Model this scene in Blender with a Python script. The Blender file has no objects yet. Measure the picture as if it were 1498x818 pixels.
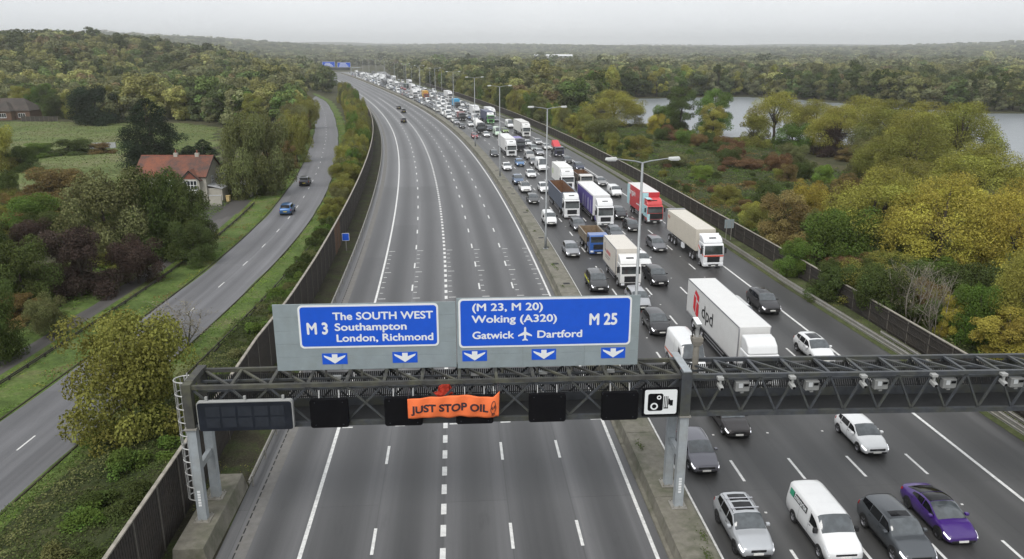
import bpy, bmesh, math, random
import numpy as np
from mathutils import Vector, Matrix, noise as mnoise
R = math.radians
scene = bpy.context.scene
col = scene.collection

# ------------------------------------------------------------------ camera
cam_d = bpy.data.cameras.new('camera'); cam = bpy.data.objects.new('camera', cam_d); col.objects.link(cam)
CAM_H = 24.8554
cam.location = (0, 0, CAM_H); cam.rotation_euler = (R(90-16.4621), 0, 0)
cam_d.sensor_width = 36; cam_d.sensor_fit = 'HORIZONTAL'; cam_d.lens = 36*1133.38/1498
cam_d.clip_start = 0.5; cam_d.clip_end = 30000
scene.camera = cam

# ------------------------------------------------------------------ sky, sun, exposure
SUN_EL, SUN_AZ = 52, 205
world = bpy.data.worlds.new('World'); scene.world = world; world.use_nodes = True
nt = world.node_tree; nt.nodes.clear()
out = nt.nodes.new('ShaderNodeOutputWorld'); bg = nt.nodes.new('ShaderNodeBackground'); bg.inputs['Strength'].default_value = 0.1
sky = nt.nodes.new('ShaderNodeTexSky'); sky.sky_type = 'NISHITA'; sky.sun_disc = False
sky.sun_elevation = R(SUN_EL); sky.sun_rotation = R(SUN_AZ); sky.air_density = 1.0; sky.dust_density = 4.0; sky.ozone_density = 1.0
# a closed grey cloud layer over the sky: soft, faintly mottled
tc = nt.nodes.new('ShaderNodeTexCoord'); mp = nt.nodes.new('ShaderNodeMapping'); mp.inputs['Scale'].default_value = (1.0, 1.0, 3.5)
nz = nt.nodes.new('ShaderNodeTexNoise'); nz.inputs['Scale'].default_value = 1.6; nz.inputs['Detail'].default_value = 5; nz.inputs['Roughness'].default_value = .5
rp = nt.nodes.new('ShaderNodeValToRGB')
rp.color_ramp.elements[0].position = .30; rp.color_ramp.elements[0].color = (6.0, 6.25, 6.6, 1)
rp.color_ramp.elements[1].position = .70; rp.color_ramp.elements[1].color = (8.0, 8.15, 8.3, 1)
mx = nt.nodes.new('ShaderNodeMixRGB'); mx.inputs['Fac'].default_value = .93
for a, b in ((tc.outputs['Generated'], mp.inputs['Vector']), (mp.outputs['Vector'], nz.inputs['Vector']), (nz.outputs['Fac'], rp.inputs['Fac']),
             (sky.outputs['Color'], mx.inputs['Color1']), (rp.outputs['Color'], mx.inputs['Color2']), (mx.outputs['Color'], bg.inputs['Color']), (bg.outputs['Background'], out.inputs['Surface'])):
    nt.links.new(a, b)
sun_d = bpy.data.lights.new('sun', 'SUN'); sun_d.energy = 1.5; sun_d.angle = R(30); sun_d.color = (1, .97, .93)
sun = bpy.data.objects.new('sun', sun_d); col.objects.link(sun); sun.rotation_euler = (R(90-SUN_EL), 0, R(180-SUN_AZ)); sun.location = (0, 0, 200)
vs = scene.view_settings; vs.view_transform = 'Standard'; vs.look = 'None'; vs.exposure = 0.5; vs.gamma = 1; vs.use_curve_mapping = False
scene.cycles.max_bounces = 5; scene.cycles.diffuse_bounces = 2; scene.cycles.glossy_bounces = 2; scene.cycles.transmission_bounces = 2
scene.cycles.transparent_max_bounces = 4; scene.cycles.volume_bounces = 1

rng = random.Random(7)
def nth(k): return '%d%s' % (k, 'th' if 10 <= k % 100 <= 20 else {1: 'st', 2: 'nd', 3: 'rd'}.get(k % 10, 'th'))
nrng = np.random.default_rng(7)

# ------------------------------------------------------------------ helpers
def tag(o, label=None, cat=None, group=None, kind=None):
    if label: o['label'] = label
    if cat: o['category'] = cat
    if group: o['group'] = group
    if kind: o['kind'] = kind
    return o
def link(o, parent=None):
    col.objects.link(o)
    if parent is not None: o.parent = parent
    return o
def empty(name, loc=(0, 0, 0), rz=0.0, parent=None):
    o = bpy.data.objects.new(name, None); o.empty_display_size = .3
    o.location = loc; o.rotation_euler = (0, 0, rz)
    return link(o, parent)
def copy_tree(o, parent=None):
    c = o.copy(); link(c, parent)
    for ch in o.children: copy_tree(ch, c)
    return c
class MB:
    """collects shapes; build() links them as ONE mesh object"""
    def __init__(s): s.v = []; s.f = []; s.m = []; s.uv = {}
    def add(s, vs, fs, mi=0):
        b = len(s.v); s.v += [tuple(map(float, q)) for q in vs]; s.f += [tuple(b+i for i in q) for q in fs]; s.m += [mi]*len(fs); return s
    def box(s, x0, x1, y0, y1, z0, z1, mi=0):
        return s.add([(x0,y0,z0),(x1,y0,z0),(x1,y1,z0),(x0,y1,z0),(x0,y0,z1),(x1,y0,z1),(x1,y1,z1),(x0,y1,z1)],
                     [(3,2,1,0),(4,5,6,7),(0,1,5,4),(1,2,6,5),(2,3,7,6),(3,0,4,7)], mi)
    def bar(s, a, b, w, h=None, mi=0, up=(0,0,1)):
        """rectangular bar from a to b"""
        h = h or w; a = Vector(a); b = Vector(b); d = (b-a).normalized(); u = Vector(up)
        if abs(d.dot(u)) > .98: u = Vector((1,0,0))
        r = d.cross(u).normalized(); u = r.cross(d).normalized(); r = r*w/2; u = u*h/2
        vs = [a-r-u, a+r-u, a+r+u, a-r+u, b-r-u, b+r-u, b+r+u, b-r+u]
        return s.add(vs, [(0,1,2,3),(7,6,5,4),(4,5,1,0),(5,6,2,1),(6,7,3,2),(7,4,0,3)], mi)
    def tube(s, pts, rad, n=8, mi=0, cap=True):
        pts = [Vector(q) for q in pts]; rs = rad if isinstance(rad, (list, tuple)) else [rad]*len(pts)
        vs = []; fs = []; ref = None
        for i, q in enumerate(pts):
            d = (pts[min(i+1, len(pts)-1)]-pts[max(i-1, 0)]).normalized()
            if ref is None:
                ref = d.cross(Vector((0,0,1)) if abs(d.z) < .9 else Vector((1,0,0))).normalized()
            ref = (ref-d*ref.dot(d)).normalized(); o = d.cross(ref)
            for k in range(n):
                a = 2*math.pi*k/n; vs.append(q+(ref*math.cos(a)+o*math.sin(a))*rs[i])
        for i in range(len(pts)-1):
            for k in range(n): fs.append((i*n+k, i*n+(k+1)%n, (i+1)*n+(k+1)%n, (i+1)*n+k))
        if cap: fs.append(tuple(range(n-1, -1, -1))); fs.append(tuple(range((len(pts)-1)*n, len(pts)*n)))
        return s.add(vs, fs, mi)
    def lathe_y(s, c, prof, n=16, mi=0):
        """profile (r, y) turned round the local y axis through c"""
        vs = []; fs = []; m = len(prof)
        for k in range(n):
            a = 2*math.pi*k/n
            for r, y in prof: vs.append((c[0]+r*math.cos(a), c[1]+y, c[2]+r*math.sin(a)))
        for k in range(n):
            for j in range(m-1): fs.append((k*m+j, k*m+j+1, ((k+1)%n)*m+j+1, ((k+1)%n)*m+j))
        return s.add(vs, fs, mi)
    def prism(s, poly, ax, a0, a1, mi=0):
        """polygon in the two other axes, extruded along ax ('x','y','z') from a0 to a1"""
        n = len(poly)
        def P(q, a): return {'x': (a, q[0], q[1]), 'y': (q[0], a, q[1]), 'z': (q[0], q[1], a)}[ax]
        return s.add([P(q, a0) for q in poly]+[P(q, a1) for q in poly],
                     [tuple(range(n-1, -1, -1)), tuple(range(n, 2*n))]+[(i, (i+1)%n, n+(i+1)%n, n+i) for i in range(n)], mi)
    def mesh(s, name, mats, smooth=False, fix=True):
        me = bpy.data.meshes.new(name); me.from_pydata(s.v, [], s.f)
        if not isinstance(mats, (list, tuple)): mats = [mats]
        for m in mats: me.materials.append(m)
        if len(mats) > 1: me.polygons.foreach_set('material_index', s.m)
        if fix:
            bm = bmesh.new(); bm.from_mesh(me); bmesh.ops.recalc_face_normals(bm, faces=bm.faces); bm.to_mesh(me); bm.free()
        if smooth: me.polygons.foreach_set('use_smooth', [True]*len(me.polygons))
        me.update(); return me
    def build(s, name, mats, parent=None, smooth=False, bevel=0, loc=None, fix=True, seg=2):
        o = bpy.data.objects.new(name, s.mesh(name, mats, smooth, fix)); link(o, parent)
        if loc: o.location = loc
        if bevel:
            b = o.modifiers.new('bevel', 'BEVEL'); b.width = bevel; b.segments = seg; b.limit_method = 'ANGLE'; b.angle_limit = R(35)
        return o
def bake(o):
    """apply an object's modifiers without operators"""
    dg = bpy.context.evaluated_depsgraph_get(); me = bpy.data.meshes.new_from_object(o.evaluated_get(dg))
    o.modifiers.clear(); o.data = me; return o

# ------------------------------------------------------------------ materials
MATS = {}
def nmat(name):
    m = bpy.data.materials.new(name); m.use_nodes = True; n = m.node_tree; b = n.nodes['Principled BSDF']; MATS[name] = m
    return m, n, b
def N(n, t, **kw):
    x = n.nodes.new(t)
    for k, v in kw.items():
        if k in x.inputs.keys(): x.inputs[k].default_value = v
        else: setattr(x, k, v)
    return x
def mat(name, c, rough=.6, metal=0.0, var=.12, scale=3.0, emit=0, bump=0.0, coords='Object', spec=.5, dirt=None, dirtscale=.7, dirtamt=.5, coat=0):
    """plain surface colour with procedural variation, stains and fine relief"""
    m, n, b = nmat(name); L = n.links.new
    b.inputs['Roughness'].default_value = rough; b.inputs['Metallic'].default_value = metal; b.inputs['Specular IOR Level'].default_value = spec
    if coat: b.inputs['Coat Weight'].default_value = coat
    t = N(n, 'ShaderNodeTexCoord'); z = N(n, 'ShaderNodeTexNoise', Scale=scale, Detail=5.0, Roughness=.6)
    L(t.outputs[coords], z.inputs['Vector'])
    r = N(n, 'ShaderNodeMapRange'); r.inputs['From Min'].default_value = .25; r.inputs['From Max'].default_value = .75
    r.inputs['To Min'].default_value = 1-var; r.inputs['To Max'].default_value = 1+var; L(z.outputs['Fac'], r.inputs['Value'])
    v = N(n, 'ShaderNodeMixRGB', blend_type='MULTIPLY'); v.inputs['Fac'].default_value = 1; v.inputs['Color1'].default_value = (*c, 1); L(r.outputs['Result'], v.inputs['Color2'])
    o = v.outputs['Color']
    if dirt:
        z2 = N(n, 'ShaderNodeTexNoise', Scale=dirtscale, Detail=6.0, Roughness=.65); L(t.outputs[coords], z2.inputs['Vector'])
        r2 = N(n, 'ShaderNodeMapRange'); r2.inputs['From Min'].default_value = .45; r2.inputs['From Max'].default_value = .7; r2.inputs['To Max'].default_value = dirtamt
        L(z2.outputs['Fac'], r2.inputs['Value']); x = N(n, 'ShaderNodeMixRGB'); x.inputs['Color2'].default_value = (*dirt, 1)
        L(r2.outputs['Result'], x.inputs['Fac']); L(o, x.inputs['Color1']); o = x.outputs['Color']
    L(o, b.inputs['Base Color'])
    if bump:
        bp = N(n, 'ShaderNodeBump'); bp.inputs['Strength'].default_value = bump; bp.inputs['Distance'].default_value = .03; L(z.outputs['Fac'], bp.inputs['Height']); L(bp.outputs['Normal'], b.inputs['Normal'])
    if emit: b.inputs['Emission Color'].default_value = (*c, 1); b.inputs['Emission Strength'].default_value = emit
    return m
def paint(name, rough=.28, metal=0.0, coat=.6, dirty=.12):
    """vehicle paint: the colour is the object's own colour"""
    m, n, b = nmat(name); L = n.links.new
    oi = N(n, 'ShaderNodeObjectInfo'); t = N(n, 'ShaderNodeTexCoord'); z = N(n, 'ShaderNodeTexNoise', Scale=1.3, Detail=6.0, Roughness=.7); L(t.outputs['Object'], z.inputs['Vector'])
    sp = N(n, 'ShaderNodeSeparateXYZ'); L(t.outputs['Object'], sp.inputs['Vector'])
    lo = N(n, 'ShaderNodeMapRange'); lo.inputs['From Min'].default_value = .2; lo.inputs['From Max'].default_value = 1.0; lo.inputs['To Min'].default_value = .45; lo.inputs['To Max'].default_value = dirty
    L(sp.outputs['Z'], lo.inputs['Value'])
    mu = N(n, 'ShaderNodeMath', operation='MULTIPLY'); L(z.outputs['Fac'], mu.inputs[0]); L(lo.outputs['Result'], mu.inputs[1])
    x = N(n, 'ShaderNodeMixRGB'); x.inputs['Color2'].default_value = (.11, .10, .09, 1); L(mu.outputs['Value'], x.inputs['Fac']); L(oi.outputs['Color'], x.inputs['Color1']); L(x.outputs['Color'], b.inputs['Base Color'])
    b.inputs['Roughness'].default_value = rough; b.inputs['Metallic'].default_value = metal; b.inputs['Coat Weight'].default_value = coat; b.inputs['Coat Roughness'].default_value = .08
    return m

# ------------------------------------------------------------------ the line of the motorway: s metres along, t metres to the right of the left edge line
KN = [0, 60, 120, 200, 300, 420, 560, 750, 1000]
KAP = [v*1e-3 for v in (.0523628,.607231,.502318,.637055,.400619,.174247,.0242067,.0961417,.100568)]
S0 = -60; DS = 2.0; NS = 1500
_s = np.arange(NS)*DS+S0
_k = np.interp(_s, KN, KAP)
_psi = np.concatenate([[0], np.cumsum(_k*DS)]); _psi += 0.0693309-_psi[30]
_x = np.concatenate([[0], np.cumsum(-np.sin(_psi[:-1]+_k)*DS)]); _y = np.concatenate([[0], np.cumsum(np.cos(_psi[:-1]+_k)*DS)])
_x += -9.88358-_x[30]; _y += 20-_y[30]; _si = np.arange(NS+1)*DS+S0
def psi(s): return float(np.interp(s, _si, _psi))
def at(s, t, z=0.0):
    a = psi(s); return Vector((float(np.interp(s, _si, _x))+t*math.cos(a), float(np.interp(s, _si, _y))+t*math.sin(a), z))
def st_of(X, Y):
    i = int(np.argmin((X-_x)**2+(Y-_y)**2)); c, q = math.cos(_psi[i]), math.sin(_psi[i]); ex, ey = X-_x[i], Y-_y[i]
    return S0+i*DS+(-q*ex+c*ey), c*ex+q*ey
def sweep(sec, s0, s1, ds, name, m, parent=None, smooth=False, closed=False, uv=True):
    """section [(t,z),...] swept along the motorway; t may be a function of s; UV = (t, s) in metres"""
    n = max(2, int(math.ceil((s1-s0)/ds))+1); ss = [s0+(s1-s0)*i/(n-1) for i in range(n)]
    vs = []; fs = []; k = len(sec); uvs = []
    for s in ss:
        for q in sec:
            t = q[0](s) if callable(q[0]) else q[0]
            vs.append(tuple(at(s, t, q[1]))); uvs.append((t, s))
    for i in range(n-1):
        for j in range(k-1 if not closed else k): fs.append((i*k+j, i*k+(j+1)%k, (i+1)*k+(j+1)%k, (i+1)*k+j))
    if closed: fs.append(tuple(range(k))); fs.append(tuple(range((n-1)*k+k-1, (n-1)*k-1, -1)))
    me = bpy.data.meshes.new(name); me.from_pydata(vs, [], fs); me.materials.append(m)
    if uv:
        l = me.uv_layers.new(name='UVMap'); idx = np.empty(len(me.loops), dtype=np.int32); me.loops.foreach_get('vertex_index', idx)
        l.data.foreach_set('uv', np.array(uvs, dtype=np.float32)[idx].ravel())
    if closed:
        bm = bmesh.new(); bm.from_mesh(me); bmesh.ops.recalc_face_normals(bm, faces=bm.faces); bm.to_mesh(me); bm.free()
    else:
        bm = bmesh.new(); bm.from_mesh(me); bm.normal_update()
        if sum(f.normal.z*f.calc_area() for f in bm.faces) < 0: bmesh.ops.reverse_faces(bm, faces=bm.faces)
        bm.to_mesh(me); bm.free()
    if smooth: me.polygons.foreach_set('use_smooth', [True]*len(me.polygons))
    return link(bpy.data.objects.new(name, me), parent)
def text_mesh(body, size, bold=0.0, ext=.004, space=1.0, align='LEFT', shear=0, xs=1.0):
    cu = bpy.data.curves.new('lettering', 'FONT'); cu.body = body; cu.size = size; cu.offset = bold; cu.extrude = ext; cu.space_character = space; cu.align_x = align; cu.shear = shear
    cu.resolution_u = 4
    o = bpy.data.objects.new('lettering', cu); col.objects.link(o); bpy.context.view_layer.update()
    me = bpy.data.meshes.new_from_object(o.evaluated_get(bpy.context.evaluated_depsgraph_get())); bpy.data.objects.remove(o); bpy.data.curves.remove(cu)
    if xs != 1.0: me.transform(Matrix.Diagonal((xs, 1, 1, 1)))
    return me
def text(body, size, m, parent, origin, right, up, bold=0.0, width=None, **kw):
    """flat lettering in the plane given by right/up, origin at its lower left; width stretches it to a measured width"""
    me = text_mesh(body, size, 0.0, **kw)
    if bold:     # heavier strokes: the same outline struck a few times side by side, each a hair lower
        bm = bmesh.new()
        for i, (dx, dy) in enumerate(((0, 0), (bold, 0), (-bold, 0), (0, bold), (0, -bold))):
            q = me.copy(); q.transform(Matrix.Translation((dx, dy, -.0006*i))); bm.from_mesh(q); bpy.data.meshes.remove(q)
        bm.to_mesh(me); bm.free()
    me.materials.clear(); me.materials.append(m)
    r = Vector(right).normalized(); u = Vector(up).normalized(); nn = r.cross(u)
    if width:
        co = np.empty(len(me.vertices)*3); me.vertices.foreach_get('co', co); co = co.reshape(-1, 3); w = co[:, 0].max()-co[:, 0].min(); me.transform(Matrix.Diagonal((width/w, 1, 1, 1)))
    M = Matrix((( r.x, u.x, nn.x, origin[0]), (r.y, u.y, nn.y, origin[1]), (r.z, u.z, nn.z, origin[2]), (0, 0, 0, 1)))
    me.transform(M); o = bpy.data.objects.new('lettering', me); return link(o, parent)
# ------------------------------------------------------------------ surface materials
def foliage_floor(name, c1, c2, c3, scale=.08, rough=.95):
    m, n, b = nmat(name); L = n.links.new; t = N(n, 'ShaderNodeTexCoord')
    z = N(n, 'ShaderNodeTexNoise', Scale=scale, Detail=8.0, Roughness=.65); L(t.outputs['Object'], z.inputs['Vector'])
    z2 = N(n, 'ShaderNodeTexNoise', Scale=scale*14, Detail=6.0, Roughness=.7); L(t.outputs['Object'], z2.inputs['Vector'])
    r = N(n, 'ShaderNodeValToRGB'); e = r.color_ramp.elements; e[0].position = .36; e[0].color = (*c1, 1); e[1].position = .64; e[1].color = (*c3, 1)
    q = e.new(.5); q.color = (*c2, 1); L(z.outputs['Fac'], r.inputs['Fac'])
    mr = N(n, 'ShaderNodeMapRange'); mr.inputs['From Min'].default_value = .25; mr.inputs['From Max'].default_value = .75; mr.inputs['To Min'].default_value = .55; mr.inputs['To Max'].default_value = 1.4; L(z2.outputs['Fac'], mr.inputs['Value'])
    x = N(n, 'ShaderNodeMixRGB', blend_type='MULTIPLY'); x.inputs['Fac'].default_value = 1; L(r.outputs['Color'], x.inputs['Color1']); L(mr.outputs['Result'], x.inputs['Color2'])
    L(x.outputs['Color'], b.inputs['Base Color']); b.inputs['Roughness'].default_value = rough; b.inputs['Specular IOR Level'].default_value = .15
    bp = N(n, 'ShaderNodeBump'); bp.inputs['Strength'].default_value = .6; bp.inputs['Distance'].default_value = .15; L(z2.outputs['Fac'], bp.inputs['Height']); L(bp.outputs['Normal'], b.inputs['Normal'])
    return m
def asphalt(name, base, lanes, period, off, band=.22, step=None, rough=.62, patches=.1):
    """tarmac in motorway coordinates (UV = metres across, metres along): oil-darkened lane centres, long streaks, patched areas"""
    m, n, b = nmat(name); L = n.links.new; uv = N(n, 'ShaderNodeUVMap'); sp = N(n, 'ShaderNodeSeparateXYZ'); L(uv.outputs['UV'], sp.inputs['Vector'])
    mp = N(n, 'ShaderNodeMapping'); mp.inputs['Scale'].default_value = (.9, .012, 1); L(uv.outputs['UV'], mp.inputs['Vector'])
    st_ = N(n, 'ShaderNodeTexNoise', Scale=1.0, Detail=6.0, Roughness=.6); L(mp.outputs['Vector'], st_.inputs['Vector'])
    big = N(n, 'ShaderNodeTexNoise', Scale=.07, Detail=5.0, Roughness=.6); L(uv.outputs['UV'], big.inputs['Vector'])
    fine = N(n, 'ShaderNodeTexNoise', Scale=14.0, Detail=3.0, Roughness=.7); L(uv.outputs['UV'], fine.inputs['Vector'])
    def M(op, a, c):
        q = N(n, 'ShaderNodeMath', operation=op)
        for i, v in enumerate((a, c)):
            if isinstance(v, (int, float)): q.inputs[i].default_value = v
            else: L(v, q.inputs[i])
        return q.outputs[0]
    # one band per lane, offset slightly by noise along the road
    ph = M('MULTIPLY', M('SUBTRACT', sp.outputs['X'], off), 2*math.pi/period); cs = M('COSINE', ph, 0)
    bandv = M('MULTIPLY', M('MULTIPLY', cs, -band), M('ADD', st_.outputs['Fac'], .35))     # positive on the lines, negative in the lane centre
    v = M('ADD', 1.0, M('MULTIPLY', bandv, -1.0))
    v = M('MULTIPLY', v, M('ADD', .05, M('MULTIPLY', st_.outputs['Fac'], 1.90)))
    v = M('MULTIPLY', v, M('ADD', 1-patches*1.0, M('MULTIPLY', big.outputs['Fac'], patches*2)))
    v = M('MULTIPLY', v, M('ADD', .8, M('MULTIPLY', fine.outputs['Fac'], .4)))
    # resurfaced lengths lane by lane with thin transverse joints
    mq = N(n, 'ShaderNodeMapping'); mq.inputs['Rotation'].default_value = (0, 0, R(90)); mq.inputs['Scale'].default_value = (1, 1, 1); L(uv.outputs['UV'], mq.inputs['Vector'])
    bk = N(n, 'ShaderNodeTexBrick'); bk.inputs['Scale'].default_value = 1.0; bk.inputs['Brick Width'].default_value = 37.0; bk.inputs['Row Height'].default_value = period; bk.inputs['Mortar Size'].default_value = .035; bk.inputs['Mortar Smooth'].default_value = .4
    bk.inputs['Color1'].default_value = (.88, .88, .88, 1); bk.inputs['Color2'].default_value = (1.10, 1.10, 1.10, 1); bk.inputs['Mortar'].default_value = (.74, .74, .74, 1); L(mq.outputs['Vector'], bk.inputs['Vector']); bw = N(n, 'ShaderNodeRGBToBW'); L(bk.outputs['Color'], bw.inputs['Color']); v = M('MULTIPLY', v, bw.outputs['Val'])
    # drips and stains
    sn = N(n, 'ShaderNodeTexNoise', Scale=.55, Detail=7.0, Roughness=.72); mp2 = N(n, 'ShaderNodeMapping'); mp2.inputs['Scale'].default_value = (1.6, .35, 1); L(uv.outputs['UV'], mp2.inputs['Vector']); L(mp2.outputs['Vector'], sn.inputs['Vector']); sr = N(n, 'ShaderNodeMapRange'); sr.inputs['From Min'].default_value = .58; sr.inputs['From Max'].default_value = .75; sr.inputs['To Min'].default_value = 1.0; sr.inputs['To Max'].default_value = .72; L(sn.outputs['Fac'], sr.inputs['Value']); v = M('MULTIPLY', v, sr.outputs['Result'])
    if step:   # an older, paler surface beyond a resurfacing joint
        s0, tmax, gain = step
        a = M('GREATER_THAN', sp.outputs['Y'], s0); c = M('LESS_THAN', sp.outputs['X'], tmax)
        v = M('MULTIPLY', v, M('ADD', 1.0, M('MULTIPLY', M('MULTIPLY', a, c), gain)))
    x = N(n, 'ShaderNodeMixRGB', blend_type='MULTIPLY'); x.inputs['Fac'].default_value = 1; x.inputs['Color1'].default_value = (*base, 1); L(v, x.inputs['Color2']); L(x.outputs['Color'], b.inputs['Base Color'])
    rr = N(n, 'ShaderNodeMapRange'); rr.inputs['To Min'].default_value = rough-.15; rr.inputs['To Max'].default_value = rough+.15; L(st_.outputs['Fac'], rr.inputs['Value']); L(rr.outputs['Result'], b.inputs['Roughness'])
    bp = N(n, 'ShaderNodeBump'); bp.inputs['Strength'].default_value = .25; bp.inputs['Distance'].default_value = .01; L(fine.outputs['Fac'], bp.inputs['Height']); L(bp.outputs['Normal'], b.inputs['Normal'])
    return m
LANE = 3.65
M_vr = foliage_floor('verge_rough', (.050, .050, .030), (.070, .085, .034), (.095, .105, .048), .35)
M_floor = foliage_floor('ground_scrub', (.040, .044, .022), (.060, .060, .032), (.080, .074, .040))
M_meadow = foliage_floor('meadow_grass', (.085, .115, .038), (.120, .150, .052), (.145, .150, .070), .045)
M_verge = foliage_floor('verge_grass', (.062, .092, .026), (.092, .138, .036), (.130, .138, .060), .25)
M_moss = foliage_floor('verge_soil', (.035, .033, .022), (.050, .047, .030), (.050, .065, .024), .5)
M_roadL = asphalt('asphalt_left', (.078, .078, .0795), 5, LANE, 0, .40, (126.5, 8.9, .25), .52)
M_roadR = asphalt('asphalt_right', (.048, .0475, .047), 5, 3.82, 21.5, .26, None, .46)
M_side = asphalt('asphalt_side_road', (.115, .115, .121), 2, 3.65, 0, .06, None, .6, .25)
M_track = asphalt('track_surface', (.075, .070, .066), 1, 2.4, 0, .08, None, .7, .3)
M_white = mat('road_paint', (.66, .66, .64), .6, var=.25, scale=6, dirt=(.25, .25, .25), dirtscale=2.5, dirtamt=.45)
M_concrete = mat('concrete', (.165, .155, .125), .85, var=.3, scale=2.2, bump=.3, dirt=(.060, .068, .034), dirtscale=.6, dirtamt=.75)
M_channel = mat('channel_concrete', (.15, .146, .138), .85, var=.2, scale=2, dirt=(.12, .11, .09), dirtscale=.8, dirtamt=.5)
M_galv = mat('galvanised_steel', (.30, .29, .265), .55, .25, var=.2, scale=4, dirt=(.22, .20, .15), dirtscale=1.1, dirtamt=.6)
M_wood = mat('fence_boards', (.036, .031, .027), .85, var=.45, scale=7, bump=.2, dirt=(.075, .060, .045), dirtscale=.5, dirtamt=.5)
M_wood2 = mat('fence_boards_brown', (.13, .072, .040), .85, var=.35, scale=7, bump=.2)
M_cap = mat('fence_capping', (.30, .275, .235), .8, var=.3, scale=3, dirt=(.12, .12, .08), dirtscale=.9, dirtamt=.6)
M_dark = mat('black_rubber', (.012, .012, .013), .75, var=.1)

# ------------------------------------------------------------------ terrain
LAKE = [(42, 292), (42, 266), (50, 250), (70, 236), (90, 222), (103, 204), (108, 172), (110, 145), (116, 115), (130, 90), (200, 70), (420, 60), (900, 80), (900, 320), (420, 296), (300, 300), (236, 316), (197, 330), (170, 372), (152, 420), (130, 446), (96, 440), (62, 428), (48, 380), (44, 330)]
def inside(x, y, poly):
    c = np.zeros(np.shape(x), bool); n = len(poly)
    for i in range(n):
        x0, y0 = poly[i]; x1, y1 = poly[(i+1) % n]
        cond = ((y0 > y) != (y1 > y)) & (x < (x1-x0)*(y-y0)/((y1-y0) if y1 != y0 else 1e-9)+x0); c ^= cond
    return c
def smooth(a, b, v):
    q = np.clip((v-a)/(b-a), 0, 1); return q*q*(3-2*q)
def hgt(x, y):
    x = np.asarray(x, float); y = np.asarray(y, float); d = np.hypot(x, y)
    az = np.degrees(np.arctan2(x, y))
    # wooded hill on the left
    h = 27*smooth(360, 760, d)*smooth(-13, -30, az)*(1+.10*np.sin(x*.011+y*.006))
    # rolling country towards the horizon
    w = np.sin(x*.0013+1.0)*np.cos(y*.0011+.4)+.5*np.sin(x*.0031+y*.0017)
    h = h+smooth(1500, 4200, d)*(30+12*w)*(1+.5*smooth(6, 25, np.abs(az-10)))+smooth(900, 2000, d)*4*np.maximum(0, w)
    h = h+smooth(4500, 9000, d)*40
    return h
def ground_z(x, y):
    return float(hgt(x, y))-.03
def grid_axis(lim, fine, step, grow):
    a = [0.0]
    while a[-1] < lim: a.append(a[-1]+(step if a[-1] < fine else max(step, (a[-1]-fine)*grow+step)))
    return a
gx = grid_axis(6800, 260, 5, .09); gx = sorted([-v for v in gx[1:]]+gx); gy = sorted([-60, -40, -20]+grid_axis(7200, 480, 5, .07))
GX, GY = np.meshgrid(np.array(gx), np.array(gy)); GZ = hgt(GX, GY)-.03
# the lake bed lies lower; the bank slopes for a few metres
inl = inside(GX, GY, LAKE); GZ = np.where(inl, -2.2, GZ)
nx, ny = len(gx), len(gy)
idx = np.arange(nx*ny).reshape(ny, nx)
gf = np.stack([idx[:-1, :-1], idx[:-1, 1:], idx[1:, 1:], idx[1:, :-1]], -1).reshape(-1, 4)
me = bpy.data.meshes.new('ground'); me.from_pydata(np.stack([GX, GY, GZ], -1).reshape(-1, 3).tolist(), [], gf.tolist()); me.materials.append(M_floor)
me.polygons.foreach_set('use_smooth', [True]*len(me.polygons))
ground = link(bpy.data.objects.new('ground', me)); tag(ground, kind='structure')
# water
m, n, b = nmat('lake_water'); L = n.links.new; b.inputs['Base Color'].default_value = (.19, .21, .225, 1); b.inputs['Roughness'].default_value = .30; b.inputs['IOR'].default_value = 1.33; b.inputs['Specular IOR Level'].default_value = .8
t = N(n, 'ShaderNodeTexCoord'); z = N(n, 'ShaderNodeTexNoise', Scale=1.2, Detail=4.0); mp = N(n, 'ShaderNodeMapping'); mp.inputs['Scale'].default_value = (.35, 1, 1); L(t.outputs['Object'], mp.inputs['Vector']); L(mp.outputs['Vector'], z.inputs['Vector'])
bp = N(n, 'ShaderNodeBump'); bp.inputs['Strength'].default_value = 1.0; bp.inputs['Distance'].default_value = .22; L(z.outputs['Fac'], bp.inputs['Height']); L(bp.outputs['Normal'], b.inputs['Normal'])
mb = MB(); mb.add([(36, 62, -.35), (910, 62, -.35), (910, 452, -.35), (36, 452, -.35)], [(0, 1, 2, 3)]); lake = mb.build('lake', m); tag(lake, kind='structure')
if lake.data.polygons[0].normal.z < 0: lake.data.flip_normals()

def drape(poly, step, dz, name, m, jit=0.0, bump=0.0):
    xs = np.arange(min(q[0] for q in poly), max(q[0] for q in poly)+step, step); ys = np.arange(min(q[1] for q in poly), max(q[1] for q in poly)+step, step)
    X, Y = np.meshgrid(xs, ys); X = X+nrng.uniform(-jit, jit, X.shape); Y = Y+nrng.uniform(-jit, jit, Y.shape)
    Z = hgt(X, Y)+dz+nrng.uniform(0, bump, X.shape); ins = inside(X, Y, poly).astype(int); k = np.arange(X.size).reshape(X.shape)
    fs = []
    for i in range(X.shape[0]-1):
        for j in range(X.shape[1]-1):
            if ins[i, j]+ins[i+1, j]+ins[i, j+1]+ins[i+1, j+1] >= 3: fs.append((k[i, j], k[i, j+1], k[i+1, j+1], k[i+1, j]))
    used = sorted({v for f in fs for v in f}); mp_ = {v: i for i, v in enumerate(used)}; P = np.stack([X, Y, Z], -1).reshape(-1, 3)
    me = bpy.data.meshes.new(name); me.from_pydata(P[used].tolist(), [], [tuple(mp_[v] for v in f) for f in fs]); me.materials.append(m)
    me.polygons.foreach_set('use_smooth', [True]*len(me.polygons))
    return link(bpy.data.objects.new(name, me))
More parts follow.
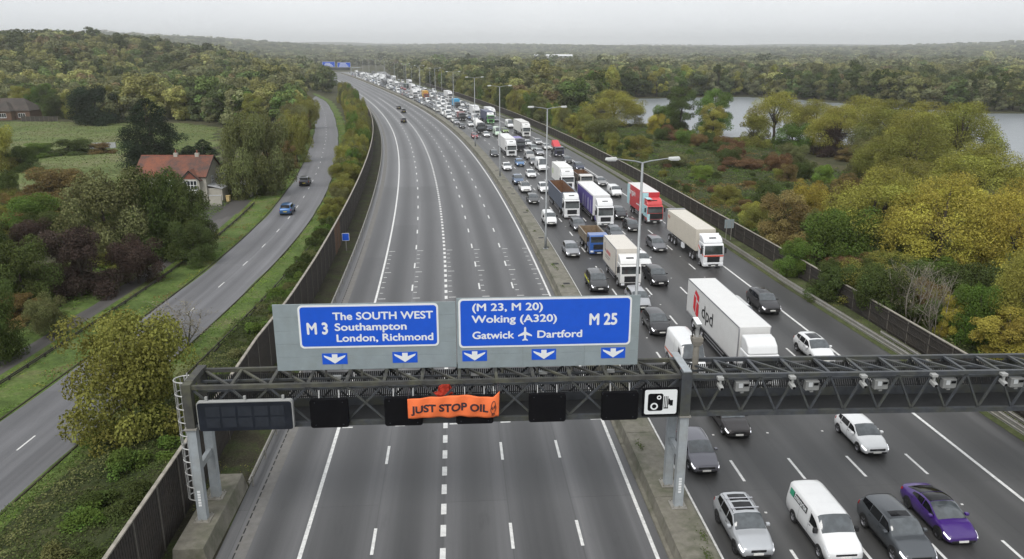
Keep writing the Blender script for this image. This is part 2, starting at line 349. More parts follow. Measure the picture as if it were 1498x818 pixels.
MEADOW = [(-260, 262), (-205, 288), (-150, 286), (-118, 282), (-96, 262), (-84, 226), (-72, 190), (-56, 158), (-52, 140), (-66, 128), (-90, 140), (-112, 150), (-150, 170), (-200, 200), (-260, 215)]
tag(drape(MEADOW, 3.0, .0, 'meadow', M_meadow, 1.0, .12), kind='structure')

# ------------------------------------------------------------------ motorway
ROADZ = .02
def slip_t(s): return float(np.interp(s, [290, 400, 560, 700, 800, 920, 1100, 1300], [44.3, 48.2, 50.5, 53, 60, 73, 95, 125]))
def r_edge(s): return float(np.interp(s, [-60, 10, 36, 44, 58, 90, 290, 400, 560, 700], [46.2, 45.9, 45.3, 44.9, 44.3, 44.2, 44.3, 48.2, 48.6, 48.6]))
mwL = sweep([(-4.35, ROADZ-.004), (19.1, ROADZ-.004)], -50, 1500, 6, 'motorway_left', M_roadL); tag(mwL, kind='structure')
mwR = sweep([(20.9, ROADZ-.004), (r_edge, ROADZ-.004)], -50, 1500, 6, 'motorway_right', M_roadR); tag(mwR, kind='structure')
slip = sweep([(lambda s: slip_t(s)-11, ROADZ), (slip_t, ROADZ)], 540, 1300, 8, 'slip_road', M_side); tag(slip, kind='structure')
ch = sweep([(-3.45, ROADZ), (-2.75, ROADZ+.001)], -50, 500, 6, 'drainage_channel', M_channel, mwL)
for s in np.arange(5, 60, .9):      # slotted covers of the drain by the near hard shoulder
    pass
slot = MB()
for i in range(110):
    s = 4+i*.72; a = at(s, -3.38, ROADZ+.006); c = at(s+.5, -3.38, ROADZ+.006); slot.bar(a, c, .07, .008)
tag(slot.build('drain_slots', M_dark, mwL), kind='stuff')
# verges
tag(sweep([(-7.6, .0), (-5.8, .12), (-4.6, .05), (-4.25, .035)], -50, 420, 3, 'verge_left', M_moss), kind='structure')
tag(sweep([(lambda s: r_edge(s)-.12, .035), (lambda s: r_edge(s)+.5, .10), (lambda s: r_edge(s)+2.6, .16), (lambda s: r_edge(s)+6, .0)], -50, 700, 3, 'verge_right', M_vr), kind='structure')

# painted lines
def strip(parent, t, w, s0, s1, name='edge_line', ds=4):
    f = (lambda q: (lambda s: t(s)+q)) if callable(t) else (lambda q: t+q)
    return sweep([(f(-w/2), ROADZ+.004), (f(w/2), ROADZ+.004)], s0, s1, ds, name, M_white, parent, uv=False)
strip(mwL, 0, .22, -40, 700); strip(mwL, 18.25, .20, -40, 900)
strip(mwR, 21.5, .22, -40, 900); strip(mwR, 40.6, .22, -40, 330)
strip(mwR, lambda s: r_edge(s)-.6, .2, 340, 700)
dash_me = {}
def dash(parent, s, t, L_, w):
    k = (L_, w)
    if k not in dash_me: dash_me[k] = MB().add([(-w/2, -L_/2, 0), (w/2, -L_/2, 0), (w/2, L_/2, 0), (-w/2, L_/2, 0)], [(0, 1, 2, 3)]).mesh('lane_dash', M_white, fix=False)
    o = link(bpy.data.objects.new('lane_dash', dash_me[k]), parent); o.location = at(s, t, ROADZ+.004); o.rotation_euler = (0, 0, psi(s)); return o
def far_dashes(parent, t, L_, w, per, s0, s1):
    mb = MB(); s = s0
    while s < s1:
        a = at(s-L_/2, t-w/2, ROADZ+.004); b_ = at(s-L_/2, t+w/2, ROADZ+.004); c = at(s+L_/2, t+w/2, ROADZ+.004); d = at(s+L_/2, t-w/2, ROADZ+.004); mb.add([a, b_, c, d], [(0, 1, 2, 3)]); s += per
    tag(mb.build('far_lane_dashes', M_white, parent), kind='stuff')
for t_ in (3.65, 10.95, 14.6):
    for k in range(-3, 14): dash(mwL, 24.2+9.13*k, t_, 2.3, .17)
    far_dashes(mwL, t_, 2.3, .17, 9.13, 24.2+9.13*14, 900)
for k in range(-8, 60): dash(mwL, 24.0+2.06*k, 7.3, 1.05, .30)
far_dashes(mwL, 7.3, 1.05, .30, 2.06, 24.0+2.06*60, 420)
for t_ in (25.3, 29.05, 32.87, 36.78):
    for k in range(-3, 12): dash(mwR, 20.7+9.13*k, t_, 2.5, .17)
    far_dashes(mwR, t_, 2.5, .17, 9.13, 20.7+9.13*12, 800)
ticks = MB()
for t_ in (.14, 3.72, 7.48, 11.02, 14.68, 17.35):
    for i in range(11):
        s = 57+2*i; w = .75 if i in (0, 5, 10) else .38; a = at(s, t_+.1, ROADZ+.003); b_ = at(s, t_+.1+w, ROADZ+.003); ticks.bar(a, b_, .14, .004)
    a = at(28.2, t_+.1, ROADZ+.003); b_ = at(28.2, t_+.8, ROADZ+.003); ticks.bar(a, b_, .14, .004)
tag(ticks.build('speed_check_ticks', M_white, mwL), kind='stuff')
# reflective studs on the near right carriageway
studs = MB()
for t_ in (25.3, 29.05, 32.87, 36.78):
    for k in range(-2, 10):
        a = at(20.7+9.13*k+4.6, t_, 0); studs.box(a.x-.07, a.x+.07, a.y-.06, a.y+.06, ROADZ, ROADZ+.025)
tag(studs.build('road_studs', M_white, mwR), kind='stuff')

# ------------------------------------------------------------------ concrete median in cast lengths
med = empty('median_barrier', at(16, 20, 0)); tag(med, 'long stained concrete barrier down the middle between the two carriageways', 'barrier')
prof = [(18.78, 0), (18.80, .13), (18.98, .17), (19.10, .86), (19.22, .90), (20.95, .88), (21.08, .80), (21.14, 0)]
def rel(o, parent):
    o.parent = parent; o.matrix_parent_inverse = parent.matrix_world.inverted(); return o
def place(o, root):
    """hang a mesh built in world coordinates under an empty that has a place of its own"""
    M = Matrix.Translation(root.location) @ root.rotation_euler.to_matrix().to_4x4(); o.data.transform(M.inverted()); o.parent = root; return o
s = -44.0; ln = 7.6
while s < 900:
    l2 = ln if s < 200 else 24
    place(sweep(prof, s+.02, s+l2-.02, 4, 'cast_length', M_concrete, None, closed=True, uv=False), med); s += l2
cover_me = MB().box(-.35, .35, -.28, .28, 0, .03).mesh('inspection_cover', M_dark)
for s in (44, 48.5, 58, 66, 73.9, 79, 96, 112, 118, 127, 139):
    o = link(bpy.data.objects.new('inspection_cover', cover_me)); o.location = at(s, 20.2, .875)-med.location; o.rotation_euler = (0, 0, psi(s)); o.parent = med

# ------------------------------------------------------------------ steel crash barriers
def crash_barrier(name, label, tf, s0, s1, zs=(.72,), post=3.2, both=False):
    root = empty(name, at(s0, tf(s0), 0)); tag(root, label, 'crash barrier', 'steel crash barriers along the verges')
    for zt in zs:
        for sd in ((0, .16) if both else (0,)):
            sec = [(0, -.31), (.035, -.27), (.035, -.20), (-.03, -.16), (-.03, -.13), (.035, -.09), (.035, -.03), (0, 0), (-.02, 0), (-.012, -.03), (-.012, -.09), (-.05, -.13), (-.05, -.16), (-.012, -.20), (-.012, -.27), (-.02, -.31)]
            place(sweep([((lambda s, q=q: tf(s)+q[0]*1.4+sd), zt+q[1]) for q in sec], s0, s1, 3, 'rail', M_galv, None, closed=True, uv=False), root)
    pm = MB().box(-.05, .05, -.03, .03, 0, zs[0]-.03).mesh('post', M_galv); s = s0+.5
    while s < s1:
        o = link(bpy.data.objects.new('post', pm)); o.location = at(s, tf(s)+(.07 if not both else .08), .0)-root.location; o.rotation_euler = (0, 0, psi(s)); o.parent = root; s += post
    return root
crash_barrier('crash_barrier', 'single rail steel crash barrier along the left hard shoulder beside the tall dark fence', lambda s: -4.12, 20.6, 420)
crash_barrier('crash_barrier', 'weathered double rail crash barrier along the right verge in front of the board fence', lambda s: r_edge(s)+.45, -40, 520, (.74, .40), 3.2)
crash_barrier('crash_barrier', 'short second run of steel crash barrier set back on the right verge near the gantry', lambda s: r_edge(s)+1.15+.012*max(0, s-30), 14, 42, (.74,), 3.2)

# ------------------------------------------------------------------ board fences: every bay a panel of upright boards between two posts
def fence(label, tf, s0, s1, H, side, bay=3.0, brown=()):
    root = empty('board_fence', at(s0, tf(s0), 0)); tag(root, label, 'fence', 'dark board fences along the motorway')
    def panel_mesh(m):
        mb = MB(); k = 0; x = .03
        while x < bay-.05:
            w = .135; d = .022 if k % 2 else 0.0; zt = H-.03-(.012 if k % 3 == 0 else 0); mb.box(x, x+w-.012 if not k % 2 else x+w, -.03-d*side, -.005-d*side, .05, zt); x += w-.01; k += 1
        for z in (.4, H*.55, H-.35): mb.box(.02, bay-.02, side*.012, side*.05, z, z+.09) if side > 0 else mb.box(.02, bay-.02, -.05+.1, .012+.07, z, z+.09)
        return mb.mesh('panel', m)
    pm = panel_mesh(M_wood); pb = panel_mesh(M_wood2)
    po = MB().box(-.05, .05, -.10, .06, 0, H+.02).mesh('post', M_cap2)
    cp = MB().box(0, bay, -.10, .09, H-.01, H+.07).mesh('capping', M_cap)
    n_ = int((s1-s0)/bay); pts = [at(s0+i*bay, tf(s0+i*bay), 0) for i in range(n_+1)]
    for i in range(n_):
        a, b_ = pts[i], pts[i+1]; d = b_-a; rz = math.atan2(d.y, d.x); sc = d.length/bay
        for nm, q in (('panel', pb if i in brown else pm), ('capping', cp), ('post', po)):
            o = link(bpy.data.objects.new(nm, q)); o.location = a-root.location; o.rotation_euler = (0, 0, rz)
            if nm != 'post': o.scale = (sc, 1, 1)
            o.parent = root
    return root
M_cap2 = mat('fence_posts', (.115, .105, .090), .85, var=.3, scale=4)
fence('tall dark board fence with pale capping along the left verge, beside the hedge', lambda s: float(np.interp(s, [-60, 36, 46, 60, 420], [-7.15, -7.05, -6.55, -6.4, -6.25])), -30, 330, 3.8, 1, brown=(35, 36))
fence('lower dark board fence along the right verge in front of the scrub and lake', lambda s: float(np.interp(s, [-60, 10, 40, 90, 200, 300, 420, 600, 700], [48.4, 48.0, 47.5, 46.9, 46.9, 48.2, 51, 56, 60])), -20, 560, 2.25, -1)

# ------------------------------------------------------------------ side road, track and the grass between them
class Path:
    def __init__(s, pts, step=3.0):
        P = np.array(pts, float); d = np.concatenate([[0], np.cumsum(np.hypot(*np.diff(P, axis=0).T))]); n = int(d[-1]/step)
        u = np.linspace(0, d[-1], n); X = np.interp(u, d, P[:, 0]); Y = np.interp(u, d, P[:, 1])
        k = np.ones(9)/9
        def sm(v): e = np.concatenate([np.full(4, v[0])+np.arange(-4, 0)*(v[1]-v[0]), v, np.full(4, v[-1])+np.arange(1, 5)*(v[-1]-v[-2])]); return np.convolve(e, k, 'valid')
        for _ in range(3): X = sm(X); Y = sm(Y)
        s.u, s.X, s.Y, s.L = u, X, Y, d[-1]; s.a = np.unwrap(np.arctan2(np.gradient(Y), np.gradient(X)))
    def at(s, q, t, z=0.0):
        a = np.interp(q, s.u, s.a); return Vector((float(np.interp(q, s.u, s.X)+t*math.sin(a)), float(np.interp(q, s.u, s.Y)-t*math.cos(a)), z))
    def ang(s, q): return float(np.interp(q, s.u, s.a))
    def sweep(s, sec, q0, q1, ds, name, m, parent=None, closed=False):
        n = int((q1-q0)/ds)+2; qs = np.linspace(q0, q1, n); vs = []; fs = []; uvs = []; k = len(sec)
        for q in qs:
            for c in sec:
                t = c[0](q) if callable(c[0]) else c[0]; vs.append(tuple(s.at(q, t, c[1]))); uvs.append((t, q))
        for i in range(n-1):
            for j in range(k-1 if not closed else k): fs.append((i*k+j, i*k+(j+1) % k, (i+1)*k+(j+1) % k, (i+1)*k+j))
        me = bpy.data.meshes.new(name); me.from_pydata(vs, [], fs); me.materials.append(m); l = me.uv_layers.new(name='UVMap'); ix = np.empty(len(me.loops), dtype=np.int32); me.loops.foreach_get('vertex_index', ix); l.data.foreach_set('uv', np.array(uvs, dtype=np.float32)[ix].ravel())
        if not closed and me.polygons[0].normal.z < 0: me.flip_normals()
        return link(bpy.data.objects.new(name, me), parent)
SR = Path([(-32.6, -20), (-32.4, 20), (-32.2, 46), (-31.9, 73), (-32.2, 90), (-33.6, 110), (-35.9, 130), (-42.4, 170), (-56.8, 240), (-74.6, 315), (-97, 400), (-125, 480), (-165, 560)])
side = SR.sweep([(-3.7, .012), (3.7, .012)], 0, SR.L, 4, 'side_road', M_side); tag(side, kind='structure')
tag(SR.sweep([(lambda q: 3.66+.25*math.sin(q*.23)*math.sin(q*.071), .016), (lambda q: 5.2, .09), (lambda q: 6.6+.5*math.sin(q*.31), .05)], 0, SR.L-90, 1.5, 'verge_side_road_right', M_verge), kind='structure')
tag(SR.sweep([(lambda q: -3.66+.2*math.sin(q*.19), .016), (-4.6, .10), (-5.9, .14), (-7.4, .10), (-9.3, .0)], 0, SR.L-150, 1.5, 'verge_side_road_left', M_verge), kind='structure')
for q in (-3.72, 3.72):
    place(SR.sweep([(q-.07, .0), (q-.06, .10), (q+.06, .10), (q+.07, .0)], 0, SR.L-60, 4, 'kerb', M_moss, None), side)
dm = MB().add([(-1.0, -.06, 0), (1.0, -.06, 0), (1.0, .06, 0), (-1.0, .06, 0)], [(0, 1, 2, 3)]).mesh('lane_dash', M_white, fix=False)
q = 3.0
while q < 420:
    o = link(bpy.data.objects.new('lane_dash', dm), side); o.location = SR.at(q, .1, .018); o.rotation_euler = (0, 0, SR.ang(q)); q += 9.0
TR = Path([(-42.5, 10), (-41.7, 40), (-41.3, 57), (-40.9, 72), (-41.4, 82), (-42.1, 93), (-43.3, 108), (-44.6, 122), (-46, 130)])
tag(TR.sweep([(lambda q: -1.25+.12*math.sin(q*.6), .03), (lambda q: 1.25+.15*math.sin(q*.43), .03)], 0, TR.L, 2, 'track', M_track), kind='structure')
tag(TR.sweep([(-4.2, .02), (-2.6, .10), (-1.15, .02)], 0, TR.L-14, 2, 'verge_track', M_verge), kind='structure')
tag(drape([(-46, 112), (-42.6, 124), (-42.8, 132), (-49, 134), (-53, 128), (-50, 119)], .6, .045, 'driveway', M_track), kind='structure')
# low post and rail fences beside the side road
def post_rail(label, path, tf, q0, q1, H=.9):
    root = empty('post_and_rail_fence', path.at(q0, tf, 0)); tag(root, label, 'fence', 'low fences by the side road'); pm = MB().box(-.06, .06, -.06, .06, 0, H).mesh('post', M_wood)
    q = q0
    while q < q1:
        o = link(bpy.data.objects.new('post', pm)); o.location = path.at(q, tf)-root.location; o.rotation_euler = (0, 0, path.ang(q)); o.parent = root; q += 2.4
    for z in (H*.55, H*.9):
        place(path.sweep([(tf-.03, z-.05), (tf+.03, z-.05), (tf+.03, z+.05), (tf-.03, z+.05)], q0, q1, 2.4, 'rail', M_wood, None, closed=True), root)
post_rail('low wooden fence between the grass verge and the hedge, right of the side road', SR, 6.9, 75, 180)
post_rail('low dark broken rail between the track and the side road on the left', SR, -7.3, 40, 150, .45)
# ------------------------------------------------------------------ the gantry over the road (local x = across the road, y = along it, z up)
M_steel = mat('dark_painted_steel', (.050, .055, .062), .5, .1, var=.3, scale=3, dirt=(.085, .085, .05), dirtscale=.8, dirtamt=.6)
M_steelm = mat('mossy_painted_steel', (.046, .046, .042), .8, .0, var=.4, scale=2.5, dirt=(.105, .105, .062), dirtscale=.7, dirtamt=.75)
M_leg = mat('pale_grey_steel', (.33, .36, .38), .5, .1, var=.12, scale=3, dirt=(.25, .25, .22), dirtscale=.7, dirtamt=.5)
M_hoop = mat('galvanised_hoops', (.46, .46, .45), .45, .5, var=.15, scale=5)
M_plank = mat('sign_planks', (.255, .30, .315), .55, .1, var=.10, scale=1.2, dirt=(.20, .23, .22), dirtscale=.9, dirtamt=.45)
M_blue = mat('sign_blue', (.006, .085, .56), .4, var=.06, scale=2)
M_sw = mat('sign_white', (.72, .74, .74), .45, var=.04)
M_black = mat('matt_black', (.004, .004, .005), .85, var=.2, spec=.12)
M_vms = mat('display_glass', (.014, .017, .024), .28, var=.35, scale=1.2)
M_vms2 = mat('display_bars', (.020, .024, .032), .4, var=.2)
M_grey = mat('camera_housing', (.30, .305, .295), .5, var=.12, scale=6)
M_hole = mat('grating', (.016, .017, .018), .7, var=.3, scale=5)
GS = 16.1
g_rz = psi(GS)-R(.8); g_loc = at(GS, 8, 0)-8*Vector((math.cos(g_rz), math.sin(g_rz), 0))
def groot(name, x, y, z):
    """an empty standing at a place given in gantry coordinates; its children use gantry-aligned axes from that point"""
    c, s_ = math.cos(g_rz), math.sin(g_rz); return empty(name, (g_loc.x+x*c-y*s_, g_loc.y+x*s_+y*c, z), g_rz)
# concrete plinth under the left legs
pl = groot('concrete_plinth', -5.3, .6, 0); tag(pl, 'raised concrete plinth under the left legs of the gantry', 'plinth')
mb = MB(); mb.add([(-.85, -3.3, 0), (.95, -3.3, 0), (.95, 4.1, 0), (-.85, 4.1, 0), (-.78, -3.2, 1.0), (.72, -3.2, 1.0), (.72, 4.0, 1.0), (-.78, 4.0, 1.0)], [(3, 2, 1, 0), (4, 5, 6, 7), (0, 1, 5, 4), (1, 2, 6, 5), (2, 3, 7, 6), (3, 0, 4, 7)])
mb.build('block', M_concrete, pl, bevel=.03)
gan = groot('sign_gantry', 0, 0, 0); tag(gan, 'long dark steel lattice gantry spanning both carriageways on pale grey legs', 'gantry')
ZB, ZT, DY = 6.42, 8.58, 2.2
xL, xM, xR = -5.35, 20.15, 48.4
def legs(x, z0):
    for y in (0, DY):
        mb = MB(); mb.box(x-.21, x+.21, y-.03+.0, y+.03, z0+.05, ZB-.1)      # web
        mb.box(x-.23, x-.17, y-.21, y+.21, z0+.05, ZB-.1); mb.box(x+.17, x+.23, y-.21, y+.21, z0+.05, ZB-.1); mb.box(x-.165, x+.165, y-.20, y-.15, z0+.05, ZB-.1)
        lg = mb.build('leg', M_leg, gan)
        bp_ = MB().box(x-.42, x+.42, y-.42, y+.42, z0, z0+.05)
        for bx in (-.33, 0, .33):
            for by in (-.33, .33): bp_.tube([(x+bx, y+by, z0+.05), (x+bx, y+by, z0+.17)], .035, 6)
        bp_.build('base_plate', M_galv, lg)
        MB().box(x-.31, x+.31, y-.31, y+.31, ZB-.1, ZB-.02).build('head_plate', M_galv, lg)
    MB().box(x-.12, x+.12, .21, DY-.21, z0+2.75, z0+3.1).build('brace', M_leg, gan)
    n_ = MB()
    for k in range(6): n_.box(x-.09, x+.07, -.235, -.225, z0+.9+k*.16, z0+1.02+k*.16)
    n_.build('number_plate', M_sw, gan)
legs(xL, 1.0); legs(xM, .9); legs(xR, .2)
# end frame and the posts above the legs
MB().box(xL-.22, xL+.22, -.22, .22, ZB-.02, ZT+.22).build('end_post', M_steelm, gan); MB().box(xL-.22, xL+.22, DY-.22, DY+.22, ZB-.02, ZT+.22).build('end_post', M_steelm, gan)
MB().box(xL-.20, xL+.20, .22, DY-.22, ZT-.08, ZT+.24).build('end_beam', M_steelm, gan)
MB().box(xM-.30, xM+.24, -.26, .26, ZB-.02, ZT+.30).build('mid_post', M_steel, gan); MB().box(xM-.30, xM+.24, DY-.2, DY+.2, ZB-.02, ZT+.1).build('mid_post', M_steel, gan)
MB().box(xM-.22, xM+.20, -.24, DY+.24, ZT+.302, ZT+.36).build('cap_beam', M_leg, gan)
for (xa, xb, mm) in ((xL+.22, xM-.3, M_steelm), (xM+.24, xR, M_steel)):
    for y in (0, DY):
        MB().box(xa, xb, y-.10, y+.10, ZT-.10, ZT+.10).build('top_chord', mm if y == 0 or xa < 0 else M_steel, gan); MB().box(xa, xb, y-.11, y+.11, ZB-.12, ZB+.12).build('bottom_chord', M_steel, gan)
    n_ = int(round((xb-xa)/1.93)); w = (xb-xa)/n_
    for i in range(n_):
        x0, x1 = xa+i*w, xa+(i+1)*w; xm = (x0+x1)/2
        # front and back faces
        for y in (0, DY):
            if xa < 0:
                MB().bar((x0, y, ZT-.1), (x1, y, ZB+.12), .10, .08, up=(0, 1, 0)).build('diagonal', M_steel, gan); MB().bar((x0, y+.085, ZB+.12), (x1, y+.085, ZT-.1), .10, .08, up=(0, 1, 0)).build('diagonal', M_steel, gan)
            else:
                MB().bar((x0, y, ZT-.1), (xm, y, ZB+.12), .10, .10, up=(0, 1, 0)).build('diagonal', M_steel, gan); MB().bar((xm, y, ZB+.12), (x1, y, ZT-.1), .10, .10, up=(0, 1, 0)).build('diagonal', M_steel, gan)
        # top plane
        MB().bar((x1, .1, ZT), (x1, DY-.1, ZT), .16, .12).build('cross_member', mm, gan)
        MB().bar((x0+.05, DY-.1, ZT-.02), (x1-.05, .1, ZT-.02), .13, .10).build('plan_brace', mm, gan)
    # walkway floor, toe boards and mesh sides
    MB().box(xa, xb, .16, DY-.16, ZB-.06, ZB-.01).build('walkway', M_hole, gan)
    MB().box(xa, xb, DY-.19, DY-.17, ZB+.0, ZB+.5).build('toe_board', M_steel, gan)
    g2 = MB(); x = xa+.05
    while x < xb: g2.box(x, x+.075, DY-.15, DY-.13, ZB+.05, ZT-.2); x += .105
    for z in (ZB+.55, ZB+1.1, ZB+1.6): g2.box(xa, xb, DY-.165, DY-.152, z, z+.05)
    tag(g2.build('mesh_screen', M_hole, gan), kind='stuff')
    MB().box(xa, xb, .75, .87, ZT-.62, ZT-.50).build('cable_tray', M_steel, gan); MB().box(xa, xb, 1.35, 1.5, ZT-.35, ZT-.25).build('cable_tray', M_steel, gan)
# sign brackets standing on the top chords
for x in np.arange(-.4, 17.7, 1.83): MB().bar((x, .95, ZT+.0), (x, .95, 12.3), .12, .10).build('sign_post', M_steelm, gan)
for x in np.arange(1.9, 17, 3.62):   # small pale luminaires on the walkway
    MB().box(x-.22, x+.22, 1.2, 1.42, ZT-.24, ZT-.10).build('lamp_box', M_grey, gan)
# caged ladder on the outer side
lad = MB()
for yy in (.72, 1.12): lad.bar((xL-.36, yy, 1.8), (xL-.36, yy, 8.9), .05, .05)
for k in range(24): lad.bar((xL-.36, .72, 2.0+k*.29), (xL-.36, 1.12, 2.0+k*.29), .03, .03)
lo = lad.build('ladder', M_hoop, gan)
for k in range(10):
    z = 1.85+k*.755; a = [(xL-.36-.62*math.sin(q)-.0, .92-.50*math.cos(q), z) for q in np.linspace(0, math.pi, 13)]; MB().tube(a, .032, 6).build('hoop', M_hoop, lo)
for q in np.linspace(.25, math.pi-.25, 6):
    p_ = (xL-.36-.62*math.sin(q), .92-.50*math.cos(q)); MB().tube([(p_[0], p_[1], 1.85), (p_[0], p_[1], 1.85+9*.755)], .022, 5).build('cage_bar', M_hoop, lo)

# the right span falls slightly towards its outer leg
for o in list(gan.children):
    for v_ in o.data.vertices:
        if v_.co.x > xM+.3 and v_.co.z > 2.0: v_.co.z -= .010*(v_.co.x-xM)
# ---- direction signs: planked boards with a blue panel, border, lettering and lane arrows
def rrect(w, h, r, n=5):
    pts = []
    for cx, cy, a0 in ((w-r, h-r, 0), (r, h-r, 90), (r, r, 180), (w-r, r, 270)):
        for k in range(n+1): a = R(a0+90*k/n); pts.append((cx+r*math.cos(a), cy+r*math.sin(a)))
    return pts
def dir_sign(label, x0, x1, z0, z1, bx0, bx1, bz0, bz1, arrows, tilt=0):
    yb = .84
    g = groot('direction_sign', x0, yb, z0); tag(g, label, 'sign', 'blue direction signs on the gantry')
    rows = 5; hh = (z1-z0)/rows; cuts = [0, (x1-x0)*.36, (x1-x0)*.70, x1-x0]
    for i in range(rows):
        for j in range(3): MB().box(cuts[j]+.004, cuts[j+1]-.004, -.02, .03, i*hh+.008, (i+1)*hh-.004).build('plank', M_plank, g, bevel=.006, seg=1)
    px, pz = bx0-x0, bz0-z0; W_, H_ = bx1-bx0, bz1-bz0
    MB().prism([(px+a, pz+b_) for a, b_ in rrect(W_, H_, .22)], 'y', -.045, -.024).build('border', M_sw, g)
    MB().prism([(px+.10+a, pz+.10+b_) for a, b_ in rrect(W_-.20, H_-.20, .16)], 'y', -.053, -.046).build('face', M_blue, g)
    for ax in arrows:
        c = ax-x0; zc = 9.64-z0
        pan = MB().box(c-.64, c+.64, -.034, -.024, zc-.30, zc+.30).build('arrow_panel', M_blue, g)
        MB().prism([(c-.14, zc+.25), (c-.14, zc+.06), (c-.56, zc+.20), (c-.52, zc+.10), (c, zc-.26), (c+.52, zc+.10), (c+.56, zc+.20), (c+.14, zc+.06), (c+.14, zc+.25)], 'y', -.043, -.036).build('arrow', M_sw, pan)
    def put(body, size, x, z, width, bold=.014): return text(body, size, M_sw, g, (x-x0, -.0545, z-z0), (1, 0, 0), (0, 0, 1), bold, width, ext=.003)
    return g, put
g1, put = dir_sign('blue M3 The SOUTH WEST direction sign on grey planks, left on the gantry', -1.0, 8.2, 9.02, 12.62, .25, 7.32, 10.24, 12.56, (1.95, 5.54))
put('M 3', .86, .62, 11.02, 1.06, .030); put('The SOUTH WEST', .56, 1.98, 11.76, 5.08); put('Southampton', .56, 2.04, 11.18, 3.64); put('London, Richmond', .56, 2.08, 10.58, 4.92)
g2_, put = dir_sign('larger blue M25 Gatwick and Dartford direction sign on grey planks, right on the gantry', 8.24, 17.72, 8.94, 12.80, 8.34, 17.28, 10.09, 12.76, (9.14, 12.75, 16.40))
put('(M 23, M 20)', .56, 9.02, 12.10, 3.62); put('Woking (A320)', .56, 9.02, 11.46, 4.40); put('Gatwick', .56, 9.02, 10.58, 2.16); put('Dartford', .56, 12.36, 10.58, 2.34); put('M 25', .86, 15.06, 11.24, 1.46, .030)
# the white aircraft symbol
ac = [(0, .40), (.05, .34), (.06, .12), (.36, -.06), (.36, -.14), (.06, -.05), (.045, -.24), (.14, -.32), (.14, -.38), (0, -.34), (-.14, -.38), (-.14, -.32), (-.045, -.24), (-.06, -.05), (-.36, -.14), (-.36, -.06), (-.06, .12), (-.05, .34)]
MB().prism([(11.76-8.24+a, 10.80-8.94+b_) for a, b_ in ac], 'y', -.057, -.0545).build('aircraft_symbol', M_sw, g2_)

# ---- message sign and lane signals hung in front of the truss
v = groot('message_sign', -2.45, -.42, 6.40); tag(v, 'wide blank dark message sign with a pale edge on the left end of the gantry', 'message sign')
MB().prism([(a-2.38, b_) for a, b_ in rrect(4.76, 1.60, .16)], 'y', -.10, .16).build('case', M_grey, v, bevel=.01, seg=1)
MB().prism([(a-2.34, b_+.0) for a, b_ in rrect(4.66, 1.54, .14)], 'y', -.115, -.102).build('screen', M_vms, v)
for i in range(5):
    for j in range(2): MB().box(-1.95+i*.80, -1.27+i*.80, -.124, -.117, .18+j*.62, .70+j*.62).build('display_module', M_vms2, v)
for x in (-1.9, 0, 1.9): MB().bar((x, .05, 1.60), (x, .05, 1.82), .12).build('bracket', M_grey, v)
MB().bar((-1.9, .16, 1.2), (-1.9, .4, 1.2), .1).bar((1.9, .16, 1.2), (1.9, .4, 1.2), .1).build('hanger', M_steel, v)
sig_names = ['first black lane signal from the left, beside the message sign', 'second black lane signal from the left, half covered by the orange banner', 'black lane signal mostly hidden behind the orange banner', 'black lane signal just right of the orange banner', 'black lane signal next to the white camera sign']
for i, (a, lab) in enumerate(zip((.75, 4.5, 8.13, 11.88, 15.66), sig_names)):
    w_ = 1.92; q = groot('lane_signal', a+w_/2, -.34, 6.38); tag(q, lab, 'lane signal', 'square black lane signals on the gantry')
    MB().prism([(u-w_/2, z_) for u, z_ in rrect(w_, 1.56, .13)], 'y', -.12, .12).build('case', M_black, q, bevel=.012, seg=1)
    MB().prism([(u-w_/2+.12, z_+.14) for u, z_ in rrect(w_-.24, 1.30, .1)], 'y', -.128, -.122).build('screen', M_vms0, q) if False else None
    for bx in (-.7, .7):
        for bz in (.16, 1.4): MB().tube([(bx, -.12, bz), (bx, -.135, bz)], .03, 6).build('lens', M_vms2, q)
    MB().bar((-.6, .12, 1.2), (-.6, .34, 1.2), .09).bar((.6, .12, 1.2), (.6, .34, 1.2), .09).build('hanger', M_steel, q)
    MB().bar((-.5, .1, 1.56), (-.5, .2, 1.95), .05).bar((.5, .1, 1.56), (.5, .2, 1.95), .05).build('stay', M_hoop, q)
# ---- speed camera sign
q = groot('camera_sign', 17.88, -.30, 6.56); tag(q, 'white square speed camera sign with black camera symbol beside the middle leg', 'sign')
MB().box(-.06, 1.84, -.03, .08, -.06, 1.52).build('backing', M_black, q)
MB().prism([(a+.05, b_+.05) for a, b_ in rrect(1.70, 1.38, .10)], 'y', -.045, -.032).build('face', M_sw, q)
def ring(cx, cz, r0, r1, y0, y1, n=20):
    mb = MB(); vs = []; fs = []
    for k in range(n):
        a = 2*math.pi*k/n; vs += [(cx+r0*math.cos(a), y0, cz+r0*math.sin(a)), (cx+r1*math.cos(a), y0, cz+r1*math.sin(a))]
    for k in range(n): fs.append((2*k, 2*k+1, 2*((k+1) % n)+1, 2*((k+1) % n)))
    return mb.add(vs, fs)
MB().prism([(.22+a, .24+b_) for a, b_ in rrect(.80, .98, .12)], 'y', -.052, -.046).build('camera_symbol', M_black, q)
ring(.56, .50, .12, .20, -.0545, 0).build('camera_symbol', M_sw, q); ring(.80, 1.0, .06, .12, -.0545, 0).build('camera_symbol', M_sw, q)
for k, (xa, za, zb) in enumerate(((1.06, .42, 1.06), (1.15, .42, 1.06), (1.24, .42, 1.06))): MB().box(xa, xa+.045, -.052, -.046, za, zb).build('camera_symbol', M_black, q)
MB().box(1.06, 1.30, -.0525, -.0462, .36, .42).build('camera_symbol', M_black, q); MB().box(1.30, 1.38, -.052, -.046, .58, .92).build('camera_symbol', M_black, q); MB().box(1.382, 1.54, -.052, -.046, .52, .84).build('camera_symbol', M_black, q)

